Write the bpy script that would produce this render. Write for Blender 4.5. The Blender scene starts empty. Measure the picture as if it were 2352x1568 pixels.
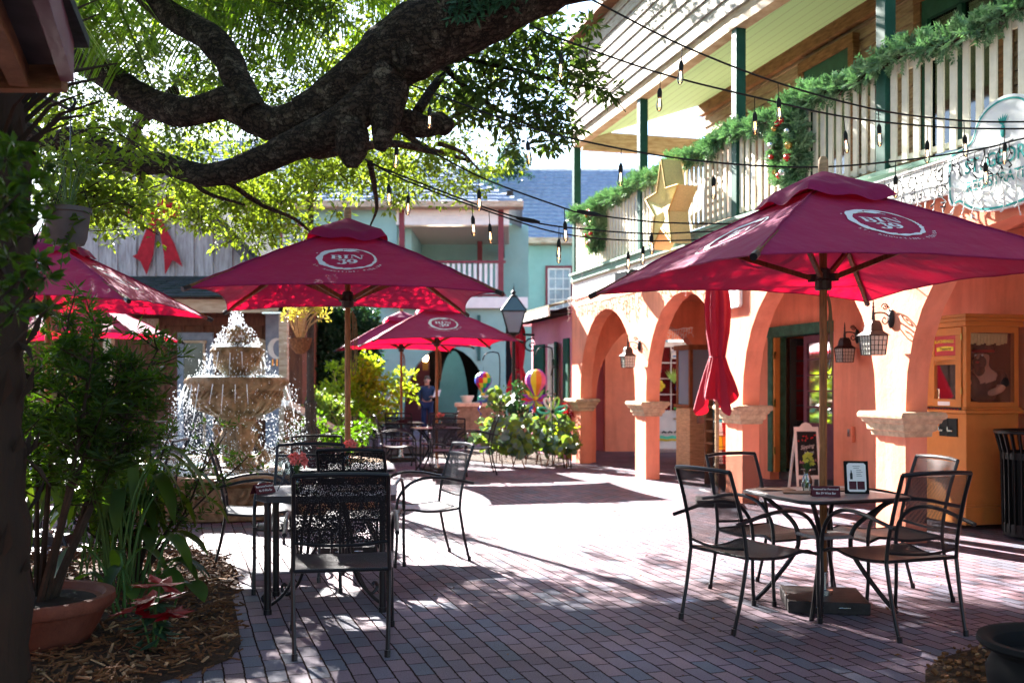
import bpy, bmesh, math, random
from mathutils import Vector, Matrix, noise
random.seed(7)
R = math.radians
PI = math.pi
sc = bpy.context.scene
col = sc.collection
V = Vector

# ---- measuring aid: where a spot of the photograph (2352 px wide) lies at a distance Y from the camera
F_, H_, CX, HC = 2287.0, 886.0, 1176.0, 1.4
def at(u, v, Y):
    return V(((u-CX)/F_*Y, Y, HC+(H_-v)/F_*Y))

# ---- object bookkeeping
WM = {}
def tag(o, label=None, cat=None, group=None, kind=None):
    if label: o['label'] = label
    if cat: o['category'] = cat
    if group: o['group'] = group
    if kind: o['kind'] = kind
    return o
def thing(name, label, cat, loc=(0,0,0), rz=0.0, group=None):
    o = bpy.data.objects.new(name, None); col.objects.link(o)
    o.location = loc; o.rotation_euler = (0,0,rz)
    o.empty_display_size = .1
    WM[o.name] = Matrix.Translation(V(loc)) @ Matrix.Rotation(rz, 4, 'Z')
    tag(o, label, cat, group)
    return o
def copy_tree(o, parent=None):
    c = o.copy(); col.objects.link(c)
    c.parent = parent
    if parent is not None: c.matrix_parent_inverse = Matrix()
    for ch in o.children: copy_tree(ch, c)
    return c
def place(o, loc, rz=0.0, label=None, group=None, scale=None):
    o.location = loc; o.rotation_euler = (0,0,rz)
    if scale: o.scale = (scale,)*3 if not hasattr(scale,'__len__') else scale
    WM[o.name] = Matrix.Translation(V(loc)) @ Matrix.Rotation(rz, 4, 'Z')
    if label: o['label'] = label
    if group: o['group'] = group
    return o
def world(o):
    return WM.get(o.name, Matrix())

class MB:
    """collects geometry, links it as one mesh object"""
    def __init__(s): s.v = []; s.f = []; s.m = []; s.mi = 0
    def add(s, vs, fs):
        n = len(s.v); s.v.extend([V(p) for p in vs])
        for f in fs: s.f.append([i+n for i in f]); s.m.append(s.mi)
        return s
    def box(s, c, size, rz=0.0, M=None):
        x, y, z = size[0]/2, size[1]/2, size[2]/2
        vs = [V((a*x, b*y, d*z)) for d in (-1,1) for b in (-1,1) for a in (-1,1)]
        M = M or Matrix.Rotation(rz, 4, 'Z')
        vs = [M @ p + V(c) for p in vs]
        return s.add(vs, [(0,2,3,1),(4,5,7,6),(0,1,5,4),(1,3,7,5),(3,2,6,7),(2,0,4,6)])
    def hexa(s, b, t):
        """b, t: four bottom and four top points, same order"""
        return s.add(list(b)+list(t), [(3,2,1,0),(4,5,6,7),(0,1,5,4),(1,2,6,5),(2,3,7,6),(3,0,4,7)])
    def bar(s, p, q, w, h, up=(0,0,1)):
        p, q = V(p), V(q); d = (q-p).normalized(); up = V(up)
        if abs(d.dot(up)) > .98: up = V((1,0,0))
        a = d.cross(up).normalized(); b = a.cross(d).normalized()
        a *= w/2; b *= h/2
        return s.hexa([p-a-b, p+a-b, p+a+b, p-a+b], [q-a-b, q+a-b, q+a+b, q-a+b])
    def tube(s, pts, r, seg=8, closed=False, cap=True):
        pts = [V(p) for p in pts]; n = len(pts)
        rr = r if hasattr(r, '__len__') else [r]*n
        vs = []; fs = []
        t0 = (pts[1]-pts[0]).normalized()
        a = t0.orthogonal().normalized()
        for i, p in enumerate(pts):
            if closed: t = (pts[(i+1)%n]-pts[i-1]).normalized()
            elif i == 0: t = (pts[1]-pts[0]).normalized()
            elif i == n-1: t = (pts[-1]-pts[-2]).normalized()
            else:
                t = (pts[i+1]-pts[i]).normalized() + (pts[i]-pts[i-1]).normalized()
                t = t.normalized() if t.length > 1e-6 else (pts[i+1]-pts[i]).normalized()
            a = a - t*a.dot(t)
            a = a.normalized() if a.length > 1e-6 else t.orthogonal().normalized()
            b = t.cross(a)
            for k in range(seg):
                an = 2*PI*k/seg
                vs.append(p + a*(math.cos(an)*rr[i]) + b*(math.sin(an)*rr[i]))
        m = n if closed else n-1
        for i in range(m):
            j = (i+1) % n
            for k in range(seg):
                l = (k+1) % seg
                fs.append((i*seg+k, i*seg+l, j*seg+l, j*seg+k))
        if cap and not closed:
            fs.append(tuple(range(seg))[::-1]); fs.append(tuple((n-1)*seg+k for k in range(seg)))
        return s.add(vs, fs)
    def lathe(s, prof, c=(0,0,0), seg=24, squash=None):
        """prof: (r, z) from bottom to top"""
        c = V(c); vs = []; fs = []; n = len(prof)
        for (r, z) in prof:
            for k in range(seg):
                a = 2*PI*k/seg
                vs.append(c + V((r*math.cos(a), r*math.sin(a), z)))
        for i in range(n-1):
            for k in range(seg):
                l = (k+1) % seg
                fs.append((i*seg+k, i*seg+l, (i+1)*seg+l, (i+1)*seg+k))
        if prof[0][0] > 1e-4: fs.append(tuple(range(seg))[::-1])
        if prof[-1][0] > 1e-4: fs.append(tuple((n-1)*seg+k for k in range(seg)))
        return s.add(vs, fs)
    def prism(s, poly, f, t):
        """poly of 2d points, f(a,b)->point, t: thickness vector"""
        n = len(poly); t = V(t)
        A = [V(f(*p)) for p in poly]; B = [p+t for p in A]
        fs = [tuple(range(n)), tuple(range(n, 2*n))[::-1]]
        fs += [(i, (i+1)%n, n+(i+1)%n, n+i) for i in range(n)]
        return s.add(A+B, fs)
    def grid(s, f, nu, nv, closed_u=False):
        vs = [f(i/nu, j/nv) for j in range(nv+1) for i in range(nu if closed_u else nu+1)]
        w = nu if closed_u else nu+1
        fs = []
        for j in range(nv):
            for i in range(nu):
                k = (i+1) % w
                fs.append((j*w+i, j*w+k, (j+1)*w+k, (j+1)*w+i))
        return s.add(vs, fs)
    def ball(s, c, r, seg=10, rings=7, sc3=(1,1,1)):
        c = V(c); prof = []
        vs = []; fs = []
        for j in range(1, rings):
            ph = PI*j/rings
            for k in range(seg):
                a = 2*PI*k/seg
                vs.append(c+V((r*sc3[0]*math.sin(ph)*math.cos(a), r*sc3[1]*math.sin(ph)*math.sin(a), r*sc3[2]*math.cos(ph))))
        n = len(vs)
        vs += [c+V((0,0,r*sc3[2])), c-V((0,0,r*sc3[2]))]
        for j in range(rings-2):
            for k in range(seg):
                l = (k+1) % seg
                fs.append((j*seg+k, (j+1)*seg+k, (j+1)*seg+l, j*seg+l))
        for k in range(seg):
            l = (k+1) % seg
            fs.append((n, k, l)); fs.append((n+1, (rings-2)*seg+l, (rings-2)*seg+k))
        return s.add(vs, fs)
    def strip(s, pts, w, f=None, t=None, closed=False):
        """flat ribbon through 2d points with widths w; f maps 2d to 3d; t thickness vector"""
        n = len(pts); L = []; Rr = []
        for i, p in enumerate(pts):
            a = pts[(i-1) % n] if (closed or i > 0) else p
            b = pts[(i+1) % n] if (closed or i < n-1) else p
            dx, dy = b[0]-a[0], b[1]-a[1]; l = math.hypot(dx, dy) or 1
            ww = (w[i] if hasattr(w, '__len__') else w)/2
            L.append((p[0]-dy/l*ww, p[1]+dx/l*ww)); Rr.append((p[0]+dy/l*ww, p[1]-dx/l*ww))
        f = f or (lambda x, y: (x, y, 0))
        vs = [f(*p) for p in L]+[f(*p) for p in Rr]
        fs = []
        for i in range(n if closed else n-1):
            j = (i+1) % n
            fs.append((i, n+i, n+j, j))
        return s.add(vs, fs)
    def leaf(s, p, d, nrm, L, W, fold=.25):
        p, d, nrm = V(p), V(d), V(nrm)
        d.normalize(); sd = d.cross(nrm)
        if sd.length < 1e-4: sd = d.orthogonal()
        sd.normalize(); up = sd.cross(d)
        m = p+d*(L*.45)
        n = len(s.v)
        s.v.extend([p, m+sd*(W/2)+up*(W*fold), p+d*L, m-sd*(W/2)+up*(W*fold)])
        s.f.append([n, n+1, n+2]); s.m.append(s.mi)
        s.f.append([n, n+2, n+3]); s.m.append(s.mi)
        return s
    def build(s, name, mat, parent=None, smooth=False, local=False, bevel=0.0, root=None, sharp=None):
        if parent is not None and not local:
            Mi = world(root or parent).inverted()
            vs = [Mi @ p for p in s.v]
        else: vs = s.v
        me = bpy.data.meshes.new(name)
        me.from_pydata([tuple(p) for p in vs], [], s.f)
        mats = mat if isinstance(mat, (list, tuple)) else [mat]
        for m in mats: me.materials.append(m)
        if len(mats) > 1: me.polygons.foreach_set('material_index', s.m)
        if smooth:
            me.polygons.foreach_set('use_smooth', [True]*len(me.polygons))
            if smooth != 'all':
                try: me.set_sharp_from_angle(angle=R(40))
                except Exception: pass
        me.validate(); me.update()
        o = bpy.data.objects.new(name, me); col.objects.link(o)
        if parent is not None:
            o.parent = parent
            WM[o.name] = world(root or parent)
        if bevel:
            b = o.modifiers.new('bevel', 'BEVEL'); b.width = bevel; b.segments = 2; b.limit_method = 'ANGLE'; b.angle_limit = R(40)
        return o

def smoothpath(pts, n=6):
    """Catmull-Rom through points"""
    P = [V(p) for p in pts]; out = []
    for i in range(len(P)-1):
        p0 = P[i-1] if i else P[0]*2-P[1]
        p1, p2 = P[i], P[i+1]
        p3 = P[i+2] if i+2 < len(P) else P[-1]*2-P[-2]
        for k in range(n):
            t = k/n
            out.append(.5*((2*p1)+(p2-p0)*t+(2*p0-5*p1+4*p2-p3)*t*t+(3*p1-p0-3*p2+p3)*t**3))
    out.append(P[-1]); return out
def lerp(a, b, t): return a+(b-a)*t
def lerplist(vals, n):
    """resample a list of numbers to n values"""
    out = []
    for i in range(n):
        x = i/(n-1)*(len(vals)-1); k = min(int(x), len(vals)-2)
        out.append(lerp(vals[k], vals[k+1], x-k))
    return out

_tc = {}
def text_geo(txt, size=1.0, bold=0.0, shear=0.0, space=1.0):
    key = (txt, bold, shear, space)
    if key not in _tc:
        cu = bpy.data.curves.new('txt', 'FONT'); cu.body = txt; cu.size = 1.0; cu.offset = bold; cu.shear = shear
        cu.align_x = 'CENTER'; cu.align_y = 'CENTER'; cu.resolution_u = 3; cu.space_character = space
        o = bpy.data.objects.new('txt', cu); col.objects.link(o)
        dg = bpy.context.evaluated_depsgraph_get()
        me = bpy.data.meshes.new_from_object(o.evaluated_get(dg))
        _tc[key] = ([(v.co.x, v.co.y) for v in me.vertices], [tuple(p.vertices) for p in me.polygons])
        bpy.data.objects.remove(o); bpy.data.curves.remove(cu); bpy.data.meshes.remove(me)
    vs, fs = _tc[key]
    return [(x*size, y*size) for x, y in vs], fs
def add_text(mb, txt, f, size, **k):
    vs, fs = text_geo(txt, size, **k)
    mb.add([f(x, y) for x, y in vs], fs)
def frame(o, ux, uy):
    o, ux, uy = V(o), V(ux).normalized(), V(uy).normalized()
    return lambda x, y: o+ux*x+uy*y

def skin(name, verts, edges, radii, mat, parent=None, sub=2, root=0):
    """a continuous body grown over a skeleton of joints"""
    Mi = world(parent).inverted() if parent is not None else Matrix()
    me = bpy.data.meshes.new('skel'); me.from_pydata([tuple(Mi @ V(p)) for p in verts], edges, [])
    o = bpy.data.objects.new('skel', me); col.objects.link(o)
    md = o.modifiers.new('s', 'SKIN'); md.use_smooth_shade = True; md.branch_smoothing = .6
    for i, r in enumerate(radii):
        rr = r if hasattr(r, '__len__') else (r, r)
        me.skin_vertices[0].data[i].radius = rr
    me.skin_vertices[0].data[root].use_root = True
    sb = o.modifiers.new('b', 'SUBSURF'); sb.levels = sub; sb.render_levels = sub
    dg = bpy.context.evaluated_depsgraph_get()
    m2 = bpy.data.meshes.new_from_object(o.evaluated_get(dg)); m2.name = name
    bpy.data.objects.remove(o)
    m2.materials.clear(); m2.materials.append(mat)
    m2.polygons.foreach_set('use_smooth', [True]*len(m2.polygons))
    ob = bpy.data.objects.new(name, m2); col.objects.link(ob)
    if parent is not None: ob.parent = parent; WM[ob.name] = world(parent)
    return ob

# ---------------------------------------------------------------- materials
MT = {}
def nodes(name):
    m = bpy.data.materials.new(name); m.use_nodes = True
    nt = m.node_tree; b = nt.nodes['Principled BSDF']
    b.inputs['Specular IOR Level'].default_value = .16
    return m, nt, b
def N(nt, typ, **k):
    n = nt.nodes.new(typ)
    for a, v in k.items():
        if a.startswith('i_'):
            key = a[2:]
            key = int(key) if key.isdigit() else key.replace('_', ' ')
            n.inputs[key].default_value = v
        else: setattr(n, a, v)
    return n
def c4(c): return (c[0], c[1], c[2], 1.0)
def simple(name, colr, rough=.6, metal=0.0, var=0.0, vscale=8.0, bump=0.0, bscale=60.0, col2=None, spec=None, stretch=None, detail=4.0, coat=0.0, emit=None):
    m, nt, b = nodes(name)
    b.inputs['Base Color'].default_value = c4(colr)
    b.inputs['Roughness'].default_value = rough; b.inputs['Metallic'].default_value = metal
    if metal or rough < .45: b.inputs['Specular IOR Level'].default_value = .35
    if spec is not None: b.inputs['Specular IOR Level'].default_value = spec
    if coat: b.inputs['Coat Weight'].default_value = coat
    L = nt.links
    tc = N(nt, 'ShaderNodeTexCoord'); src = tc.outputs['Object']
    if stretch:
        mp = N(nt, 'ShaderNodeMapping'); mp.inputs['Scale'].default_value = stretch
        L.new(src, mp.inputs[0]); src = mp.outputs[0]
    if var or col2:
        nz = N(nt, 'ShaderNodeTexNoise', i_Scale=vscale, i_Detail=detail, i_Roughness=.65)
        L.new(src, nz.inputs['Vector'])
        rp = N(nt, 'ShaderNodeValToRGB')
        c2 = col2 or tuple(max(0, x*(1-var)) for x in colr)
        c1 = colr if col2 else tuple(min(1, x*(1+var)) for x in colr)
        rp.color_ramp.elements[0].position = .35; rp.color_ramp.elements[0].color = c4(c2)
        rp.color_ramp.elements[1].position = .65; rp.color_ramp.elements[1].color = c4(c1)
        L.new(nz.outputs[0], rp.inputs[0]); L.new(rp.outputs[0], b.inputs['Base Color'])
    if bump:
        nb = N(nt, 'ShaderNodeTexNoise', i_Scale=bscale, i_Detail=5.0)
        L.new(src, nb.inputs['Vector'])
        bp = N(nt, 'ShaderNodeBump', i_Strength=bump, i_Distance=.01)
        L.new(nb.outputs[0], bp.inputs['Height']); L.new(bp.outputs[0], b.inputs['Normal'])
    if emit:
        b.inputs['Emission Color'].default_value = c4(emit[0]); b.inputs['Emission Strength'].default_value = emit[1]
    MT[name] = m; return m
def leafmat(name, c1, c2, trans, tw=.45, vscale=3.0, rough=.45):
    m, nt, b = nodes(name); L = nt.links
    b.inputs['Roughness'].default_value = rough
    tc = N(nt, 'ShaderNodeTexCoord')
    nz = N(nt, 'ShaderNodeTexNoise', i_Scale=vscale, i_Detail=3.0); L.new(tc.outputs['Object'], nz.inputs['Vector'])
    gi = N(nt, 'ShaderNodeNewGeometry')
    mx = N(nt, 'ShaderNodeMath', operation='MULTIPLY_ADD'); L.new(gi.outputs['Random Per Island'], mx.inputs[0]); mx.inputs[1].default_value = .5
    L.new(nz.outputs[0], mx.inputs[2])
    rp = N(nt, 'ShaderNodeValToRGB'); e = rp.color_ramp.elements
    e[0].position = .4; e[0].color = c4(c1); e[1].position = 1.0; e[1].color = c4(c2)
    L.new(mx.outputs[0], rp.inputs[0]); L.new(rp.outputs[0], b.inputs['Base Color'])
    tr = N(nt, 'ShaderNodeBsdfTranslucent')
    mc = N(nt, 'ShaderNodeMix', data_type='RGBA', blend_type='MULTIPLY'); mc.inputs[0].default_value = 0
    rp2 = N(nt, 'ShaderNodeValToRGB'); e = rp2.color_ramp.elements
    e[0].position = .4; e[0].color = c4(tuple(x*.55 for x in trans)); e[1].position = 1.0; e[1].color = c4(trans)
    L.new(mx.outputs[0], rp2.inputs[0]); L.new(rp2.outputs[0], tr.inputs[0])
    ms = N(nt, 'ShaderNodeMixShader'); ms.inputs[0].default_value = tw
    L.new(b.outputs[0], ms.inputs[1]); L.new(tr.outputs[0], ms.inputs[2])
    L.new(ms.outputs[0], nt.nodes['Material Output'].inputs[0])
    MT[name] = m; return m
def clothmat(name, c, trans, tw=.35):
    m, nt, b = nodes(name); L = nt.links
    b.inputs['Roughness'].default_value = .75; b.inputs['Specular IOR Level'].default_value = .25; b.inputs['Sheen Weight'].default_value = .08; b.inputs['Sheen Tint'].default_value = (.9,.6,.8,1)
    tc = N(nt, 'ShaderNodeTexCoord')
    nz = N(nt, 'ShaderNodeTexNoise', i_Scale=2.5, i_Detail=3.0); L.new(tc.outputs['Object'], nz.inputs['Vector'])
    rp = N(nt, 'ShaderNodeValToRGB'); e = rp.color_ramp.elements
    e[0].color = c4(tuple(x*.85 for x in c)); e[1].color = c4(tuple(min(1, x*1.15) for x in c))
    L.new(nz.outputs[0], rp.inputs[0]); L.new(rp.outputs[0], b.inputs['Base Color'])
    bn = N(nt, 'ShaderNodeBump', i_Strength=.6, i_Distance=.04)
    n2 = N(nt, 'ShaderNodeTexNoise', i_Scale=5.0, i_Detail=3.0); L.new(tc.outputs['Object'], n2.inputs['Vector'])
    L.new(n2.outputs[0], bn.inputs['Height']); L.new(bn.outputs[0], b.inputs['Normal'])
    tr = N(nt, 'ShaderNodeBsdfTranslucent', i_Color=c4(trans))
    ms = N(nt, 'ShaderNodeMixShader'); ms.inputs[0].default_value = tw
    L.new(b.outputs[0], ms.inputs[1]); L.new(tr.outputs[0], ms.inputs[2])
    L.new(ms.outputs[0], nt.nodes['Material Output'].inputs[0])
    MT[name] = m; return m
def meshmetal(name, colr, scale, hole, rand=False):
    """perforated sheet: real holes as transparency in the object's own coordinates"""
    m, nt, b = nodes(name); L = nt.links
    b.inputs['Base Color'].default_value = c4(colr); b.inputs['Metallic'].default_value = .3; b.inputs['Roughness'].default_value = .45
    tc = N(nt, 'ShaderNodeTexCoord'); mp = N(nt, 'ShaderNodeMapping'); L.new(tc.outputs['Object'], mp.inputs[0])
    mp.inputs['Rotation'].default_value = (.35, 0, 0)
    lt = N(nt, 'ShaderNodeMath', operation='GREATER_THAN'); lt.inputs[1].default_value = hole
    if rand:
        vo = N(nt, 'ShaderNodeTexVoronoi', i_Scale=scale, i_Randomness=1.0); vo.feature = 'DISTANCE_TO_EDGE'
        L.new(mp.outputs[0], vo.inputs['Vector']); L.new(vo.outputs['Distance'], lt.inputs[0])
    else:   # diamond shaped openings in staggered rows
        sp = N(nt, 'ShaderNodeSeparateXYZ'); L.new(mp.outputs[0], sp.inputs[0]); ss = []
        for k_, ax_ in ((1.0, 0), (1.45, 2)):
            mu = N(nt, 'ShaderNodeMath', operation='MULTIPLY'); L.new(sp.outputs[ax_], mu.inputs[0]); mu.inputs[1].default_value = scale*k_
            si = N(nt, 'ShaderNodeMath', operation='SINE'); L.new(mu.outputs[0], si.inputs[0]); ss.append(si)
        pr = N(nt, 'ShaderNodeMath', operation='MULTIPLY'); L.new(ss[0].outputs[0], pr.inputs[0]); L.new(ss[1].outputs[0], pr.inputs[1]); L.new(pr.outputs[0], lt.inputs[0])
    tr = N(nt, 'ShaderNodeBsdfTransparent'); ms = N(nt, 'ShaderNodeMixShader')
    L.new(lt.outputs[0], ms.inputs[0]); L.new(b.outputs[0], ms.inputs[1]); L.new(tr.outputs[0], ms.inputs[2])
    L.new(ms.outputs[0], nt.nodes['Material Output'].inputs[0])
    MT[name] = m; return m
def glass(name, colr=(1,1,1), alpha=.6, rough=.05):
    m, nt, b = nodes(name); L = nt.links
    gl = N(nt, 'ShaderNodeBsdfGlossy', i_Roughness=rough); tr = N(nt, 'ShaderNodeBsdfTransparent', i_Color=c4(colr))
    fr = N(nt, 'ShaderNodeFresnel', i_IOR=1.5); ad = N(nt, 'ShaderNodeMath', operation='ADD'); ad.inputs[1].default_value = alpha; L.new(fr.outputs[0], ad.inputs[0])
    ms = N(nt, 'ShaderNodeMixShader'); L.new(ad.outputs[0], ms.inputs[0]); L.new(tr.outputs[0], ms.inputs[1]); L.new(gl.outputs[0], ms.inputs[2])
    L.new(ms.outputs[0], nt.nodes['Material Output'].inputs[0])
    MT[name] = m; return m

def stuccomat(name, c):
    m, nt, b = nodes(name); L = nt.links; tc = N(nt, 'ShaderNodeTexCoord'); b.inputs['Roughness'].default_value = .9; b.inputs['Specular IOR Level'].default_value = .2
    mp = N(nt, 'ShaderNodeMapping'); mp.inputs['Scale'].default_value = (2.6,2.6,.35); L.new(tc.outputs['Object'], mp.inputs[0])
    n1 = N(nt, 'ShaderNodeTexNoise', i_Scale=1.6, i_Detail=6.0, i_Roughness=.6); L.new(mp.outputs[0], n1.inputs['Vector'])     # rain streaks
    n2 = N(nt, 'ShaderNodeTexNoise', i_Scale=2.3, i_Detail=7.0, i_Roughness=.7); L.new(tc.outputs['Object'], n2.inputs['Vector'])  # patchy repainting
    def rmp(src, p0, c0, p1, c1):
        r = N(nt, 'ShaderNodeValToRGB'); e = r.color_ramp.elements; e[0].position = p0; e[0].color = c4(c0); e[1].position = p1; e[1].color = c4(c1); L.new(src, r.inputs[0]); return r
    r1 = rmp(n1.outputs[0], .38, (.86,.80,.78), .56, (1,1,1)); r2 = rmp(n2.outputs[0], .40, tuple(x*.90 for x in c), .60, c)
    mx = N(nt, 'ShaderNodeMixRGB', blend_type='MULTIPLY'); mx.inputs[0].default_value = 1; L.new(r2.outputs[0], mx.inputs[1]); L.new(r1.outputs[0], mx.inputs[2]); L.new(mx.outputs[0], b.inputs['Base Color'])
    n3 = N(nt, 'ShaderNodeTexNoise', i_Scale=11.0, i_Detail=8.0, i_Roughness=.7); L.new(tc.outputs['Object'], n3.inputs['Vector'])
    bp = N(nt, 'ShaderNodeBump', i_Strength=.55, i_Distance=.012); L.new(n3.outputs[0], bp.inputs['Height']); L.new(bp.outputs[0], b.inputs['Normal'])
    MT[name] = m; return m
# plain ones
simple('metal_dark', (.013,.011,.013), .38, .35, var=.2)
simple('metal_black', (.012,.012,.013), .35, .5)
simple('metal_bright', (.6,.6,.6), .25, 1.0)
simple('iron_brown', (.035,.025,.024), .45, .4, var=.2, vscale=20)
simple('brass', (.45,.28,.08), .35, 1.0)
simple('wood_pole', (.22,.085,.03), .5, 0, var=.35, vscale=14, stretch=(6,6,.6), bump=.2)
simple('wood_brown', (.16,.06,.025), .6, 0, var=.35, vscale=10, stretch=(5,5,.7), bump=.3)
simple('wood_pale', (.42,.27,.15), .7, 0, var=.25, vscale=8, stretch=(1,1,6), bump=.3)
simple('wood_finial', (.30,.19,.11), .7, 0, var=.3, vscale=14, stretch=(1,1,5))
stuccomat('stucco', (.88,.315,.195))
simple('stucco_pink', (.62,.25,.32), .9, 0, var=.06, vscale=2.2, bump=.35, bscale=90)
simple('stucco_teal', (.27,.45,.41), .9, 0, var=.10, vscale=1.2, bump=.3, bscale=60)
simple('capital_stone', (.52,.38,.25), .9, 0, var=.22, vscale=14, bump=.6, bscale=70)
simple('stone_fountain', (.33,.20,.11), .75, 0, col2=(.13,.07,.035), vscale=9, bump=.7, bscale=45)
simple('stone_wet', (.32,.20,.11), .5, 0, col2=(.11,.065,.03), vscale=7, bump=.6, bscale=40)
simple('stone_wall', (.20,.14,.09), .9, 0, var=.3, vscale=9, bump=.8, bscale=30)
simple('green_paint', (.016,.07,.052), .45, 0, var=.15)
simple('green_rail', (.05,.13,.09), .6, 0, var=.3, vscale=9)
simple('cream_paint', (.62,.56,.46), .6, 0, var=.07)
simple('white_paint', (.78,.76,.72), .6, 0, var=.05, vscale=6)
simple('ceiling_green', (.45,.62,.36), .7, 0, var=.05)
simple('siding_weathered', (.46,.42,.38), .85, 0, col2=(.25,.22,.19), vscale=5, stretch=(1,1,9), bump=.5, bscale=30)
simple('siding_tan', (.36,.27,.19), .85, 0, col2=(.22,.15,.10), vscale=4, stretch=(1,1,7), bump=.4, bscale=30)
simple('beam_wood', (.24,.12,.06), .75, 0, col2=(.12,.06,.03), vscale=5, stretch=(1,1,6), bump=.3)
simple('beam_pale', (.60,.48,.35), .75, 0, col2=(.38,.26,.17), vscale=4, stretch=(1,1,6), bump=.3)
simple('barn_weathered', (.52,.47,.47), .85, 0, col2=(.28,.24,.24), vscale=4, stretch=(6,6,.8), bump=.5, bscale=30)
simple('barn_brown', (.20,.09,.055), .8, 0, col2=(.11,.05,.035), vscale=4, stretch=(6,6,.8), bump=.4)
simple('mossy_shingle', (.045,.045,.05), .9, 0, col2=(.02,.03,.022), vscale=5, bump=.6, bscale=30)
simple('maroon_paint', (.20,.045,.055), .5, 0, var=.1)
simple('mauve_paint', (.13,.045,.07), .5, 0, var=.1)
simple('soffit_board', (.08,.068,.068), .8, 0, var=.2, vscale=4)
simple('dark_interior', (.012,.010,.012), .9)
simple('red_interior', (.16,.012,.012), .8, 0, var=.2)
simple('teal_dark', (.05,.12,.11), .9)
simple('bark', (.075,.055,.045), .95, 0, col2=(.022,.016,.014), vscale=16, bump=1.0, bscale=22, stretch=(1,1,1))
simple('twig', (.03,.019,.013), .9, 0, var=.3)
simple('palm_bark', (.03,.018,.012), .95, 0, col2=(.025,.016,.012), vscale=12, stretch=(1,1,.3), bump=1.0, bscale=25)
simple('terracotta', (.14,.04,.024), .7, 0, var=.22, vscale=9, bump=.3)
simple('pot_black', (.008,.007,.007), .8, spec=.15)
simple('soil', (.02,.014,.01), .95)
simple('booth_orange', (.54,.21,.055), .45, 0, var=.05)
simple('bow_red', (.36,.01,.02), .6, 0, var=.2)
simple('ornament_red', (.55,.02,.02), .2, .3)
simple('ornament_gold', (.55,.33,.08), .25, .7)
simple('ornament_silver', (.6,.58,.55), .2, .8)
simple('coco_basket', (.13,.05,.025), .95, 0, var=.4, vscale=30, bump=.8)
simple('slate_shingle', (.30,.35,.44), .9, 0, col2=(.20,.25,.33), vscale=7, stretch=(1,1,1), bump=.4)
simple('brown_shingle', (.10,.07,.055), .9, 0, col2=(.14,.13,.07), vscale=6, bump=.5)
simple('white_wire', (.75,.73,.7), .5)
simple('rope', (.20,.12,.06), .9)
simple('paper', (.75,.74,.72), .7)
simple('paper_blue', (.08,.22,.45), .5)
simple('teal_sign', (.02,.33,.30), .5)
simple('sign_white', (.80,.82,.80), .5)
simple('ink', (.02,.02,.02), .6)
simple('tent_maroon', (.075,.012,.02), .5)
simple('leather_brown', (.10,.05,.03), .5)
simple('chalk_black', (.02,.022,.024), .8)
simple('chalk_white', (.7,.7,.68), .8)
simple('chalk_pink', (.6,.25,.3), .8)
simple('carnation', (.72,.16,.14), .7, 0, var=.3, vscale=60)
simple('flower_yellow', (.65,.55,.08), .7)
simple('flower_stem', (.05,.10,.025), .7)
simple('skin', (.50,.27,.19), .5, 0, var=.06)
simple('hair_grey', (.10,.08,.065), .7)
simple('jacket_blue', (.025,.045,.09), .7, 0, var=.25, vscale=20, bump=.3)
simple('jeans', (.02,.03,.08), .8)
simple('shoe', (.02,.015,.012), .5)
simple('rubber', (.01,.01,.01), .6)
simple('concrete_base', (.028,.022,.022), .6, 0, var=.3, vscale=12, bump=.3)
simple('water_pool', (.10,.16,.16), .05, 0, bump=.8, bscale=14)
simple('burlap', (.74,.62,.30), .75, 0, var=.12, vscale=60, bump=.4, bscale=200)
simple('burlap_side', (.66,.50,.22), .75, 0, var=.12, vscale=60, bump=.4, bscale=200)
simple('lamp_panel', (.60,.57,.50), .3, 0)
simple('poinsettia', (.42,.008,.016), .5, 0, var=.2, vscale=20)
simple('tarp_blue', (.015,.03,.08), .4)
simple('silver_cord', (.5,.5,.5), .4, .6)
for nm, c in dict(red=(.6,.02,.02), orange=(.75,.2,.02), yellow=(.75,.55,.03), green=(.04,.45,.08), cyan=(.03,.4,.5), blue=(.03,.08,.5), purple=(.25,.03,.4), pink=(.7,.12,.3), lime=(.4,.65,.12), mint=(.1,.6,.4)).items():
    simple('spin_'+nm, c, .4)
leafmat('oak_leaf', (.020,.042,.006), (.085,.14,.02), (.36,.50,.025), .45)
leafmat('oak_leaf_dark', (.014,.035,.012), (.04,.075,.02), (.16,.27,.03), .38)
leafmat('palm_leaf', (.02,.05,.008), (.07,.12,.015), (.25,.45,.02), .42)
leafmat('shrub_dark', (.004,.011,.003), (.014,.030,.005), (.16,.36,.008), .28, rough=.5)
leafmat('strap_leaf', (.008,.025,.006), (.03,.06,.010), (.20,.32,.015), .35)
leafmat('ivy', (.012,.035,.02), (.03,.07,.035), (.05,.14,.03), .25)
leafmat('citrus_leaf', (.06,.13,.01), (.22,.34,.03), (.50,.66,.02), .5)
leafmat('grape_leaf', (.03,.09,.035), (.16,.22,.04), (.28,.42,.04), .35)
leafmat('grape_leaf_blue', (.07,.14,.12), (.12,.2,.15), (.2,.32,.1), .25)
leafmat('garland_needle', (.05,.13,.06), (.26,.38,.22), (.08,.2,.05), .25)
leafmat('dry_flower', (.30,.25,.04), (.5,.42,.08), (.6,.5,.06), .45)
leafmat('red_leaf', (.10,.001,.003), (.26,.002,.006), (.34,.001,.004), .25)
clothmat('canopy', (.21,.006,.070), (.55,.002,.024), .30)
clothmat('canopy_closed', (.26,.01,.03), (.45,.005,.015), .25)
simple('logo_white', (.62,.60,.66), .7)
meshmetal('chair_mesh', (.018,.015,.018), 640.0, .24)
meshmetal('chair_mesh_coarse', (.012,.010,.012), 105.0, .21, True)
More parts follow.
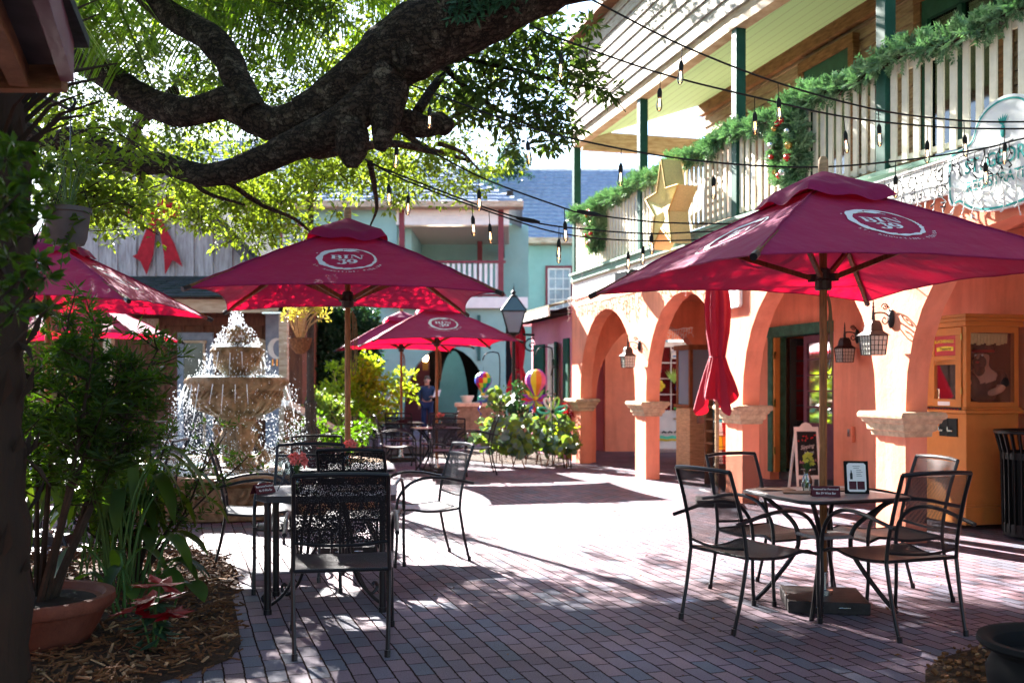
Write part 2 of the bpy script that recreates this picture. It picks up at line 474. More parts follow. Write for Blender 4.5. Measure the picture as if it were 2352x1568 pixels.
simple('seat_metal', (.028,.025,.03), .42, .35, var=.15, vscale=30, bump=.25, bscale=260)
simple('table_metal', (.20,.195,.20), .38, .2, var=.12, vscale=30, bump=.15, bscale=260)
glass('pane', (.9,.95,1), .02)
glass('pane_sky', (.55,.65,.75), .10)
glass('bulb_glass', (1,.98,.94), .06)
glass('booth_pane', (.95,.97,1), -.038, .02)
glass('vase_glass', (.9,.95,.92), .12)
simple('filament', (1,.55,.2), .5, emit=((1,.45,.15), 5.0))
simple('lamp_glow', (1,.7,.4), .5, emit=((1,.72,.4), 8.0))
# ---------------------------------------------------------------- ground
def ground_mat():
    m, nt, b = nodes('brick_paving'); L = nt.links
    tc = N(nt, 'ShaderNodeTexCoord'); mp = N(nt, 'ShaderNodeMapping')
    mp.inputs['Rotation'].default_value = (0, 0, R(71.6))   # courses run from front left to back right of the court
    L.new(tc.outputs['Object'], mp.inputs[0])
    nd = N(nt, 'ShaderNodeTexNoise', i_Scale=1.3, i_Detail=2.0); L.new(mp.outputs[0], nd.inputs['Vector'])
    wob = N(nt, 'ShaderNodeMixRGB', blend_type='LINEAR_LIGHT'); wob.inputs[0].default_value = .012
    L.new(mp.outputs[0], wob.inputs[1]); L.new(nd.outputs[1], wob.inputs[2])
    nf = N(nt, 'ShaderNodeTexNoise', i_Scale=22.0, i_Detail=3.0); L.new(tc.outputs['Object'], nf.inputs['Vector'])
    wo2 = N(nt, 'ShaderNodeMixRGB', blend_type='LINEAR_LIGHT'); wo2.inputs[0].default_value = .0055; L.new(wob.outputs[0], wo2.inputs[1]); L.new(nf.outputs[1], wo2.inputs[2]); wob = wo2
    br = N(nt, 'ShaderNodeTexBrick', i_Scale=1.0)
    br.inputs['Brick Width'].default_value = .205; br.inputs['Row Height'].default_value = .098
    br.inputs['Mortar Size'].default_value = .0052; br.inputs['Mortar Smooth'].default_value = .35
    br.inputs['Color1'].default_value = (0,0,0,1); br.inputs['Color2'].default_value = (1,1,1,1); br.inputs['Mortar'].default_value = (.5,.5,.5,1)
    L.new(wob.outputs[0], br.inputs['Vector'])
    rp = N(nt, 'ShaderNodeValToRGB'); cr = rp.color_ramp; cr.elements[0].color = (.155,.165,.215,1); cr.elements[1].color = (.31,.205,.235,1)
    cr.elements[1].position = .95
    for p, c in ((.2,(.17,.165,.22)), (.4,(.25,.18,.22)), (.6,(.20,.135,.165)), (.8,(.26,.195,.25))):
        e = cr.elements.new(p); e.color = c4(c)
    L.new(br.outputs['Color'], rp.inputs[0])
    # the grain of the fired clay and larger weathered areas
    n2 = N(nt, 'ShaderNodeTexNoise', i_Scale=130.0, i_Detail=4.0); L.new(tc.outputs['Object'], n2.inputs['Vector'])
    n3 = N(nt, 'ShaderNodeTexNoise', i_Scale=1.1, i_Detail=5.0); L.new(tc.outputs['Object'], n3.inputs['Vector'])
    r3 = N(nt, 'ShaderNodeValToRGB'); r3.color_ramp.elements[0].position = .35; r3.color_ramp.elements[0].color = (.50,.47,.46,1)
    r3.color_ramp.elements[1].position = .7; r3.color_ramp.elements[1].color = (.80,.78,.80,1); L.new(n3.outputs[0], r3.inputs[0])
    m1 = N(nt, 'ShaderNodeMixRGB', blend_type='MULTIPLY'); m1.inputs[0].default_value = 1; L.new(rp.outputs[0], m1.inputs[1]); L.new(r3.outputs[0], m1.inputs[2])
    m2 = N(nt, 'ShaderNodeMixRGB', blend_type='OVERLAY'); m2.inputs[0].default_value = .75; L.new(m1.outputs[0], m2.inputs[1]); L.new(n2.outputs[0], m2.inputs[2])
    mm = N(nt, 'ShaderNodeMixRGB'); L.new(br.outputs['Fac'], mm.inputs[0]); L.new(m2.outputs[0], mm.inputs[1]); mm.inputs[2].default_value = (.030,.019,.017,1)
    L.new(mm.outputs[0], b.inputs['Base Color'])
    b.inputs['Roughness'].default_value = .7
    sm = N(nt, 'ShaderNodeMath', operation='MULTIPLY_ADD'); L.new(br.outputs['Fac'], sm.inputs[0]); sm.inputs[1].default_value = -.2; sm.inputs[2].default_value = .2; L.new(sm.outputs[0], b.inputs['Specular IOR Level'])
    inv = N(nt, 'ShaderNodeMath', operation='MULTIPLY_ADD'); L.new(br.outputs['Fac'], inv.inputs[0]); inv.inputs[1].default_value = -1.0; inv.inputs[2].default_value = 1.0
    ad = N(nt, 'ShaderNodeMath', operation='MULTIPLY_ADD'); L.new(n2.outputs[0], ad.inputs[0]); ad.inputs[1].default_value = .25; L.new(inv.outputs[0], ad.inputs[2])
    ti = N(nt, 'ShaderNodeMath', operation='MULTIPLY_ADD'); L.new(br.outputs['Color'], ti.inputs[0]); ti.inputs[1].default_value = .3; L.new(ad.outputs[0], ti.inputs[2])
    bp = N(nt, 'ShaderNodeBump', i_Strength=1.0, i_Distance=.009); L.new(ti.outputs[0], bp.inputs['Height']); L.new(bp.outputs[0], b.inputs['Normal'])
    return m
g = MB(); g.grid(lambda a, b_: V((lerp(-60,60,a), lerp(-10,140,b_), 0)), 12, 12)
o = g.build('ground', ground_mat()); tag(o, kind='structure')

simple('mulch_base', (.060,.030,.016), .95, 0, col2=(.02,.011,.007), vscale=40, bump=1.0, bscale=60)
simple('mulch_chip', (.17,.07,.028), .85, 0, col2=(.055,.022,.010), vscale=9)
simple('mulch_chip_pale', (.30,.17,.09), .85, 0, var=.3, vscale=9)
def mulch(name, poly, chips, label, seed, hmax=.05, rock=False):
    rnd = random.Random(seed)
    xs = [p[0] for p in poly]; ys = [p[1] for p in poly]
    def inside(x, y):
        c = False; j = len(poly)-1
        for i in range(len(poly)):
            if (poly[i][1] > y) != (poly[j][1] > y) and x < (poly[j][0]-poly[i][0])*(y-poly[i][1])/(poly[j][1]-poly[i][1])+poly[i][0]: c = not c
            j = i
        return c
    mb = MB()
    cx, cy = sum(xs)/len(xs), sum(ys)/len(ys)
    rings = 6; n = len(poly)
    vs = [V((cx, cy, hmax))]
    for k in range(1, rings+1):
        t = k/rings
        for p in poly:
            x, y = lerp(cx, p[0], t), lerp(cy, p[1], t)
            vs.append(V((x, y, .004+hmax*(1-t**4)*(.7+.5*noise.noise(V((x*2, y*2, 0)))))))
    fs = [(0, 1+i, 1+(i+1)%n) for i in range(n)]
    for k in range(rings-1):
        a, b_ = 1+k*n, 1+(k+1)*n
        fs += [(a+i, b_+i, b_+(i+1)%n, a+(i+1)%n) for i in range(n)]
    mb.add(vs, fs)
    o = mb.build(name, MT['mulch_base'], smooth=True); tag(o, label, kind='stuff')
    ch = MB()
    k = 0
    while k < chips:
        x, y = rnd.uniform(min(xs)-.06, max(xs)+.06), rnd.uniform(min(ys)-.06, max(ys)+.06)
        if not inside(x+rnd.uniform(-.06,.06), y+rnd.uniform(-.06,.06)): continue
        k += 1
        a = rnd.uniform(0, PI); L = rnd.uniform(.02,.09); w = rnd.uniform(.004,.014)
        if rock: L = rnd.uniform(.01,.03); w = L*.7
        z = .012+hmax*.85*min(1, .25+rnd.random()) if inside(x, y) else .006
        M = Matrix.Rotation(a, 4, 'Z') @ Matrix.Rotation(rnd.gauss(0,.28), 4, 'Y') @ Matrix.Rotation(rnd.gauss(0,.5), 4, 'X')
        ch.mi = 1 if rnd.random() < .13 else 0
        ch.box((x, y, z), (L, w, w*.6), M=M)
    ch.build(name+'_chips', [MT['mulch_chip'], MT['mulch_chip_pale']], parent=o)
    return o
BED = [(-2.74,8.5),(-2.27,7.93),(-1.98,7.2),(-1.82,6.5),(-1.62,5.89),(-1.47,5.4),(-1.44,5.1),(-1.55,4.85),(-1.72,4.62),(-2.0,4.4),(-2.5,4.2),(-3.4,4.1),(-4.6,4.6),(-5.2,6),(-4.9,7.4),(-4.0,8.2),(-3.3,8.6)]
mulch('mulch', BED, 9000, 'brown wood chip mulch bed under the dark foreground shrubs', 3, .06)
mulch('mulch', [(2.9+1.0*math.cos(a), 4.4+1.0*math.sin(a)) for a in [2*PI*i/24 for i in range(24)]], 1600, 'dark mulch circle in the near right corner', 5, .03, True)
bk = [(-6.9,19.2),(-4.6,17.6),(-3.3,18.4),(-2.9,20.2),(-2.2,21.0),(-1.0,20.6),(-.55,18.6),(-.2,17.9),(.6,17.6),(1.05,18.4),(1.0,20.2),(.3,22),(-1.2,22.8),(-4,23.2),(-6.8,22)]
mulch('mulch', bk, 900, 'tan mulch bed under the shrubs in front of the green building', 6, .05)
# fallen leaves and bits of bark on the bricks
rnd = random.Random(11); lf = MB()
for i in range(130):
    x, y = rnd.uniform(-1.5,3.6), rnd.uniform(4.6,13)
    a = rnd.uniform(0, 2*PI)
    lf.leaf((x, y, .006), (math.cos(a), math.sin(a), rnd.uniform(0,.3)), (0,0,1), rnd.uniform(.012,.055), rnd.uniform(.008,.024), .3)
simple('leaf_litter', (.16,.07,.02), .8, 0, var=.5, vscale=9)
o = lf.build('fallen_leaves', MT['leaf_litter']); tag(o, 'few dry brown leaves scattered on the brick paving', kind='stuff')
# ---------------------------------------------------------------- the orange inn: arcade below, balcony above
W0 = V((3.496, 8.845, 0)); WA = V((-.2398, .9708, 0)); WN = V((.9708, .2398, 0))
def W(s, d, z=0.0): return W0+WA*s+WN*d+V((0,0,z))
RZW = math.atan2(WA.y, WA.x)
def arch_wall(mb, fr, spans, s0, s1, thick, zt, zs, za, n=16, pw=1.0):
    """wall in frame fr(s,d,z) from s0 to s1 with arch openings spans=[(a,b)], springing zs, apex za"""
    cuts = [s0]; 
    def col_(a, b, za_, zb_, za2, zb2):
        # column between s=a and s=b, bottom heights za_/zb_, top heights
        mb.hexa([fr(a,0,za_), fr(b,0,zb_), fr(b,thick,zb_), fr(a,thick,za_)], [fr(a,0,za2), fr(b,0,zb2), fr(b,thick,zb2), fr(a,thick,za2)])
    vs = {}; F = []
    prof = [(s0, 0.0)]
    for (a, b) in spans:
        c = (a+b)/2; r = (b-a)/2
        prof.append((a, 0.0)); 
        for k in range(n+1):
            t = PI*k/n
            x = -math.cos(t); y = math.sin(t)**pw
            prof.append((c+r*x, zs+(za-zs)*y))
        prof.append((b, 0.0))
    prof.append((s1, 0.0))
    n0 = len(prof)
    pts = []
    for d in (0, thick):
        for (s, z) in prof: pts.append(fr(s, d, z))
        for (s, z) in prof: pts.append(fr(s, d, zt))
    fs = []
    for side in (0, 1):
        o = side*2*n0
        for i in range(n0-1):
            if abs(prof[i][0]-prof[i+1][0]) < 1e-6: continue
            q = (o+i, o+i+1, o+n0+i+1, o+n0+i)
            fs.append(q if side == 0 else q[::-1])
    for i in range(n0-1):
        fs.append((i, 2*n0+i, 2*n0+i+1, i+1))                    # reveal and soffit
        if abs(prof[i][0]-prof[i+1][0]) > 1e-6: fs.append((n0+i, n0+i+1, 3*n0+i+1, 3*n0+i))
    fs.append((0, n0, 3*n0, 2*n0)); fs.append((n0-1, 3*n0-1, 4*n0-1, 2*n0-1))
    mb.add(pts, fs)

inn = thing('inn_building', 'orange stucco inn with arches below and a green posted wooden balcony above', 'building', W(2, .9), 0)
PS = [-6.24, -3.12, 0.0, 3.12, 6.23, 9.43]
spans = [(PS[i]+.44, PS[i+1]) for i in range(len(PS)-1)]
mb = MB(); arch_wall(mb, W, spans, -6.6, 9.93, .22, 2.98, 1.17, 2.69, pw=.9)
mb.build('arcade_wall', MT['stucco'], inn)
# moulded stone capitals
for i, s in enumerate(PS):
    w = .5 if i == 5 else .44
    z0 = .945
    cb = MB(); rings = []
    for e, h in [(.0,0),(.03,0),(.035,.045),(.06,.055),(.065,.115),(.09,.125),(.095,.15),(.12,.165),(.125,.195),(.11,.222),(.0,.224)]:
        rings.append([W(s-e, -e, z0+h), W(s+w+e, -e, z0+h), W(s+w+e, .22+e, z0+h), W(s-e, .22+e, z0+h)])
    vs = [p for r_ in rings for p in r_]; fs = []
    for j in range(len(rings)-1):
        for k in range(4): fs.append((j*4+k, j*4+(k+1)%4, (j+1)*4+(k+1)%4, (j+1)*4+k))
    cb.add(vs, fs)
    cb.build('capital', MT['capital_stone'], inn, bevel=.006)
# end arch across the walk, then the return wall of the far shop
def E(s, d, z=0.0): return W(9.58+d, .22+s, z)
mb = MB(); arch_wall(mb, E, [(.13, 2.40)], .0015, 2.52, .30, 2.975, 1.17, 2.58); mb.build('end_arch', MT['stucco'], inn)
# cross arches that carry the ceiling (seen through the second opening)
# inner wall with the bar's doorway
DW = (4.06, 5.78)
mb = MB()
def wallblock(mb, s0, s1, d0, d1, z0, z1): mb.hexa([W(s0,d0,z0),W(s1,d0,z0),W(s1,d1,z0),W(s0,d1,z0)], [W(s0,d0,z1),W(s1,d0,z1),W(s1,d1,z1),W(s0,d1,z1)])
wallblock(mb, -6.6, DW[0], 1.8, 2.0, 0, 2.975); wallblock(mb, DW[1], 6.35, 1.8, 2.0, 0, 2.975); wallblock(mb, 6.152, 6.35, 2.001, 2.75, 0, 2.975); wallblock(mb, 6.351, 9.9, 2.75, 2.9, 0, 2.975); wallblock(mb, DW[0], DW[1], 1.8, 2.0, 2.27, 2.975)
mb.build('inner_wall', MT['stucco'], inn)
mb = MB(); wallblock(mb, -6.6, 9.9, .222, 2.95, 2.98, 3.05); mb.build('arcade_ceiling', MT['stucco'], inn)
mb = MB(); wallblock(mb, -6.6, 9.9, .25, 1.79, .004, .05); 
simple('terrace_concrete', (.36,.28,.26), .85, 0, var=.15, vscale=5, bump=.3)
# room behind the doors
mb = MB()
mb.add([W(3.4,2.02,0),W(6.4,2.02,0),W(6.4,4.6,0),W(3.4,4.6,0),W(3.4,2.02,2.9),W(6.4,2.02,2.9),W(6.4,4.6,2.9),W(3.4,4.6,2.9)], [(2,3,7,6),(1,2,6,5),(0,4,7,3),(4,5,6,7)])
mb.build('room_wall', MT['red_interior'], inn)
mb = MB(); wallblock(mb, 3.4, 6.4, 1.95, 4.6, .01, .13); mb.build('threshold', MT['soffit_board'], inn)
# door frame: green head, orange wood jamb
fm = MB()
wallblock(fm, DW[0]-.0, DW[1], 1.74, 1.99, 2.12, 2.268); wallblock(fm, DW[1]-.13, DW[1]-.002, 1.76, 1.995, .13, 2.12)
fm.build('door_frame', MT['green_rail'], inn)
fm = MB(); wallblock(fm, DW[1]-.19, DW[1]-.135, 1.78, 1.86, .13, 2.11); fm.build('door_jamb', MT['booth_orange'], inn)
def door_leaf(name, fr, w, h, rows, cols, mat, pmat, panel=.75, hinge=None, parent=None):
    """glazed leaf in frame fr(a, t, z): a across, t thickness"""
    d = MB(); st = .09
    bx = lambda a0, a1, z0, z1, t0=0, t1=.045: d.hexa([fr(a0,t0,z0),fr(a1,t0,z0),fr(a1,t1,z0),fr(a0,t1,z0)],[fr(a0,t0,z1),fr(a1,t0,z1),fr(a1,t1,z1),fr(a0,t1,z1)])
    bx(0, st, 0, h); bx(w-st, w, 0, h); bx(st+.001, w-st-.001, h-st*1.2, h); bx(st+.001, w-st-.001, panel-st, panel); bx(st+.001, w-st-.001, 0, st*1.8)
    bx(st+.001, w-st-.001, st*1.8, panel-st-.001, .012, .033)
    z0, z1 = panel, h-st*1.2
    for i in range(1, cols): a = st+(w-2*st)*i/cols; bx(a-.011, a+.011, z0+.001, z1-.001, .006, .039)
    for j in range(1, rows): z = z0+(z1-z0)*j/rows; bx(st+.001, w-st-.001, z-.011, z+.011, .003, .042)
    o = d.build(name, mat, parent)
    g_ = MB(); g_.hexa([fr(st,.02,z0),fr(w-st,.02,z0),fr(w-st,.026,z0),fr(st,.026,z0)],[fr(st,.02,z1),fr(w-st,.02,z1),fr(w-st,.026,z1),fr(st,.026,z1)])
    g_.build('pane', pmat, o, root=parent)
    return o
simple('pane_red', (.10,.008,.010), .15, 0, var=.4, vscale=2)
# left leaf folded inward, right leaf closed
lw = .80
aL = W(DW[1]-.2, 2.02, .14); dl = (WN*.93-WA*.37).normalized()
o1 = door_leaf('door', lambda a, t, z: aL+dl*a+V((-dl.y, dl.x, 0))*t+V((0,0,z)), lw, 1.96, 5, 2, MT['metal_black'], MT['pane_red'], parent=inn)
aR = W(DW[0]+.01, 1.84, .14)
o2 = door_leaf('door', lambda a, t, z: aR+WA*a+WN*t+V((0,0,z)), .82, 1.96, 5, 2, MT['mauve_paint'], MT['pane'], parent=inn)
for z in (.45, 1.15, 1.85): hb = MB(); hb.box(tuple(W(DW[1]-.2, 1.765, z)), (.03,.03,.11), rz=RZW); hb.build('hinge', MT['brass'], inn)
# fascia under the balcony and the balcony itself (it bends gently towards the street)
Q = [V((1.17,18.35,0)), V((1.98,15.25,0)), V((2.77,12.25,0)), V((3.60,9.63,0)), V((4.84,6.79,0)), V((6.3,3.9,0))]
def qdir(i): return (Q[min(i+1,len(Q)-1)]-Q[max(i-1,0)] if 0 < i < len(Q)-1 else (Q[1]-Q[0] if i == 0 else Q[-1]-Q[-2])).normalized()
def qn(i): d = qdir(i); return V((-d.y, d.x, 0))   # towards the house is +x
QN = []
for i in range(len(Q)):
    n_ = qn(i); n_ = n_ if n_.x > 0 else -n_; QN.append(n_)
def QQ(i, d, z): return Q[i]+QN[i]*d+V((0,0,z))
def qband(mb, d0, d1, z0, z1, i0=0, i1=None, z0b=None, z1b=None):
    """solid band following the balcony line"""
    i1 = len(Q)-1 if i1 is None else i1
    z0b = z0 if z0b is None else z0b; z1b = z1 if z1b is None else z1b
    vs = []; n = 0
    for i in range(i0, i1+1): vs += [QQ(i,d0,z0), QQ(i,d1,z0b), QQ(i,d1,z1b), QQ(i,d0,z1)]; n += 1
    fs = [(3,2,1,0), tuple((n-1)*4+k for k in range(4))]
    for j in range(n-1):
        for k in range(4): fs.append((j*4+k, j*4+(k+1)%4, (j+1)*4+(k+1)%4, (j+1)*4+k))
    mb.add(vs, fs)
def peel_mat(name, c1, c2, sc_=6, th=.46):
    m, nt, b = nodes(name); L = nt.links
    tc = N(nt, 'ShaderNodeTexCoord'); nz = N(nt, 'ShaderNodeTexNoise', i_Scale=sc_, i_Detail=9.0, i_Roughness=.75); L.new(tc.outputs['Object'], nz.inputs['Vector'])
    rp = N(nt, 'ShaderNodeValToRGB'); rp.color_ramp.elements[0].position = th-.01; rp.color_ramp.elements[0].color = c4(c2); rp.color_ramp.elements[1].position = th+.01; rp.color_ramp.elements[1].color = c4(c1)
    L.new(nz.outputs[0], rp.inputs[0]); L.new(rp.outputs[0], b.inputs['Base Color']); b.inputs['Roughness'].default_value = .7
    MT[name] = m
peel_mat('peel_white', (.72,.70,.66), (.13,.15,.13), 7, .40)
peel_mat('peel_green', (.20,.32,.25), (.5,.5,.45), 9, .42)
peel_mat('post_sunworn', (.05,.16,.11), (.30,.36,.32), 14, .36)
mb = MB(); qband(mb, -.05, .02, 2.99, 3.27); mb.build('fascia', MT['peel_white'], inn)
mb = MB(); wallblock(mb, -6.6, 2.2, -.085, -.055, 2.97, 3.25); wallblock(mb, -6.6, 2.2, -.10, .9, 3.251, 3.268); mb.build('lower_fascia', MT['peel_white'], inn)
mb = MB(); qband(mb, -.07, 2.75, 3.271, 3.35); mb.build('balcony_floor', MT['beam_pale'], inn)
mb = MB(); qband(mb, -.09, -.072, 3.30, 3.41); qband(mb, -.13, -.03, 3.411, 3.45); mb.build('floor_trim', MT['peel_green'], inn)
for i in range(5):
    p = MB(); z1 = 5.78
    p.box(tuple(QQ(i, .02, (3.451+z1)/2)), (.13,.13,z1-3.451), rz=math.atan2(qdir(i).y, qdir(i).x))
    p.build('post', [MT['green_paint']], inn, bevel=.006)
for i in range(5):
    rl = MB(); a, b_ = Q[i]+QN[i]*.02, Q[i+1]+QN[i+1]*.02; L_ = (b_-a).length; d = (b_-a)/L_
    nn = V((-d.y, d.x, 0)); rz = math.atan2(d.y, d.x)
    rl.bar(a+d*.07+V((0,0,4.50)), b_-d*.07+V((0,0,4.50)), .10, .05); rl.bar(a+d*.07+V((0,0,4.42)), b_-d*.07+V((0,0,4.42)), .04, .08)
    rl.bar(a+d*.07+V((0,0,3.55)), b_-d*.07+V((0,0,3.55)), .06, .05)
    k = int(L_/.135)
    for j in range(1, k):
        c = a+d*(L_*j/k) - nn*(.035 if nn.x > 0 else -.035)
        rl.box((c.x, c.y, 4.0), (.068,.022,1.0), rz=rz)
    rl.build('railing', MT['cream_paint'], inn)
mb = MB(); qband(mb, -.07, .10, 5.781, 5.98); mb.build('beam', MT['beam_pale'], inn)
mb = MB(); qband(mb, -.04, .09, 5.70, 5.779); 
# weathered siding above the beam
mb = MB(); k = 0; z = 5.985
while z < 7.55:
    k += 1; h = .20
    qband(mb, -.085, .06, z, z+h-.004, z0b=z, z1b=z+h-.004)
    # each board leans out at its foot
    for q in range(len(Q)): 
        base = len(mb.v)-len(Q)*4+q*4
        mb.v[base] = mb.v[base]-QN[q]*.025
    z += h
mb.build('parapet_siding', MT['siding_weathered'], inn)
mb = MB(); qband(mb, -.30, .35, 7.56, 7.66); mb.build('roof_edge', MT['beam_wood'], inn)
# sloping boarded ceiling, end tie beam, house wall with lapped boards and tall windows
def ceil_mat():
    m, nt, b = nodes('ceiling_boards'); L = nt.links
    tc = N(nt, 'ShaderNodeTexCoord'); mp = N(nt, 'ShaderNodeMapping'); L.new(tc.outputs['Object'], mp.inputs[0]); mp.inputs['Rotation'].default_value = (0,0,-(RZW-PI/2))
    wv = N(nt, 'ShaderNodeTexWave', i_Scale=1.1); wv.wave_type = 'BANDS'; wv.bands_direction = 'X'; wv.wave_profile = 'SAW'; L.new(mp.outputs[0], wv.inputs['Vector'])
    rp = N(nt, 'ShaderNodeValToRGB'); rp.color_ramp.elements[0].position = 0; rp.color_ramp.elements[0].color = (.28,.45,.26,1); rp.color_ramp.elements[1].position = .10; rp.color_ramp.elements[1].color = (.55,.84,.52,1)
    L.new(wv.outputs[0], rp.inputs[0]); L.new(rp.outputs[0], b.inputs['Base Color']); b.inputs['Roughness'].default_value = .7
    return m
mb = MB(); qband(mb, .101, 2.6, 5.90, 5.97, z0b=6.78, z1b=6.85); mb.build('balcony_ceiling', ceil_mat(), inn)
mb = MB(); mb.bar(QQ(0, .12, 5.92), QQ(0, 2.6, 5.92), .14, .34); mb.build('tie_beam', MT['beam_pale'], inn)
mb = MB(); z = 3.36
while z < 6.9:
    qband(mb, 2.6, 2.75, z, z+.16)
    for q in range(len(Q)):
        base = len(mb.v)-len(Q)*4+q*4; mb.v[base] = mb.v[base]-QN[q]*.03
    z += .164
mb.build('house_wall', MT['siding_tan'], inn)
mb = MB(); qband(mb, 2.45, 2.56, 6.52, 6.76); mb.build('wall_beam', MT['beam_wood'], inn)
def qpos(s, d, z):
    """s along the balcony line from its far end, in metres"""
    i = 0
    while i < len(Q)-2 and s > (Q[i+1]-Q[i]).length: s -= (Q[i+1]-Q[i]).length; i += 1
    dd = (Q[i+1]-Q[i]).normalized(); n_ = V((-dd.y, dd.x, 0)); n_ = n_ if n_.x > 0 else -n_
    return Q[i]+dd*s+n_*d+V((0,0,z))
for (s0, s1, zt) in ((1.3, 2.2, 5.9), (3.7, 4.9, 6.25), (6.6, 7.9, 6.3), (9.6, 10.9, 6.3)):
    w = MB(); q = lambda a, b_, z0, z1, d0, d1: w.hexa([qpos(a,d0,z0),qpos(b_,d0,z0),qpos(b_,d1,z0),qpos(a,d1,z0)],[qpos(a,d0,z1),qpos(b_,d0,z1),qpos(b_,d1,z1),qpos(a,d1,z1)])
    q(s0-.13, s0, 3.4, zt, 2.47, 2.58); q(s1, s1+.13, 3.4, zt, 2.47, 2.58); q(s0-.13, s1+.13, zt+.001, zt+.16, 2.46, 2.58)
    o = w.build('window', MT['beam_wood'], inn)
    w = MB(); q(s0+.001, s0+.1, 3.4, zt-.001, 2.49, 2.57); q(s1-.1, s1-.001, 3.4, zt-.001, 2.49, 2.57); q(s0+.101, s1-.101, zt-.25, zt-.002, 2.49, 2.57)
    q((s0+s1)/2-.04, (s0+s1)/2+.04, 3.4, zt-.26, 2.5, 2.56)
    w.build('frame', MT['green_paint'], o, root=inn)
    w = MB(); q(s0+.101, s1-.101, 3.4, zt-.251, 2.555, 2.565); w.build('pane', MT['pane_sky'], o, root=inn)
    w = MB(); q(s0+.101, s1-.101, 3.4, zt-.251, 2.57, 2.58); w.build('dark_room', MT['dark_interior'], o, root=inn)
# side infill so that the roof is closed from behind
mb = MB(); qband(mb, .36, 5.5, 7.6, 7.67, z0b=8.4, z1b=8.47); mb.build('roof', MT['brown_shingle'], inn)
mb = MB(); mb.hexa([QQ(0,2.76,3.35),QQ(0,5.5,3.35),QQ(0,5.5,3.36)+V((.1,-.1,0)),QQ(0,2.76,3.36)+V((.1,-.1,0))],[QQ(0,2.76,7.5),QQ(0,5.5,8.3),QQ(0,5.5,8.3)+V((.1,-.1,0)),QQ(0,2.76,7.5)+V((.1,-.1,0))]); mb.build('end_wall', MT['siding_tan'], inn)
# outlet box and address plaque by the bar door
mb = MB(); mb.box(tuple(W(3.62, 1.775, .78)), (.12,.05,.20), rz=RZW); mb.build('outlet_box', MT['stucco'], inn, bevel=.01)
mb = MB(); mb.box(tuple(W(3.62, 1.745, .80)), (.05,.012,.10), rz=RZW); mb.build('outlet', MT['metal_bright'], inn)
mb = MB(); mb.box(tuple(W(3.72, 1.785, 1.84)), (.13,.02,.12), rz=RZW); mb.build('number_plate', MT['cream_paint'], inn)
mb = MB(); f = frame(W(3.77, 1.773, 1.84), -WA, (0,0,1)); add_text(mb, '1', f, .1); mb.build('number', MT['ink'], inn)

# ---- far shop: wall facing the court entrance, white glazed door, side wall in the sun
shop = thing('shop_building', 'orange shop front with a white glazed door beyond the last arch', 'building', (3.5, 21.5, 0))
mb = MB(); Y0 = 21.3
mb.box((2.35, Y0+.15, 1.75), (.52,.3,3.5)); mb.box((2.82, Y0+.15, 1.75), (.418,.3,3.5)); mb.box((5.5, Y0+.15, 1.75), (2.9,.3,3.5)); mb.box((3.54, Y0+.15, 2.95), (1.018,.3,1.1))
mb.build('wall', MT['stucco'], shop)
mb = MB(); mb.hexa([V((2.09,Y0+.0,0)),V((2.0,24.6,0)),V((1.9,24.6,0)),V((1.99,Y0,0))],[V((2.09,Y0,3.5)),V((2.0,24.6,3.5)),V((1.9,24.6,3.5)),V((1.99,Y0,3.5))]); mb.build('side_wall', MT['stucco'], shop)
dd = door_leaf('door', lambda a, t, z: V((3.05+a, Y0-.03+t, .06+z)), .96, 2.28, 4, 3, MT['white_paint'], MT['pane_red'], panel=.82, parent=shop)
mb = MB(); mb.box((3.53, Y0-.04, .70), (.16,.02,.03)); mb.build('letter_slot', MT['brass'], dd, root=shop)
mb = MB(); mb.box((3.54, Y0-.2, .03), (1.2,.5,.05)); mb.build('step', MT['terrace_concrete'], shop)
# decorations hung on the glazing
dk = MB(); dk.box((3.50, Y0-.06, 2.08), (.20,.012,.20)); o = dk.build('open_sign', MT['white_paint'], shop)
dk = MB(); f = frame((3.50, Y0-.072, 2.13), (1,0,0), (0,0,1)); add_text(dk, 'OPEN', f, .075, bold=.02); dk.box((3.50,Y0-.07,2.03),(.15,.006,.035)); dk.build('sign_lettering', MT['paper_blue'], o, root=shop)
orn = thing('bird_ornament', 'painted parrot ornament with red and blue feathers on the white door', 'ornament', (3.55, Y0-.05, 1.1))
b_ = MB(); b_.tube([(3.55,Y0-.08,1.55),(3.57,Y0-.08,1.42),(3.55,Y0-.08,1.2),(3.56,Y0-.08,.98)], [.03,.055,.04,.012], 8); b_.ball((3.57,Y0-.09,1.58), .045); b_.build('body', MT['spin_red'], orn)
b_ = MB(); b_.tube([(3.52,Y0-.1,1.5),(3.51,Y0-.1,1.35),(3.53,Y0-.1,1.2)], [.02,.035,.01], 8); b_.build('wing', MT['spin_blue'], orn)
b_ = MB(); b_.tube([(3.6,Y0-.08,.98),(3.52,Y0-.08,.9),(3.44,Y0-.08,.93)], [.03,.045,.01], 8); b_.build('perch_leaf', MT['spin_green'], orn)
orn = thing('heron_ornament', 'painted white heron ornament on the white door above the parrot', 'ornament', (3.6, Y0-.05, 1.8))
b_ = MB(); b_.tube([(3.56,Y0-.08,1.74),(3.64,Y0-.08,1.79),(3.68,Y0-.08,1.90),(3.62,Y0-.08,1.98)], [.045,.03,.012,.014], 8); b_.ball((3.61,Y0-.08,1.985), .022); b_.build('body', MT['white_paint'], orn)
b_ = MB(); b_.tube([(3.60,Y0-.08,1.985),(3.50,Y0-.08,1.975)], [.012,.003], 6); b_.build('beak', MT['spin_orange'], orn)
b_ = MB()
for k in range(9):
    a = R(60+k*9); b_.leaf((3.46,Y0-.08,1.45), (math.cos(a)*.9, -.15, math.sin(a)), (0,-1,0), .34, .035)
b_.build('reeds', MT['spin_lime'], orn)
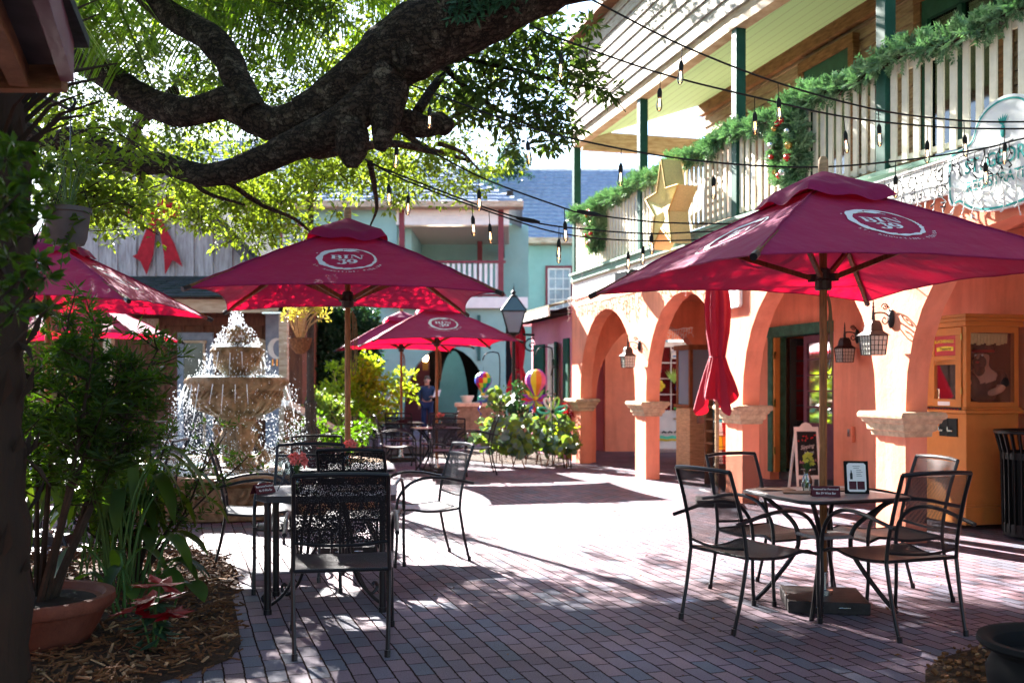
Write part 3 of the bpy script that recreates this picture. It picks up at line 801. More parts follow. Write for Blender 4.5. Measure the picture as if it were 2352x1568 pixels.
orn = thing('flower_ornament', 'orange flower ornament on the left of the white door', 'ornament', (3.13, Y0-.05, 1.3)); b_ = MB()
for k in range(5):
    a = 2*PI*k/5; b_.ball((3.14+.07*math.cos(a), Y0-.07, 1.40+.07*math.sin(a)), .055, sc3=(1,.3,1))
b_.build('petals', MT['spin_yellow'], orn)
orn = thing('sandal_ornament', 'pink and blue sandal ornament above the orange flower', 'ornament', (3.13, Y0-.05, 1.6)); b_ = MB()
b_.ball((3.13,Y0-.07,1.66), .05, sc3=(.8,.3,1.7)); b_.ball((3.15,Y0-.07,1.78), .05, sc3=(.8,.3,1)); b_.build('sole', MT['spin_pink'], orn)
b_ = MB(); b_.tube([(3.10,Y0-.10,1.70),(3.14,Y0-.10,1.78),(3.17,Y0-.10,1.70)], .012, 6); b_.build('strap', MT['spin_cyan'], orn)
orn = thing('bell_ornament', 'yellow bell ornament at the top left of the white door', 'ornament', (3.13, Y0-.05, 2.0)); b_ = MB()
b_.lathe([(.055,0),(.045,.08),(.02,.15),(.001,.17)], (3.14,Y0-.08,1.93), 10); b_.build('bell', MT['spin_yellow'], orn)
orn = thing('beach_plaque', 'turquoise wave plaque with small pegs low on the white door', 'plaque', (3.5, Y0-.05, .35)); b_ = MB()
b_.strip([(3.12+.05*k, .30+.012*math.sin(k*1.3)) for k in range(17)], .07, lambda a, z: V((a, Y0-.05, z))); b_.build('wave_panel', MT['spin_mint'], orn)
b_ = MB(); b_.strip([(3.12+.05*k, .25+.010*math.sin(k*1.3)) for k in range(17)], .04, lambda a, z: V((a, Y0-.052, z))); b_.build('sand_panel', MT['spin_yellow'], orn)
b_ = MB(); [b_.tube([(3.2+.13*k,Y0-.05,.40),(3.24+.13*k,Y0-.05,.43),(3.29+.13*k,Y0-.05,.40)], .015, 6) for k in range(5)]; b_.build('pegs', MT['ink'], orn)
# ---------------------------------------------------------------- pink building beyond the inn
pink = thing('pink_building', 'pink building with green shutters and a mossy shingle roof beside the inn', 'building', (.9, 19.5, 0))
pa, pb = V((1.12,18.62,0)), V((.42,21.4,0)); pd = (pb-pa).normalized(); pn = V((pd.y,-pd.x,0)); pn = pn if pn.x > 0 else -pn
PL = (pb-pa).length
def Pk(s, d, z): return pa+pd*s+pn*d+V((0,0,z))
def pblock(mb, s0, s1, d0, d1, z0, z1): mb.hexa([Pk(s0,d0,z0),Pk(s1,d0,z0),Pk(s1,d1,z0),Pk(s0,d1,z0)],[Pk(s0,d0,z1),Pk(s1,d0,z1),Pk(s1,d1,z1),Pk(s0,d1,z1)])
mb = MB(); o0, o1 = 1.05, 1.75
pblock(mb, .02, o0, 0, .2, 0, 2.9); pblock(mb, o1, PL, 0, .2, 0, 2.9); pblock(mb, o0, o1, 0, .2, 2.25, 2.9); pblock(mb, PL-.2, PL, .201, 3.0, 0, 2.9)
mb.build('wall', MT['stucco_pink'], pink)
mb = MB(); pblock(mb, o0, o0+.07, .03, .16, 0, 2.25); pblock(mb, o1-.07, o1, .03, .16, 0, 2.25); pblock(mb, o0+.071, o1-.071, .03, .16, 2.17, 2.25); pblock(mb, o0+.071, o1-.071, .06, .12, 1.2, 1.25); pblock(mb,(o0+o1)/2-.02,(o0+o1)/2+.02,.06,.12,0,2.17)
wn = mb.build('window', MT['white_paint'], pink)
mb = MB(); pblock(mb, o0+.07, o1-.07, .10, .11, 0, 2.17); mb.build('pane', MT['pane_sky'], wn, root=pink)
for s0, an in ((o0-.03, 1), (o1+.03, -1)):
    mb = MB(); e = Pk(s0, -.01, 0); dv = (pd*(-an)*.9 - pn*.35).normalized() if an == 1 else (pd*.95-pn*.25).normalized()
    for z0, z1, t in ((.05, 2.25, .04),): 
        nv = V((-dv.y, dv.x, 0))*t
        mb.hexa([e+V((0,0,z0)), e+dv*.42+V((0,0,z0)), e+dv*.42+nv+V((0,0,z0)), e+nv+V((0,0,z0))], [e+V((0,0,z1)), e+dv*.42+V((0,0,z1)), e+dv*.42+nv+V((0,0,z1)), e+nv+V((0,0,z1))])
    for z in (.5, 1.85):
        c = e+dv*.21+V((0,0,z)); mb.box(tuple(c), (.42,.085,.12), rz=math.atan2(dv.y, dv.x))
    mb.build('shutter', MT['green_paint'], pink)
for z_ in (0,):
    mb = MB(); e = Pk(.12,-.02,0); mb.hexa([Pk(.1,-.05,.1),Pk(.42,-.05,.1),Pk(.42,-.01,.1),Pk(.1,-.01,.1)],[Pk(.1,-.05,2.3),Pk(.42,-.05,2.3),Pk(.42,-.01,2.3),Pk(.1,-.01,2.3)]); mb.build('shutter', MT['green_paint'], pink)
mb = MB()
for k in range(9):   # shingle courses
    d0 = -.45+k*.30; z = 2.86+k*.085
    mb.hexa([Pk(.0,d0,z),Pk(PL+.35,d0,z),Pk(PL+.35,d0+.33,z+.085),Pk(.0,d0+.33,z+.085)],[Pk(.0,d0,z+.05),Pk(PL+.35,d0,z+.05),Pk(PL+.35,d0+.33,z+.10),Pk(.0,d0+.33,z+.10)])
mb.build('roof', MT['brown_shingle'], pink)
mb = MB(); pblock(mb, .0, PL+.37, -.47, -.43, 2.70, 2.86); pblock(mb, PL+.34, PL+.38, -.43, 2.4, 2.70, 2.86); mb.build('fascia', MT['peel_white'], pink)
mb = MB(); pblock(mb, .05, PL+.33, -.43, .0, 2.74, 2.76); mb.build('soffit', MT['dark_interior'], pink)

# ---------------------------------------------------------------- green building across the court
gb = thing('green_building', 'two storey green building with a blue grey shingle roof, porch and arched entry', 'building', (-1.5, 24, 0))
def G(u, v, Y): return at(u, v, Y)
YF = 24.0
ax0, ax1 = (925-CX)/F_*YF, (1125-CX)/F_*YF           # arch opening
xr = (1160-CX)/F_*YF; xl = -9.5
def gf(s, d, z): return V((s, YF+d, z))
mb = MB(); arch_wall(mb, gf, [(ax0, ax1)], xl, xr, .35, 3.30, .75, 2.34, pw=1.0); mb.build('arch_wall', MT['stucco_teal'], gb)
mb = MB(); mb.box(((xl-2.77)/2, YF+.175, 4.55), (-2.77-xl,.35,2.5)); mb.box((-2.77+.15, YF+1.9, 4.55), (.3,3.0,2.5)); mb.box((-1.3, YF+3.3, 4.55), (3.5,.2,2.5))
mb.box((xr-.15, YF+2.1, 1.65), (.3,3.5,3.3)); mb.box((xl+.2, YF+4, 2.9), (.3,7,5.8)); mb.build('wall', MT['stucco_teal'], gb)
# room behind the arch: its shade is put into near-black parts, teal wall beyond two arches
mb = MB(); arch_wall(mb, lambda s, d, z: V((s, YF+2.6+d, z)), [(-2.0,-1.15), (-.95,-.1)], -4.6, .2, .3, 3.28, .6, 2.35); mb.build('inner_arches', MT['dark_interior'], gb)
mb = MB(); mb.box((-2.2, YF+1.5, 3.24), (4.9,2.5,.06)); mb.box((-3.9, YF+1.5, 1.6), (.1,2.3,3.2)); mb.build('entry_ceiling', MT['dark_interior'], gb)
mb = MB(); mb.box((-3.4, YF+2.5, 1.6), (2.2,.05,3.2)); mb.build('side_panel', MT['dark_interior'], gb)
mb = MB(); mb.box((-1.6, YF+5.2, 1.7), (5.4,.1,3.4)); mb.build('back_wall', MT['stucco_teal'], gb)
mb = MB(); mb.box((-2.6, YF+2.5, 1.2), (.8,.06,2.3)); mb.build('door', MT['mauve_paint'], gb)
# porch: floor, posts, railing, beam, siding, ceiling
mb = MB(); mb.box((-1.25, YF+1.65, 3.40), (3.2,3.6,.2)); mb.build('porch_floor', MT['beam_pale'], gb)
mb = MB(); mb.box((-1.27, YF-.17, 3.39), (3.3,.04,.26)); mb.build('porch_band', MT['white_paint'], gb)
for (x, y, h) in ((xr-.10, YF-.02, 2.2), (-.86, YF+2.6, 2.1), (-2.65, YF-.02, 2.2)):
    mb = MB(); mb.box((x, y, 3.51+h/2), (.13,.13,h)); mb.build('post', MT['maroon_paint'], gb)
mb = MB(); 
for i in range(16): mb.box((xr-.10, YF+.12+i*.165, 3.98), (.03,.07,.72))
for i in range(19): mb.box((xr-.2-i*.13, YF-.03, 3.98), (.07,.03,.72))
mb.build('railing', MT['white_paint'], gb)
mb = MB(); mb.box((xr-.10, YF+1.35, 4.38), (.07,2.6,.06)); mb.box((-1.35, YF-.03, 4.38), (2.4,.07,.06)); mb.box((xr-.10, YF+1.35, 3.58), (.05,2.6,.05)); mb.box((-1.35, YF-.03, 3.58), (2.4,.05,.05)); mb.build('rail', MT['maroon_paint'], gb)
mb = MB(); mb.box((xr-.10, YF+1.6, 5.0), (.14,2.9,.26)); mb.build('side_beam', MT['soffit_board'], gb)
mb = MB()
for k in range(4): mb.box((-1.43, YF-.05+k*.004, 5.32+k*.115), (2.72,.05,.112))
mb.build('porch_siding', MT['white_paint'], gb)
mb = MB(); mb.box((-1.43, YF+1.6, 5.27), (2.7,3.1,.04)); mb.build('porch_ceiling', MT['cream_paint'], gb)
mb = MB(); mb.box((xr-.05, YF+1.6, 5.45), (.06,3.1,.3)); mb.build('gable_board', MT['siding_weathered'], gb)
# front wing roof: courses of shingles, hip at the right
def shingle_roof(mb, a, b, up, n, course, th=.03, shrink=0.0, shrink_l=0.0):
    """a,b: eave ends; up: vector up the slope per course"""
    a, b, up = V(a), V(b), V(up); d = (b-a).normalized()
    rnd = random.Random(3)
    t0, t1 = a+up*(n-.1)+d*(shrink_l*n), b+up*(n-.1)-d*(shrink*n); dz = V((0,0,-.004)); mb.hexa([a, b, t1, t0], [a+V((0,0,.012)), b+V((0,0,.012)), t1+V((0,0,.0)), t0+V((0,0,.0))]) if False else mb.add([a-dz*2, b-dz*2, t1-dz*2, t0-dz*2], [(0,1,2,3)])
    for k in range(n):
        p, q = a+up*k+d*(shrink_l*k), b+up*k-d*(shrink*k)
        L_ = (q-p).length; m = max(1, int(L_/.28)); lift = V((0,0,th))
        off = rnd.random()*.2
        for j in range(m):
            s0, s1 = L_*j/m+.006, L_*(j+1)/m-.006
            w = rnd.uniform(-.02,.02); z = rnd.uniform(0,.012)
            p0, p1 = p+d*s0-up*(.08+w), p+d*s1-up*(.08+w)
            mb.hexa([p0, p1, p+d*s1+up*.98, p+d*s0+up*.98], [p0+lift+V((0,0,z)), p1+lift+V((0,0,z)), p+d*s1+up*.98+V((0,0,.012)), p+d*s0+up*.98+V((0,0,.012))])
mb = MB(); shingle_roof(mb, (-9.6, YF-.45, 5.78), (.25, YF-.45, 5.72), (0,.20,.115), 22, .2, .045, shrink=.19); mb.build('wing_roof', MT['slate_shingle'], gb)
mb = MB(); mb.hexa([V((.25,YF-.45,5.70)),V((.25,YF+4,5.70)),V((-3.9,YF+3.95,8.2)),V((-3.9,YF+3.9,8.2))],[V((.27,YF-.45,5.74)),V((.27,YF+4,5.74)),V((-3.9,YF+3.95,8.25)),V((-3.9,YF+3.9,8.25))]); mb.build('hip_roof', MT['slate_shingle'], gb)
mb = MB(); mb.box((-4.68, YF-.46, 5.70), (9.9,.05,.14)); mb.box((-4.68, YF-.25, 5.64), (9.9,.40,.03)); mb.build('eave_board', MT['beam_pale'], gb)
# main block set back
YB = 29.9
mb = MB(); mb.box((-.1, YB+.2, 2.9), (9.6,.4,5.8)); mb.build('main_wall', MT['stucco_teal'], gb)
mb = MB(); shingle_roof(mb, (-6.5, YB-.45, 5.80), (5.2, YB-.45, 5.72), (.03,.21,.155), 19, .2, .05); mb.build('main_roof', MT['slate_shingle'], gb)
mb = MB(); mb.box((-.6, YB-.47, 5.70), (11.6,.05,.16)); mb.box((-.6, YB-.2, 5.62), (11.6,.5,.03)); mb.build('eave_board', MT['beam_pale'], gb)
def sash(parent, u0, v0, u1, v1, Y, rows=4, cols=3):
    a, b_ = at(u0, v0, Y), at(u1, v1, Y); x0, x1, z1, z0 = a.x, b_.x, a.z, b_.z
    mb = MB(); t = .07
    mb.box(((x0+x1)/2, Y-.03, z1+t/2), (x1-x0+2*t,.08,t)); mb.box(((x0+x1)/2, Y-.03, z0-t/2), (x1-x0+2*t,.08,t)); mb.box((x0-t/2, Y-.03, (z0+z1)/2), (t,.08,z1-z0-.002)); mb.box((x1+t/2, Y-.03, (z0+z1)/2), (t,.08,z1-z0-.002))
    o = mb.build('window', MT['maroon_paint'], parent)
    mb = MB(); t = .05
    mb.box(((x0+x1)/2, Y-.02, z1-t/2), (x1-x0,.05,t)); mb.box(((x0+x1)/2, Y-.02, z0+t/2), (x1-x0,.05,t)); mb.box((x0+t/2, Y-.02, (z0+z1)/2), (t,.05,z1-z0-.11)); mb.box((x1-t/2, Y-.02, (z0+z1)/2), (t,.05,z1-z0-.11)); mb.box(((x0+x1)/2, Y-.022, (z0+z1)/2), (x1-x0-.11,.05,t))
    for i in range(1, cols): x = lerp(x0, x1, i/cols); mb.box((x, Y-.015, (z0+z1)/2), (.025,.03,z1-z0-.12))
    for j in range(1, rows): z = lerp(z0, z1, j/rows); mb.box(((x0+x1)/2, Y-.013, z), (x1-x0-.12,.03,.025))
    mb.build('frame', MT['white_paint'], o, root=parent)
    mb = MB(); mb.box(((x0+x1)/2, Y-.004, (z0+z1)/2), (x1-x0,.006,z1-z0)); mb.build('pane', MT['window_pale'], o, root=parent)
simple('window_pale', (.30,.36,.40), .12, 0, var=.25, vscale=3)
simple('window_dark', (.05,.06,.07), .1, 0, var=.4, vscale=3)
sash(gb, 1258, 616, 1311, 712, YB)
sash(gb, 1104, 612, 1148, 700, YB)
sash(gb, 650, 522, 700, 600, YF)
sash(gb, 640, 838, 672, 950, YF-.02)
# bracket shelf and leader pipe on the front wall
mb = MB(); mb.box(((1100-CX)/F_*YF*1.0, YF-.03, 2.55), (.08,.06,1.1)); mb.build('downpipe', MT['teal_dark'], gb)

# low stone counter with tubs in front of the arch
ct = thing('stone_counter', 'low stone counter topped with a slab in front of the green arch', 'counter', (-.75, 27, 0))
mb = MB(); mb.box((-.82, 27.1, .42), (1.30,1.0,.84)); mb.build('base', MT['stone_wall'], ct)
mb = MB(); mb.box((-.82, 27.1, .895), (1.42,1.1,.11)); mb.build('slab', MT['capital_stone'], ct, bevel=.015)
mb = MB(); mb.box((.75, 27.6, .42), (1.7,.7,.84)); mb.build('side_base', MT['stone_wall'], ct)
def tub(x, y, z, r, label):
    t = thing('tub', label, 'tub', (x, y, z), 0, 'white tubs by the green arch')
    b_ = MB(); b_.lathe([(r*.62,0),(r*.9,.14),(r,.15),(r,.19),(r*.93,.19),(r*.6,.03),(.001,.03)], (x, y, z), 16); b_.build('bowl', MT['cream_paint'], t, smooth=True)
tub(-1.22, 27.0, .95, .19, 'white tub on the left end of the stone counter')
tub(-.62, 27.1, .95, .22, 'wider white tub on the right of the stone counter')
b_ = MB(); b_.grid(lambda a, c: V((-1.0+a*.85, 26.62+c*.34, .955+.13*math.sin(PI*a)*math.sin(PI*c)+.02*math.sin(a*19))), 14, 5); tp = b_.build('tarp', MT['tarp_blue'])
tag(tp, 'crumpled dark blue tarp on the stone counter', 'tarp')

# the green building stands well back, behind its own shade
KG = 34/24
gb.scale = (KG,)*3; gb.location = (-1.5*KG, 34, -.58)
# ---------------------------------------------------------------- wooden barn on the left
barn = thing('barn_building', 'weathered wooden building with a white plank gable and brown porch', 'building', (-6, 16, 0))
YP, YW, YG = 15.0, 16.4, 17.2
xR = (657-CX)/F_*YP
def zat(v, Y): return HC+(H_-v)/F_*Y
# brown plank porch wall
mb = MB(); x = -11.5
while x < xR-.15:
    mb.box((x+.16, YW+.03, 1.5), (.31,.05,3.0)); mb.box((x, YW-.012, 1.5), (.06,.03,3.0)); x += .32
mb.build('plank_wall', MT['barn_brown'], barn)
mb = MB(); mb.box(((-7.9+xR)/2, YW-.04, zat(738,YW)), (xR+7.4,.05,.14)); mb.build('rail_board', MT['barn_brown'], barn)
for u in (652,): 
    mb = MB(); mb.box(((u-CX)/F_*YP, YP, 1.35), (.12,.14,2.7)); mb.build('post', MT['beam_pale'], barn)
mb = MB(); mb.box(((632-CX)/F_*YW, YW-.08, 1.3), (.26,.06,2.6)); mb.build('corner_board', MT['slate_shingle'], barn)
for u in (250, 40):
    mb = MB(); mb.box(((u-CX)/F_*YP, YP, 1.35), (.12,.14,2.7)); mb.build('post', MT['beam_pale'], barn)
mb = MB(); mb.box(((-11.5+xR+.15)/2, YP, zat(703,YP)), (xR+11.65,.14,.20)); mb.build('porch_beam', MT['beam_pale'], barn)
mb = MB(); mb.box(((-11.5+xR+.1)/2, YP+.1, zat(685,YP)), (xR+11.6,.10,.06)); mb.build('trim_board', MT['maroon_paint'], barn)
mb = MB(); mb.box(((-11.5+xR)/2, (YP+YW)/2, zat(703,YP)+.13), (xR+11.5,YW-YP,.03)); mb.build('porch_ceiling', MT['barn_brown'], barn)
mb = MB(); shingle_roof(mb, (-11.6, YP-.25, zat(682,YP-.25)), (xR+.35, YP-.25, zat(682,YP-.25)), (0,.245,.060), 9, .2, .025); mb.build('porch_roof', MT['mossy_shingle'], barn)
# dark door and window
dr = MB(); u0, u1 = 418, 470
a, b_ = at(425, 752, YW), at(478, 900, YW)
dr.box(((a.x+b_.x)/2, YW-.05, 1.1), (b_.x-a.x+.2,.06,2.35)); do = dr.build('door', MT['slate_shingle'], barn)
dr = MB(); dr.box(((a.x+b_.x)/2, YW-.09, 1.1), (b_.x-a.x-.02,.03,2.1)); dr.build('leaf_panel', MT['window_dark'], do, root=barn)
dr = MB(); dr.box(((a.x+b_.x)/2, YW-.115, 2.12), (b_.x-a.x+.02,.02,.04)); dr.box((b_.x-.03, YW-.115, 1.1), (.035,.02,2.0)); dr.build('trim', MT['beam_pale'], do, root=barn)
mb = MB(); mb.box(tuple(at(292, 742, YW-.09)+V((.0,0,0))), (.34,.02,.15)); nb = at(340, 742, YW-.10)
mb = MB(); mb.box((nb.x, nb.y, nb.z), (.34,.02,.15)); mb.build('number_plate', MT['beam_pale'], barn)
mb = MB(); f = frame((nb.x, nb.y-.014, nb.z), (1,0,0), (0,0,1)); add_text(mb, '210', f, .15, bold=.01); mb.build('number', MT['cream_paint'], barn)
# round pale disc and dark panel behind the fountain
mb = MB(); c = at(596, 822, YW-.07)
mb.prism([(.34*math.cos(t)*.9, .62*math.sin(t)) for t in [PI*i/16 for i in range(17)]]+[(-.306,-.7),(.306,-.7)], lambda x_, z_: V((c.x+x_, c.y, c.z-.3+z_)), (0,.03,0)); mb.build('arched_board', MT['beam_pale'], barn)
# gable wall above
gx0, gx1 = (440-500-CX)/F_*YG, (612-CX)/F_*YG
apx, apz = (330-CX)/F_*YG, zat(330,YG); zb = zat(640, YG); half = gx1-apx
mb = MB(); x = apx-half; w_ = .33
while x < gx1-.02:
    xe = min(x+w_, gx1); za = zb+(apz-zb)*(1-abs(x-apx)/half); zc = zb+(apz-zb)*(1-abs(xe-apx)/half)
    if x < apx < xe: za = zc = min(za, zc)
    mb.hexa([V((x+.004,YG,zb-.6)),V((xe-.004,YG,zb-.6)),V((xe-.004,YG+.04,zb-.6)),V((x+.004,YG+.04,zb-.6))],[V((x+.004,YG,max(zb,za))),V((xe-.004,YG,max(zb,zc))),V((xe-.004,YG+.04,max(zb,zc))),V((x+.004,YG+.04,max(zb,za)))])
    mb.box((x, YG-.02, (zb-.6+max(zb,za)-.05)/2), (.055,.035,max(zb,za)-.05-zb+.6)); x += w_
mb.build('gable_wall', MT['barn_weathered'], barn)
for sgn in (-1, 1):
    mb = MB(); mb.bar((apx, YG-.15, apz+.02), (apx+sgn*(half+.35), YG-.15, zb-.32), .35, .14); mb.build('rake_board', MT['soffit_board'], barn)
    mb = MB(); mb.hexa([V((apx,YG-.3,apz+.10)),V((apx+sgn*(half+.45),YG-.3,zb-.32)),V((apx+sgn*(half+.45),YG+5,zb-.32)),V((apx,YG+5,apz+.10))],[V((apx,YG-.3,apz+.18)),V((apx+sgn*(half+.5),YG-.3,zb-.24)),V((apx+sgn*(half+.5),YG+5,zb-.24)),V((apx,YG+5,apz+.18))]); mb.build('roof', MT['mossy_shingle'], barn)
mb = MB(); mb.box((xR-.1, YW+1.8, 1.5), (.1,3.6,3.0)); mb.box((gx1-.05, YG+2.5, (zb-.6+zb+.1)/2), (.08,5,.7)); mb.build('side_wall', MT['barn_brown'], barn)
KB_ = 1.4
barn.scale = (KB_,)*3; barn.location = (-6*KB_, 16*KB_, -.56)
# metal flood lamp under the beam and moon ornament on the corner
fl = thing('flood_lamp', 'small grey flood lamp under the end of the barn porch beam', 'lamp', tuple(at(627, 718, YP*1.4-.02)))
c = at(627, 719, YP*1.4-.02); mb = MB(); mb.box((c.x,c.y,c.z), (.42,.22,.05)); mb.build('housing', MT['metal_bright'], fl, bevel=.01); mb = MB(); mb.box((c.x,c.y,c.z+.04), (.03,.03,.05)); mb.build('bracket', MT['metal_dark'], fl)
mo = at(635, 800, (YW-.14)*1.4)
mn = thing('moon_ornament', 'white crescent moon chime hung on the barn corner board', 'ornament', tuple(mo))
mb = MB(); out = [(.20*math.cos(t), .24*math.sin(t)) for t in [R(70+i*20) for i in range(12)]]; inn_ = [(.07+.155*math.cos(t), .20*math.sin(t)) for t in [R(290-i*20) for i in range(12)]]
mb.prism(out+inn_, lambda x_, z_: V((mo.x+x_, mo.y, mo.z+z_)), (0,.02,0)); mb.build('crescent', MT['white_paint'], mn)
for k in range(3): mb = MB(); mb.tube([(mo.x-.09+k*.10, mo.y, mo.z-.24), (mo.x-.09+k*.10, mo.y, mo.z-.40)], .02, 6); mb.build('chime', MT['brass'], mn)

# red ribbon bow on the gable
bc = at(352, 500, (YG-.12)*1.4)
bow = thing('ribbon_bow', 'big red ribbon bow hung on the white plank gable', 'bow', tuple(bc))
def P2(x_, z_, dy=0): return V((bc.x+x_*1.4, bc.y+dy, bc.z+z_*1.4))
mb = MB()
for sgn in (-1, 1):
    mb.grid(lambda a, b2: P2(sgn*(.04+.42*a), .13+.05*math.sin(a*PI)+(b2-.5)*(.12+.26*math.sin(a*PI*.8)), -.06*math.sin(a*PI)-.05*math.sin(b2*PI)), 8, 5)
mb.build('loop', MT['bow_red'], bow, smooth=True)
for pts in ([(-.02,.05),(-.16,-.30),(-.28,-.62),(-.36,-.66),(-.22,-.75),(-.12,-.98),(.0,-.62),(.06,0)], [(.02,.02),(.12,-.30),(.18,-.62),(.20,-.97),(.33,-.72),(.50,-.84),(.36,-.45),(.10,.03)]):
    mb = MB(); mb.prism(pts, lambda x_, z_: P2(x_, z_), (0,.02,0)); mb.build('tail', MT['bow_red'], bow)
mb = MB(); mb.ball((bc.x, bc.y-.05, bc.z+.12), .09, sc3=(1,.7,1)); mb.build('knot', MT['bow_red'], bow, smooth=True)

# ---------------------------------------------------------------- kiosk eave in the top left corner
kr = thing('kiosk_roof', 'corner of a boarded kiosk eave with a mauve edge board, top left', 'roof', (-2.2, 3.6, 2.6))
e0 = V((-1.82,4.0,2.69)); e1 = V((-1.36,2.7,2.69)); lf_ = V((-1,0,0))
mb = MB(); mb.hexa([e0+lf_*3, e0, e1, e1+lf_*3], [e0+lf_*3+V((0,0,.03)), e0+V((0,0,.03)), e1+V((0,0,.03)), e1+lf_*3+V((0,0,.03))]); mb.build('soffit', MT['soffit_board'], kr)
mb = MB(); mb.bar(e0+V((.02,.03,.02)), e1+V((.02,0,.02)), .05, .16); mb.build('edge_board', MT['mauve_paint'], kr)
for k in (.14, .29):
    mb = MB(); mb.bar(e0+V((-k-.02,0,-.045)), e1+V((-k-.02,0,-.045)), .07, .085); mb.build('rafter', MT['beam_wood'], kr)
mb = MB(); mb.bar(e0+V((.0,.05,-.03)), e0+V((-3,.05,-.03)), .06, .12); mb.build('beam', MT['beam_wood'], kr)
mb = MB(); mb.box((-3.6, 1.2, 1.34), (2.6,4.2,2.66)); mb.build('wall', MT['barn_brown'], kr)  # unseen kiosk body, added to keep sky light off the left bed
mb = MB(); mb.hexa([e0+V((.08,.1,.1)),e0+V((-3,.1,.1)),e1+V((-3,-.2,.2)),e1+V((.08,-.2,.1))],[e0+V((.08,.1,.14)),e0+V((-3,.1,.14)),e1+V((-3,-.2,1.0)),e1+V((.08,-.2,.14))]); mb.build('roof_deck', MT['mossy_shingle'], kr)
# ---------------------------------------------------------------- wall lanterns
def wall_lantern(loc, rz, label):
    """local frame: wall plane at y=0, lantern stands out towards -y"""
    t = thing('wall_lantern', label, 'lantern', loc, rz, 'black wall lanterns on the inn')
    m = MB(); m.lathe([(.001,0),(.05,.0),(.055,.012),(.035,.03),(.001,.034)], (0,0,0), 12)
    m.v = [V((p.x*.85, -p.z, p.y*1.7)) for p in m.v]; m.build('backplate', MT['iron_brown'], t, local=True, smooth=True)
    a = MB(); a.tube(smoothpath([(0,-.02,.02),(0,-.08,.05),(0,-.16,.05),(0,-.19,.03)], 5), .008, 6)
    a.tube(smoothpath([(0,-.03,-.02),(0,-.07,-.05),(0,-.10,-.02),(0,-.08,.01),(0,-.06,-.005)], 5), .006, 5)
    sp = [(0, -.07-.035*(1-k/22)*math.cos(k*.55), .105+.035*(1-k/22)*math.sin(k*.55)) for k in range(20)]
    a.tube(sp, .006, 5); a.tube(smoothpath([(0,-.02,.04),(0,-.03,.10),(0,-.07,.14)], 4), .006, 5)
    a.tube([(0,-.19,.06),(0,-.19,-.02)], [.012,.018], 8); a.build('arm', MT['iron_brown'], t, local=True, smooth=True)
    f = MB(); f.lathe([(.006,0),(.012,.02),(.007,.035),(.012,.05),(.006,.07),(.008,.085),(.001,.13)], (0,-.19,.05), 8); f.build('finial', MT['iron_brown'], t, local=True, smooth=True)
    r = MB(); rings = [(.108,-.155),(.098,-.150),(.062,-.115),(.052,-.05),(.038,-.02),(.0,-.015)]
    vs = []; fs = []
    for w, z in rings: vs += [(-w,-.19-w,z),(w,-.19-w,z),(w,-.19+w,z),(-w,-.19+w,z)]
    for j in range(len(rings)-1):
        for k in range(4): fs.append((j*4+k, j*4+(k+1)%4, (j+1)*4+(k+1)%4, (j+1)*4+k))
    fs.append((3,2,1,0)); r.add(vs, fs); r.build('hood', MT['iron_brown'], t, local=True)
    c = MB(); w0, w1, z0, z1 = .088, .074, -.158, -.33
    for sx, sy in ((-1,-1),(1,-1),(1,1),(-1,1)): c.bar((sx*w0,-.19+sy*w0,z0),(sx*w1,-.19+sy*w1,z1),.009,.009)
    for q in range(4):
        A = [(-1,-1),(1,-1),(1,1),(-1,1)]; p, s_ = A[q], A[(q+1)%4]
        for k in range(5):
            tt = k/4; w = lerp(w0, w1, tt); z = lerp(z0, z1, tt)
            if k in (0,1,2,3,4): c.bar((p[0]*w,-.19+p[1]*w,z),(s_[0]*w,-.19+s_[1]*w,z),.005,.005)
        for k in (1,2,3):
            e = k/4; x0, y0 = lerp(p[0],s_[0],e), lerp(p[1],s_[1],e)
            c.bar((x0*w0,-.19+y0*w0,z0),(x0*w1,-.19+y0*w1,z1),.004,.004)
    c.build('cage', MT['metal_black'], t, local=True)
    g_ = MB(); w0 -= .005; w1 -= .005
    g_.hexa([(-w1,-.19-w1,z1),(w1,-.19-w1,z1),(w1,-.19+w1,z1),(-w1,-.19+w1,z1)],[(-w0,-.19-w0,z0),(w0,-.19-w0,z0),(w0,-.19+w0,z0),(-w0,-.19+w0,z0)]); g_.build('glass', MT['lamp_panel'], t, local=True)
    return t
rl = RZW-PI/2+PI/2   # wall direction
def lan(s, d, z, label): 
    # local -y must point to the court (-WN); local x along the wall
    rz = math.atan2(-WA.y, -WA.x); return wall_lantern(tuple(W(s, d, z)), rz, label)
lan(.20, 0, 2.01, 'black caged lantern on the white sunlit pier nearest the booth')
lan(6.48, 0, 2.01, 'black caged lantern on the pier between the two farthest arches')
lan(3.50, 1.8, 2.03, 'black caged lantern in shade beside the open bar door')

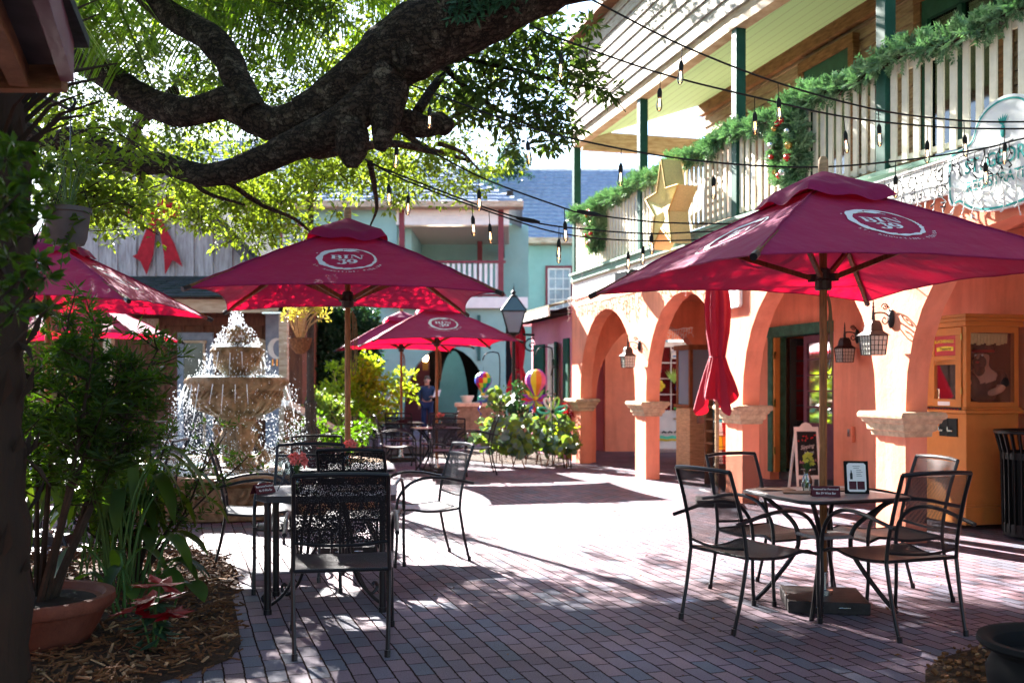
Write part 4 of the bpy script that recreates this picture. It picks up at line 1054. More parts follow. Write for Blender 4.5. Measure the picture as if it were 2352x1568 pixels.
# ---------------------------------------------------------------- signs on the facade
sd = (Q[4]-Q[3]).normalized(); sn = V((-sd.y, sd.x, 0)); sn = sn if sn.x > 0 else -sn
def S_(p, off=0.0):  # point on the facade in front of the fascia
    return p
big = thing('inn_sign', 'large white oval sign with teal border reading ST. GEORGE REGISTRATION', 'sign', tuple(W(-1.38, -.12, 3.06)))
so = V((3.86, 8.22, 0))-sn*.10; 
sgn_o = so+sd*.62
def SF(x, z, off=0.0): return W(-1.38-x, -.105-off, 3.06+z)
def oval(sx, sz, dz=0):
    # rectangle with scooped corners under a raised arch top
    P_ = []
    pts = [(-.60,-.14),(-.56,-.20),(-.48,-.19),(-.36,-.26),(-.15,-.31),(.15,-.31),(.36,-.26),(.48,-.19),(.56,-.20),(.60,-.14),(.60,.16),(.54,.20),(.42,.22),(.33,.26),(.27,.38),(.16,.46),(0,.49),(-.16,.46),(-.27,.38),(-.33,.26),(-.42,.22),(-.54,.20),(-.60,.16)]
    q = [(p[0], p[1], 0) for p in pts]
    return [(p.x*sx, p.y*sz+dz) for p in smoothpath([V(a) for a in q]+[V(q[0])], 3)[:-1]]
mb = MB(); mb.prism(oval(1.04,1.05), lambda x, z: SF(x, z, .0), tuple(-WN*.04)); mb.build('board', MT['sign_white'], big)
mb = MB(); o_ = oval(.99, .99); mb.strip(o_, .016, lambda x, z: SF(x, z, .044), closed=True); mb.build('border', MT['teal_sign'], big)
fS = lambda x, z: SF(x, z, .044)
mb = MB(); add_text(mb, 'ST. GEORGE', lambda x, y: fS(x, y+.055), .155, bold=.012); add_text(mb, 'REGISTRATION', lambda x, y: fS(x, y-.10), .118, bold=.004)
mb.build('lettering', MT['teal_sign'], big)
mb = MB(); mb.ball(tuple(fS(0,.25)), .045, 8, 6, (.3,.6,1.1)); [mb.leaf(fS(0,.29), -WA*dx+V((0,0,1)), -WN, .09, .025, .1) for dx in (-.7,-.35,0,.35,.7)]; mb.build('emblem', MT['teal_sign'], big)

st = thing('street_sign', 'white board sign reading St. George Street on the pier behind the closed umbrella', 'sign', tuple(W(3.7,-.04,2.5)))
f = lambda x, z: W(3.55-x, -.05, 2.50+z)
mb = MB(); mb.prism([(-.42,-.16),(.42,-.16),(.45,-.13),(.45,.13),(.42,.16),(-.42,.16),(-.45,.13),(-.45,-.13)], f, tuple(WN*.04)); mb.build('board', MT['sign_white'], st)
mb = MB(); add_text(mb, 'St. George Street', lambda x, y: W(3.55-x, -.054, 2.40+y), .105, bold=.012, shear=.25)
mb.build('lettering', MT['ink'], st)
mb = MB(); mb.strip([(-.42,-.16),(.42,-.16),(.45,-.13),(.45,.13),(.42,.16),(-.42,.16),(-.45,.13),(-.45,-.13)], .014, lambda x, y: W(3.55-x, -.054, 2.50+y), closed=True); mb.build('border', MT['soffit_board'], st)
# lintel board above the third arch (white with a grey shadow line)
nb_ = thing('blank_board', 'plain white board on the wall above the lantern pier', 'sign', tuple(W(.3,-.04,2.42)))
mb = MB(); mb.prism([(-.5,-.05),(.62,-.05),(.62,.18),(-.5,.18)], lambda x, z: W(.35-x, -.03, 2.42+z), tuple(WN*.028)); mb.build('board', MT['sign_white'], nb_)

# loudspeaker at the end of the fascia
sp = thing('loudspeaker', 'grey outdoor loudspeaker on the fascia beside the umbrella tip', 'loudspeaker', tuple(W(6.6,-.1,3.0)))
c = W(6.55,-.16,3.04)
mb = MB(); mb.box(tuple(c), (.42,.20,.24), rz=RZW+.2); mb.build('cabinet', MT['metal_dark'], sp, bevel=.05)
mb = MB(); mb.box(tuple(c-WN*.115), (.34,.02,.18), rz=RZW+.2); mb.build('grille', MT['metal_black'], sp)
mb = MB(); mb.bar(c+V((0,0,.12)), W(6.55,0,3.16), .03, .02); mb.build('bracket', MT['metal_bright'], sp)

# ---------------------------------------------------------------- garland, wreaths, star
def needles(mb, c, r, n, rnd, L=(.06,.12), ax=None):
    for _ in range(n):
        d = V((rnd.gauss(0,1), rnd.gauss(0,1), rnd.gauss(0,1))).normalized()
        p = V(c)+d*r*rnd.uniform(.45,1.0)
        e = (d+V((rnd.gauss(0,.6), rnd.gauss(0,.6), rnd.gauss(0,.6)))).normalized()
        mb.leaf(p, e, (rnd.gauss(0,1), rnd.gauss(0,1), 1), rnd.uniform(*L), rnd.uniform(.016,.030), .15)
def sprigs(mb, c, r, n, rnd):
    """short fir twigs: a stem with flat needles on both sides"""
    for _ in range(n):
        d = V((rnd.gauss(0,1), rnd.gauss(0,1), rnd.gauss(.25,1))).normalized(); p = V(c)+d*r*.4
        e = (d+V((rnd.gauss(0,.4), rnd.gauss(0,.4), rnd.gauss(0,.4)))).normalized(); L = rnd.uniform(.10,.17)
        sd_ = e.orthogonal().normalized(); sd_ = Matrix.Rotation(rnd.uniform(0,6.28), 3, e) @ sd_
        for k in range(5):
            q = p+e*(L*k/5)
            for s_ in (-1, 1): mb.leaf(q, e*.7+sd_*s_, e.cross(sd_), .05, .021, .1)
        mb.leaf(p, e, sd_, L+.03, .026, .2)
gl = thing('garland', 'long evergreen garland draped along the balcony rail', 'garland', (2.7,12.2,4.6))
rnd = random.Random(21); mb = MB(); tot = sum((Q[i+1]-Q[i]).length for i in range(5)); n = 300
rope = []
for i in range(n):
    s = tot*i/n
    if s > 15.2: break
    ph = (s/1.55) % 1.0
    zz = 4.55-.10*math.sin(PI*ph)+rnd.gauss(0,.02); c = qpos(s, -.05+rnd.gauss(0,.02), zz); rope.append(c)
    sprigs(mb, c, .10+.05*noise.noise(V((s*2.2, 3, 0)))+rnd.gauss(0,.015), 14, rnd)
mb.build('needles', MT['garland_needle'], gl)
mb = MB(); mb.tube(rope[::4], .03, 5); mb.build('stem', MT['twig'], gl)
def wreath(c, ax, rr, label):
    """c centre, ax: unit vector along the rail"""
    t = thing('wreath', label, 'wreath', tuple(c), 0, 'wreaths on the balcony')
    rnd = random.Random(int(c.y*100)); mb = MB()
    for i in range(64):
        a = 2*PI*i/64; p = c+ax*(rr[0]*math.cos(a))+V((0,0,rr[1]*math.sin(a)))
        sprigs(mb, p, .10, 14, rnd)
    mb.build('needles', MT['garland_needle'], t)
    nrm = V((ax.y,-ax.x,0)); nrm = nrm if nrm.x < 0 else -nrm
    cl = ['ornament_red','ornament_gold','ornament_silver','ornament_red','ornament_gold','ornament_red','ornament_silver']
    for i in range(11):
        a = R(100+i*33+rnd.uniform(-8,8)); p = c+ax*(rr[0]*math.cos(a)*.9)+V((0,0,rr[1]*math.sin(a)*.9))+nrm*.13
        b_ = MB(); b_.ball(tuple(p), rnd.uniform(.03,.045), 10, 8); b_.build('bauble', MT[cl[i % 7]], t, smooth=True)
ax3 = (Q[3]-Q[2]).normalized(); w3 = at(1818, 345, 1.0)
# big wreath hangs on the rail between the third and fourth posts
wc = Q[2]+ax3*1.36; nn3 = V((-ax3.y,ax3.x,0)); nn3 = nn3 if nn3.x > 0 else -nn3
wreath(V((wc.x, wc.y, 3.99))-nn3*.14, ax3, (.19,.33), 'big evergreen wreath with red and gold baubles hanging above the right umbrella')
ax1 = (Q[1]-Q[0]).normalized(); wc = Q[0]+ax1*1.52; nn1 = V((-ax1.y,ax1.x,0)); nn1 = nn1 if nn1.x > 0 else -nn1
wreath(V((wc.x, wc.y, 4.08))-nn1*.14, ax1, (.16,.31), 'smaller evergreen wreath with red baubles at the far end of the balcony')

ax2 = (Q[2]-Q[1]).normalized(); nn2 = V((-ax2.y,ax2.x,0)); nn2 = nn2 if nn2.x > 0 else -nn2
sc0 = Q[1]+ax2*1.80; sc0 = V((sc0.x, sc0.y, 3.80))-nn2*.30
star = thing('star_decoration', 'large gold burlap star hung on the balcony rail', 'star', tuple(sc0))
def SP(x, z, d=0): return sc0+ax2*x+V((0,0,z))-nn2*d
ro, ri, th = .58, .25, .14
P5 = [((ro if k % 2 == 0 else ri)*math.sin(PI*k/5), (ro if k % 2 == 0 else ri)*math.cos(PI*k/5)*1.12) for k in range(10)]
ri2, ro2 = .105, .275
P6 = [((ro2 if k % 2 == 0 else ri2)*math.sin(PI*k/5), (ro2 if k % 2 == 0 else ri2)*math.cos(PI*k/5)*1.12) for k in range(10)]
mb = MB(); A = [SP(*p, th) for p in P5]; B = [SP(*p, -th) for p in P5]; C_ = [SP(*p, th*.5) for p in P6]
mb.add(A+B, [(i,(i+1)%10,10+(i+1)%10,10+i) for i in range(10)]+[tuple(range(10,20))]); mb.build('side', MT['burlap_side'], star)
mb = MB(); mb.add(A+C_, [(i,(i+1)%10,10+(i+1)%10,10+i) for i in range(10)]); mb.build('face', MT['burlap'], star)
mb = MB(); mb.add(C_, [tuple(range(10))]); mb.build('inner_face', MT['burlap_side'], star)
mb = MB()
for i in range(10): mb.tube([SP(P5[i][0],P5[i][1],th+.005), SP(P5[(i+1)%10][0],P5[(i+1)%10][1],th+.005)], .012, 6)
mb.build('wire_frame', MT['brass'], star)

# ---------------------------------------------------------------- icicle lights on the fascia
def icicles(s0, s1, z, off, label, fn, n, seed, mat='white_wire'):
    rnd = random.Random(seed); t = thing('icicle_lights', label, 'fairy lights', tuple(fn((s0+s1)/2, off, z)), 0, 'icicle lights along the arcade')
    mb = MB(); main = [fn(lerp(s0, s1, i/24), off, z+rnd.gauss(0,.008)) for i in range(25)]; mb.tube(main, .005, 4)
    for i in range(n):
        s = lerp(s0, s1, (i+.5)/n); L = rnd.choice((.12,.2,.3,.38))*rnd.uniform(.8,1.1); p = [fn(s, off, z)]
        k = int(L/.05)+1
        for j in range(k): p.append(fn(s+rnd.gauss(0,.018), off-rnd.uniform(0,.02), z-L*(j+1)/k))
        mb.tube(p, .0042, 4)
        for q in p[1:]:
            e = q+V((rnd.gauss(0,.02), rnd.gauss(0,.02), rnd.uniform(-.035,.01))); mb.tube([q, e], [.005,.008], 4)
    mb.build('wire', MT[mat], t)
fnW = lambda s, d, z: W(s, d, z)
icicles(6.7, 9.9, 3.02, -.09, 'white icicle lights hanging above the farthest arch', fnW, 26, 1)
icicles(3.2, 6.6, 3.02, -.09, 'white icicle lights hanging above the arch behind the umbrella tip', fnW, 24, 2)
fnB = lambda s, d, z: W(1.0-s, -.16+d, z)
icicles(-.2, 2.5, 3.22, .0, 'tangled icicle lights on the white fascia below the balcony sign', fnB, 30, 3, 'metal_dark')
icicles(.3, 2.6, 2.98, .0, 'white icicle lights under the oval sign over the nearest arch', fnB, 20, 4)
icicles(7.2, 8.4, 2.35, 1.2, 'white icicle lights hanging inside the second arch', fnW, 12, 5)

# ---------------------------------------------------------------- festoon string lights
bulb0 = None
def bulb_proto(name='festoon_bulb'):
    t = thing(name, '', 'bulb', (0,0,0))
    m = MB(); m.tube([(0,0,0),(0,0,-.10)], .0032, 5); m.build('cord', MT['rubber'], t, local=True)
    m = MB(); m.lathe([(.013,-.158),(.0155,-.15),(.0155,-.118),(.011,-.105),(.007,-.095),(.0,-.094)], (0,0,0), 12); m.build('socket', MT['rubber'], t, local=True, smooth=True)
    m = MB(); m.lathe([(.001,-.252),(.010,-.247),(.0175,-.234),(.0205,-.215),(.0185,-.195),(.0135,-.170),(.0125,-.158)], (0,0,0), 14); m.build('bulb', MT['bulb_glass'], t, local=True, smooth=True)
    m = MB(); m.tube([(-.004,0,-.165),(-.005,0,-.205),(0,0,-.218),(.005,0,-.205),(.004,0,-.165)], .0011, 4); m.build('filament', MT['filament'], t, local=True)
    return t
strings = [
 ('topmost string light cable crossing to the upper right', 6.2, 7.4, [(1360,0),(1570,106),(1795,193),(2018,253),(2208,277),(2352,280),(2600,276)], [1567,1787,2018,2214]),
 ('second string light cable below the topmost one', 6.4, 7.2, [(1215,57),(1290,90),(1515,168),(1733,223),(1937,268),(2133,290),(2308,296),(2600,292)], [1290,1517,1733,1938,2130,2308]),
 ('third string light cable passing over the right umbrella top', 6.8, 7.0, [(940,194),(990,212),(1207,290),(1427,342),(1640,373),(1860,384),(2060,370),(2260,341),(2352,318),(2600,270)], [988,1209,1427,1640,1852,2057,2262]),
 ('fourth string light cable that slopes to the black connector near the garland', 7.0, 8.2, [(912,303),(1100,405),(1293,477),(1345,490),(1495,509),(1660,514),(1900,512)], [913,1100,1296,1495]),
 ('fifth string light cable starting at the rounded branch stub', 7.1, 8.6, [(838,366),(893,392),(1085,466),(1190,500),(1282,520),(1475,536),(1620,532),(1900,520)], [893,1084,1284,1477]),
 ('lowest string light cable ending behind the right umbrella', 7.4, 9.6, [(842,370),(940,418),(1123,486),(1283,535),(1443,552),(1600,551),(1900,540)], [939,1123,1287,1443]),
]
ordn = ['first','second','third','fourth','fifth','sixth','seventh']
which = ['topmost cable','second cable','third cable','fourth cable','fifth cable','lowest cable']
for si, (lab, Ya, Yb, pts, bulbs) in enumerate(strings):
    P_ = []
    u0, u1 = pts[0][0], pts[-1][0]
    for (u, v) in pts: P_.append(at(u, v, lerp(Ya, Yb, (u-u0)/(u1-u0))))
    path = smoothpath(P_, 8)
    mb = MB(); mb.tube(path, .0062, 6); cab = mb.build('light_cable', MT['rubber'], smooth=True); tag(cab, lab, 'cable', 'string light cables over the court')
    for bi, bu in enumerate(bulbs):
        # nearest path point in picture column
        best = None
        for a_, b_ in zip(path[:-1], path[1:]):
            ua, ub = a_.x/a_.y*F_+CX, b_.x/b_.y*F_+CX
            if ua <= bu <= ub: best = a_.lerp(b_, (bu-ua)/(ub-ua)); break
        if best is None: continue
        if bulb0 is None: bulb0 = bulb_proto(); t = bulb0
        else: t = copy_tree(bulb0)
        t.location = best-V((0,0,.004)); t.rotation_euler = (R(random.uniform(-4,4)), R(random.uniform(-5,5)), random.uniform(0,6))
        t['label'] = f'{ordn[bi]} hanging bulb from the left on the {which[si]}'; t['group'] = 'string light bulbs'
        jn = MB(); jn.ball(tuple(best), .011, 8, 5, (2.2,1,1)); jn.build('joint', MT['rubber'], t, local=False) if False else None
# joints belong to the cables
# connectors
for (u, v, Y, lab) in ((1352, 490, 7.6, 'black plug connector on the fourth cable beside the garland end'), (1213, 506, 7.6, 'black plug connector on the fifth cable over the blue roof')):
    p = at(u, v, Y); mb = MB(); mb.tube([p+V((-.09,0,.02)), p+V((-.04,0,.008)), p+V((.04,0,-.006)), p+V((.09,0,-.015))], [.010,.018,.018,.010], 8); o = mb.build('plug_connector', MT['rubber'], smooth=True); tag(o, lab, 'connector')
# ---------------------------------------------------------------- chairs (local frame: sitter faces +y)
def chair_proto(name, slot, mesh='chair_mesh', seatm='seat_metal', zb=.475):
    t = thing(name, '', 'chair')
    m = MT['metal_dark']; r = .0115
    backs = {}
    for sx in (-1, 1):
        # front leg, sweeping up into the armrest
        leg = smoothpath([(sx*.275,.30,.0),(sx*.272,.285,.22),(sx*.272,.29,.43)], 4)
        b = MB(); b.tube(leg, r, 8); b.tube([(sx*.275,.30,.0),(sx*.275,.299,.035)], r*1.35, 8); b.build('leg', m, t, local=True, smooth=True)
        arm = smoothpath([(sx*.272,.29,.43),(sx*.274,.27,.54),(sx*.278,.19,.635),(sx*.282,.06,.68),(sx*.282,-.10,.675),(sx*.278,-.25,.645),(sx*.276,-.35,.625)], 5)
        b = MB(); b.tube(arm, r*1.05, 8); b.build('armrest', m, t, local=True, smooth=True)
        rear = smoothpath([(sx*.228,-.335,.0),(sx*.236,-.285,.20),(sx*.242,-.245,.42)], 4)
        b = MB(); b.tube(rear, r, 8); b.tube([(sx*.228,-.335,.0),(sx*.2285,-.331,.035)], r*1.35, 8); b.build('leg', m, t, local=True, smooth=True)
        backs[sx] = smoothpath([(sx*.242,-.245,.42),(sx*.238,-.262,.56),(sx*.234,-.31,.75),(sx*.232,-.365,.915)], 5)
    b = MB()
    for sx in (-1, 1): b.tube(backs[sx], r, 8)
    top = [(-.232,-.365,.915),(-.12,-.385,.922),(0,-.392,.924),(.12,-.385,.922),(.232,-.365,.915)]
    b.tube(top, r*1.1, 8)
    def bk(a, z):   # point on the back plane
        y = -.245-.12*((z-.42)/.5)**1.5; w = .232-.012*(z-.42)/.5
        return V((lerp(-w, w, a), y-.028*math.sin(PI*a), z))
    zt = .845 if slot else .905
    if slot: b.tube([bk(i/6, zt) for i in range(7)], r*.8, 6)
    b.tube([bk(i/6, zb)-V((0,0,.014*math.sin(PI*i/6))) for i in range(7)], r*.8, 6)
    b.tube([(-.238,-.245,.425),(.238,-.245,.425)], r*.9, 6)
    b.build('back_frame', m, t, local=True, smooth=True)
    b = MB(); b.grid(lambda a, c: bk(a, lerp(zb, zt, c)), 8, 8); b.build('back_panel', MT[mesh], t, local=True, smooth=True)
    def st(a, c):   # seat surface, c from rear to front
        y = lerp(-.235, .275, c); z = .430-.016*math.sin(PI*min(1, c*1.25))+(.014*max(0, c-.55)/.3 if c < .85 else .014-.05*(c-.85)/.15*.6)
        return V((lerp(-.245, .245, a)*(1+.06*c), y, z-.006*math.sin(PI*a)))
    b = MB(); b.grid(st, 8, 12); n = len(b.v); b.add([p-V((0,0,.006)) for p in b.v[:n]], [f[::-1] for f in b.f[:]]); b.build('seat', MT[seatm], t, local=True, smooth=True)
    b = MB()
    for sx in (0, 1): b.tube([st(sx, i/8)+V(((sx*2-1)*.006,0,-.004)) for i in range(9)], r*.85, 6)
    b.tube([st(i/4, 1)+V((0,.004,-.003)) for i in range(5)], r*.8, 6)
    for sx in (-1, 1): b.tube([(sx*.26,.27,.415),(sx*.272,.288,.415)], r*.8, 6)
    b.build('seat_frame', m, t, local=True, smooth=True)
    return t
cA = chair_proto('patio_chair', False); cB = chair_proto('slot_back_chair', True, zb=.53); cC = chair_proto('mesh_back_chair', False, 'chair_mesh_coarse', zb=.57)
used = set()
def chair(proto, x, y, face, label, group, s=1.0):
    """face: direction the sitter looks, degrees from +x"""
    if proto.name not in used: used.add(proto.name); c = proto
    else: c = copy_tree(proto)
    place(c, (x, y, .0), R(face-90), label, group, s); return c
gR, gM, gF, gL = 'chairs at the right umbrella table', 'chairs at the two middle tables', 'chairs at the far tables', 'chairs at the left tables'
chair(cA, 1.42, 5.96, 30, 'near left chair at the right table, facing the pole', gR)
chair(cA, 1.74, 6.72, -58, 'back left chair at the right table, nearest the closed umbrella', gR)
chair(cA, 2.49, 6.62, 190, 'back right chair at the right table, in front of the orange booth', gR)
chair(cA, 2.22, 5.82, 109, 'nearest chair at the right table, its back turned to the viewer', gR)
chair(cC, -.93, 5.45, 99, 'black mesh chair nearest the camera, back turned, at the square table', gM, 1.03)
chair(cC, -1.13, 7.43, 88, 'black mesh chair behind the square table, back turned, beside the umbrella pole', gM, 1.03)
chair(cB, -1.47, 7.02, -86, 'slot back chair across the square table with the carnations', gM, 1.05)
chair(cB, -.74, 8.06, 204, 'slot back chair standing side on in the sun, right of the middle umbrella pole', gM, 1.0)
chair(cB, -2.0, 7.87, 14, 'slot back chair in front of the fountain basin, turned to the right', gM, 1.0)
chair(cB, -1.80, 9.15, -80, 'slot back chair on the far side of the middle umbrella pole', gM, 1.0)
chair(cB, -.95, 15.0, 94, 'chair with its back to the viewer at the nearer far table', gF)
chair(cB, -.60, 15.85, 187, 'chair at the right of the nearer far table, by the sea grape shrub', gF)
chair(cA, -1.85, 16.15, 6, 'chair at the left of the nearer far table, turned to the right', gF)
chair(cA, -1.25, 17.05, -96, 'chair on the far side of the nearer far table', gF)
chair(cA, -2.80, 18.4, 4, 'dark chair at the left end of the farthest table', gF)
chair(cB, -1.95, 17.75, 84, 'chair with its back to the viewer at the farthest table', gF)
chair(cB, -1.38, 18.5, 180, 'brown chair at the right end of the farthest table', gF)
chair(cA, -2.45, 19.45, -80, 'sunlit chair on the far side of the farthest table', gF)
chair(cB, -3.32, 8.85, 183, 'chair half hidden by the strap leaves left of the fountain', gL)
chair(cA, -4.95, 9.1, 0, 'chair behind the palm trunk at the left umbrella table', gL)
chair(cA, -4.2, 9.75, -90, 'chair on the far side of the left umbrella table', gL)
chair(cA, -5.85, 12.5, 90, 'chair with a pale lit back at the farther left table', gL)
chair(cB, -5.1, 13.4, 180, 'chair at the right of the farther left table', gL)

# ---------------------------------------------------------------- tables
def rounded_square(h, r, n=6):
    P_ = []
    for k, (sx, sy) in enumerate(((1,1),(-1,1),(-1,-1),(1,-1))):
        for i in range(n+1):
            a = PI/2*(k+i/n); P_.append((sx*(h-r)+r*math.cos(a), sy*(h-r)+r*math.sin(a)))
    return P_
def bistro_proto():
    t = thing('patio_table', '', 'table')
    P_ = rounded_square(.385, .10); b = MB(); hole = []
    n = len(P_); z0, z1 = .700, .722
    vs = [V((x*.985, y*.985, z1)) for x, y in P_]+[V((x*1.0, y*1.0, z1-.006)) for x, y in P_]+[V((x, y, z0+.004)) for x, y in P_]+[V((x*.97, y*.97, z0)) for x, y in P_]
    fs = [tuple(range(n))]+[tuple(range(3*n, 4*n))[::-1]]
    for j in range(3): fs += [(j*n+i, (j+1)*n+i, (j+1)*n+(i+1)%n, j*n+(i+1)%n) for i in range(n)]
    b.add(vs, fs); b.build('tabletop', MT['table_metal'], t, local=True)
    b = MB(); b.tube([V((x*1.0, y*1.0, .709)) for x, y in P_], .012, 6, closed=True); b.build('rim', MT['metal_dark'], t, local=True, smooth=True)
    for k in range(4):
        a = R(45+90*k); c_, s_ = math.cos(a), math.sin(a)
        path = smoothpath([(.40*c_,.40*s_,.695),(.33*c_,.33*s_,.645),(.19*c_,.19*s_,.52),(.16*c_,.16*s_,.40),(.20*c_,.20*s_,.30),(.33*c_,.33*s_,.12),(.435*c_,.435*s_,.0)], 5)
        b = MB(); b.tube(path, .015, 8); b.build('leg', MT['metal_dark'], t, local=True, smooth=True)
    b = MB(); b.box((0,0,.455), (.26,.26,.022)); b.build('shelf', MT['table_metal'], t, local=True, bevel=.004)
    return t
T0 = bistro_proto()
def table(x, y, rz, label, group='metal patio tables', first=[True]):
    if first[0]: t = T0; first[0] = False
    else: t = copy_tree(T0)
    return place(t, (x, y, 0), rz, label, group)
table(1.985, 6.33, R(18), 'grey metal table under the right umbrella with frame and reserved sign')
table(-1.39, 8.42, R(9), 'metal table under the middle umbrella behind the black chairs')
table(-1.225, 16.2, R(14), 'metal table under the far umbrella in front of the arch')
table(-2.07, 18.55, R(14), 'farthest metal table, beside the yellow green shrub')
table(-4.2, 9.0, R(0), 'metal table under the left umbrella behind the dark shrub')
table(-5.85, 13.3, R(4), 'metal table under the farther left umbrella by the barn')
# the square table nearest the camera: straight legs with scrolled braces
nt_ = thing('square_table', 'black square table with scrolled braces and a vase of carnations', 'table', (-1.19, 6.42, 0), R(6), 'metal patio tables')
b = MB(); pts = [(-.34,-.33),(.40,-.33),(.44,-.29),(.44,.30),(.40,.34),(-.40,.34),(-.46,.27),(-.42,-.20)]
b.prism(pts, lambda x, y: V((x, y, .690)), (0,0,.038)); b.build('tabletop', MT['seat_metal'], nt_, local=True, bevel=.004)
for x, y in ((-.34,-.28),(.36,-.28),(.38,.27),(-.36,.27)):
    b = MB(); b.tube([(x, y, .69), (x, y, .03)], .022, 10); b.tube([(x, y, .03), (x, y, 0)], .026, 10); b.build('leg', MT['metal_dark'], nt_, local=True, smooth=True)
for k, (dx, dy) in enumerate(((-1,-.35),(1,-.35),(-.8,.5),(.8,.5))):
    p = [(.04*dx, .04*dy, .69), (.10*dx,.10*dy,.66), (.15*dx,.15*dy,.50),(.17*dx,.17*dy,.30),(.24*dx,.24*dy,.12),(.33*dx,.33*dy,.03),(.37*dx,.37*dy,.035),(.39*dx,.39*dy,.07),(.37*dx,.37*dy,.095),(.35*dx,.35*dy,.08)]
    b = MB(); b.tube(smoothpath(p, 5), .011, 7); b.build('brace', MT['metal_dark'], nt_, local=True, smooth=True)

# ---------------------------------------------------------------- umbrellas
SIDE, ZR, ZA, ZM = 2.25, 2.09, 2.72, 2.0
Hh = SIDE/2
def panel_pt(k, s, t, lift=0.0):
    """panel k: s along the rim 0..1, t from apex 0 to rim 1"""
    a = R(-135+90*k); A = V((Hh*math.copysign(1, math.cos(a)), Hh*math.copysign(1, math.sin(a)), ZR))
    a2 = R(-45+90*k); B = V((Hh*math.copysign(1, math.cos(a2)), Hh*math.copysign(1, math.sin(a2)), ZR))
    O = V((0,0,ZA)); q = 4*s*(1-s)
    M_ = A.lerp(B, s); tt = t*(1-.075*q*t*t)
    p = O+(M_-O)*tt; p.z -= .028*q*math.sin(PI*min(1, t))+.0*t
    p.z += q*t*(.0045*math.sin(21*s+4*t)+.003*math.sin(37*s-9*t))*(1-t*.3)+.006*math.exp(-8*min(s,1-s))*math.sin(30*t)*t
    p.z += .022*math.sin(PI*t)     # cloth drawn a little convex along the ribs
    nrm = (B-A).cross(O-A).normalized()
    return p+nrm*lift
def uv_panel(k, x, w, lift=.006):
    Ls = math.sqrt(Hh**2+(ZA-ZR)**2); t = 1-w/Ls
    return panel_pt(k, .5+x/(SIDE*max(t, .05)), t, lift)
def arcpts(cx, cy, r, a0, a1, n): return [(cx+r*math.cos(R(lerp(a0, a1, i/n))), cy+r*math.sin(R(lerp(a0, a1, i/n)))) for i in range(n+1)]
def logo(mb, f):
    """round wine stain ring, BIN over 39, town name on an arc; f(x, y) with y up"""
    rnd = random.Random(4)
    for (r, a0, a1, w0, w1, ox) in ((.205, 20, 215, .012, .030, 0), (.198, 200, 350, .034, .020, .004), (.205, -15, 25, .022, .012, 0), (.172, 55, 190, .006, .012, -.012), (.19, 100, 260, .016, .03, 0)):
        P_ = arcpts(ox, 0, r, a0, a1, 40); mb.strip(P_, [lerp(w0, w1, i/40)*(1+.35*math.sin(i*.9+r*50)+rnd.uniform(-.15,.15)) for i in range(41)], f)
    mb.add([f(-.03,.165), f(.03,.150), f(.075,.170), f(.03,.195), f(-.02,.19)], [(0,1,2,3,4)])
    for (x, y) in ((-.215,.10),(.12,-.225),(.16,-.19)): mb.add([f(x+.006*math.cos(a), y+.006*math.sin(a)) for a in [0,1,2,3,4,5]], [(0,1,2,3,4,5)])
    rect = lambda x0, x1, y0, y1: mb.add([f(x0,y0), f(x1,y0), f(x1,y1), f(x0,y1)], [(0,1,2,3)])
    y0, y1 = .012, .085
    # B
    rect(-.118,-.075,y1-.006,y1); rect(-.118,-.075,y0,y0+.006); rect(-.110,-.088,y0+.006,y1-.006)
    mb.strip([(-.075,y1-.003)]+arcpts(-.068, y1-.019, .016, 90, -90, 8)+[(-.088,y0+.038)], [.006,.008,.013,.018,.021,.021,.018,.013,.008,.006,.006], f)
    mb.strip([(-.088,y0+.038)]+arcpts(-.066, y0+.020, .0175, 90, -90, 8)+[(-.08,y0+.003)], [.006,.008,.014,.020,.023,.023,.020,.014,.008,.006,.006], f)
    # I
    rect(-.028,.012,y1-.006,y1); rect(-.028,.012,y0,y0+.006); rect(-.019,.003,y0+.006,y1-.006)
    # N
    rect(.024,.056,y1-.006,y1); rect(.022,.046,y0,y0+.005); rect(.032,.037,y0+.005,y1-.006); rect(.094,.118,y1-.006,y1); rect(.103,.108,y0,y1-.006)
    mb.add([f(.036,y1-.006), f(.060,y1-.006), f(.108,y0), f(.090,y0)], [(0,3,2,1)])
    # 3 and 9
    c3 = arcpts(-.040, -.026, .020, 160, -60, 12)+arcpts(-.040, -.068, .024, 70, -170, 14)
    mb.strip(c3, [1.25*q for q in [.018,.012,.007,.008,.011,.015,.018,.019,.018,.014,.009,.006,.006]+[.006,.009,.013,.018,.022,.024,.023,.019,.013,.009,.007,.008,.012,.018,.020]], f)
    mb.strip(arcpts(.036, -.036, .026, 0, 360, 20), [.022+.008*abs(math.cos(2*PI*i/20))-.012*abs(math.sin(2*PI*i/20)) for i in range(21)], f)
    mb.strip([(.066,-.038),(.064,-.060),(.052,-.080),(.034,-.090),(.016,-.088)], [.020,.020,.014,.008,.014], f)
    txt = 'ST. AUGUSTINE, FLORIDA'; n = len(txt)
    for i, ch in enumerate(txt):
        if ch == ' ': continue
        a = R(lerp(208, 336, i/(n-1))); cx, cy = .262*math.cos(a), .262*math.sin(a); ux, uy = -math.sin(a), math.cos(a); vx, vy = -math.cos(a), -math.sin(a)
        add_text(mb, ch, lambda x, y: f(cx+ux*x+vx*y, cy+uy*x+vy*y), .030, bold=.01)
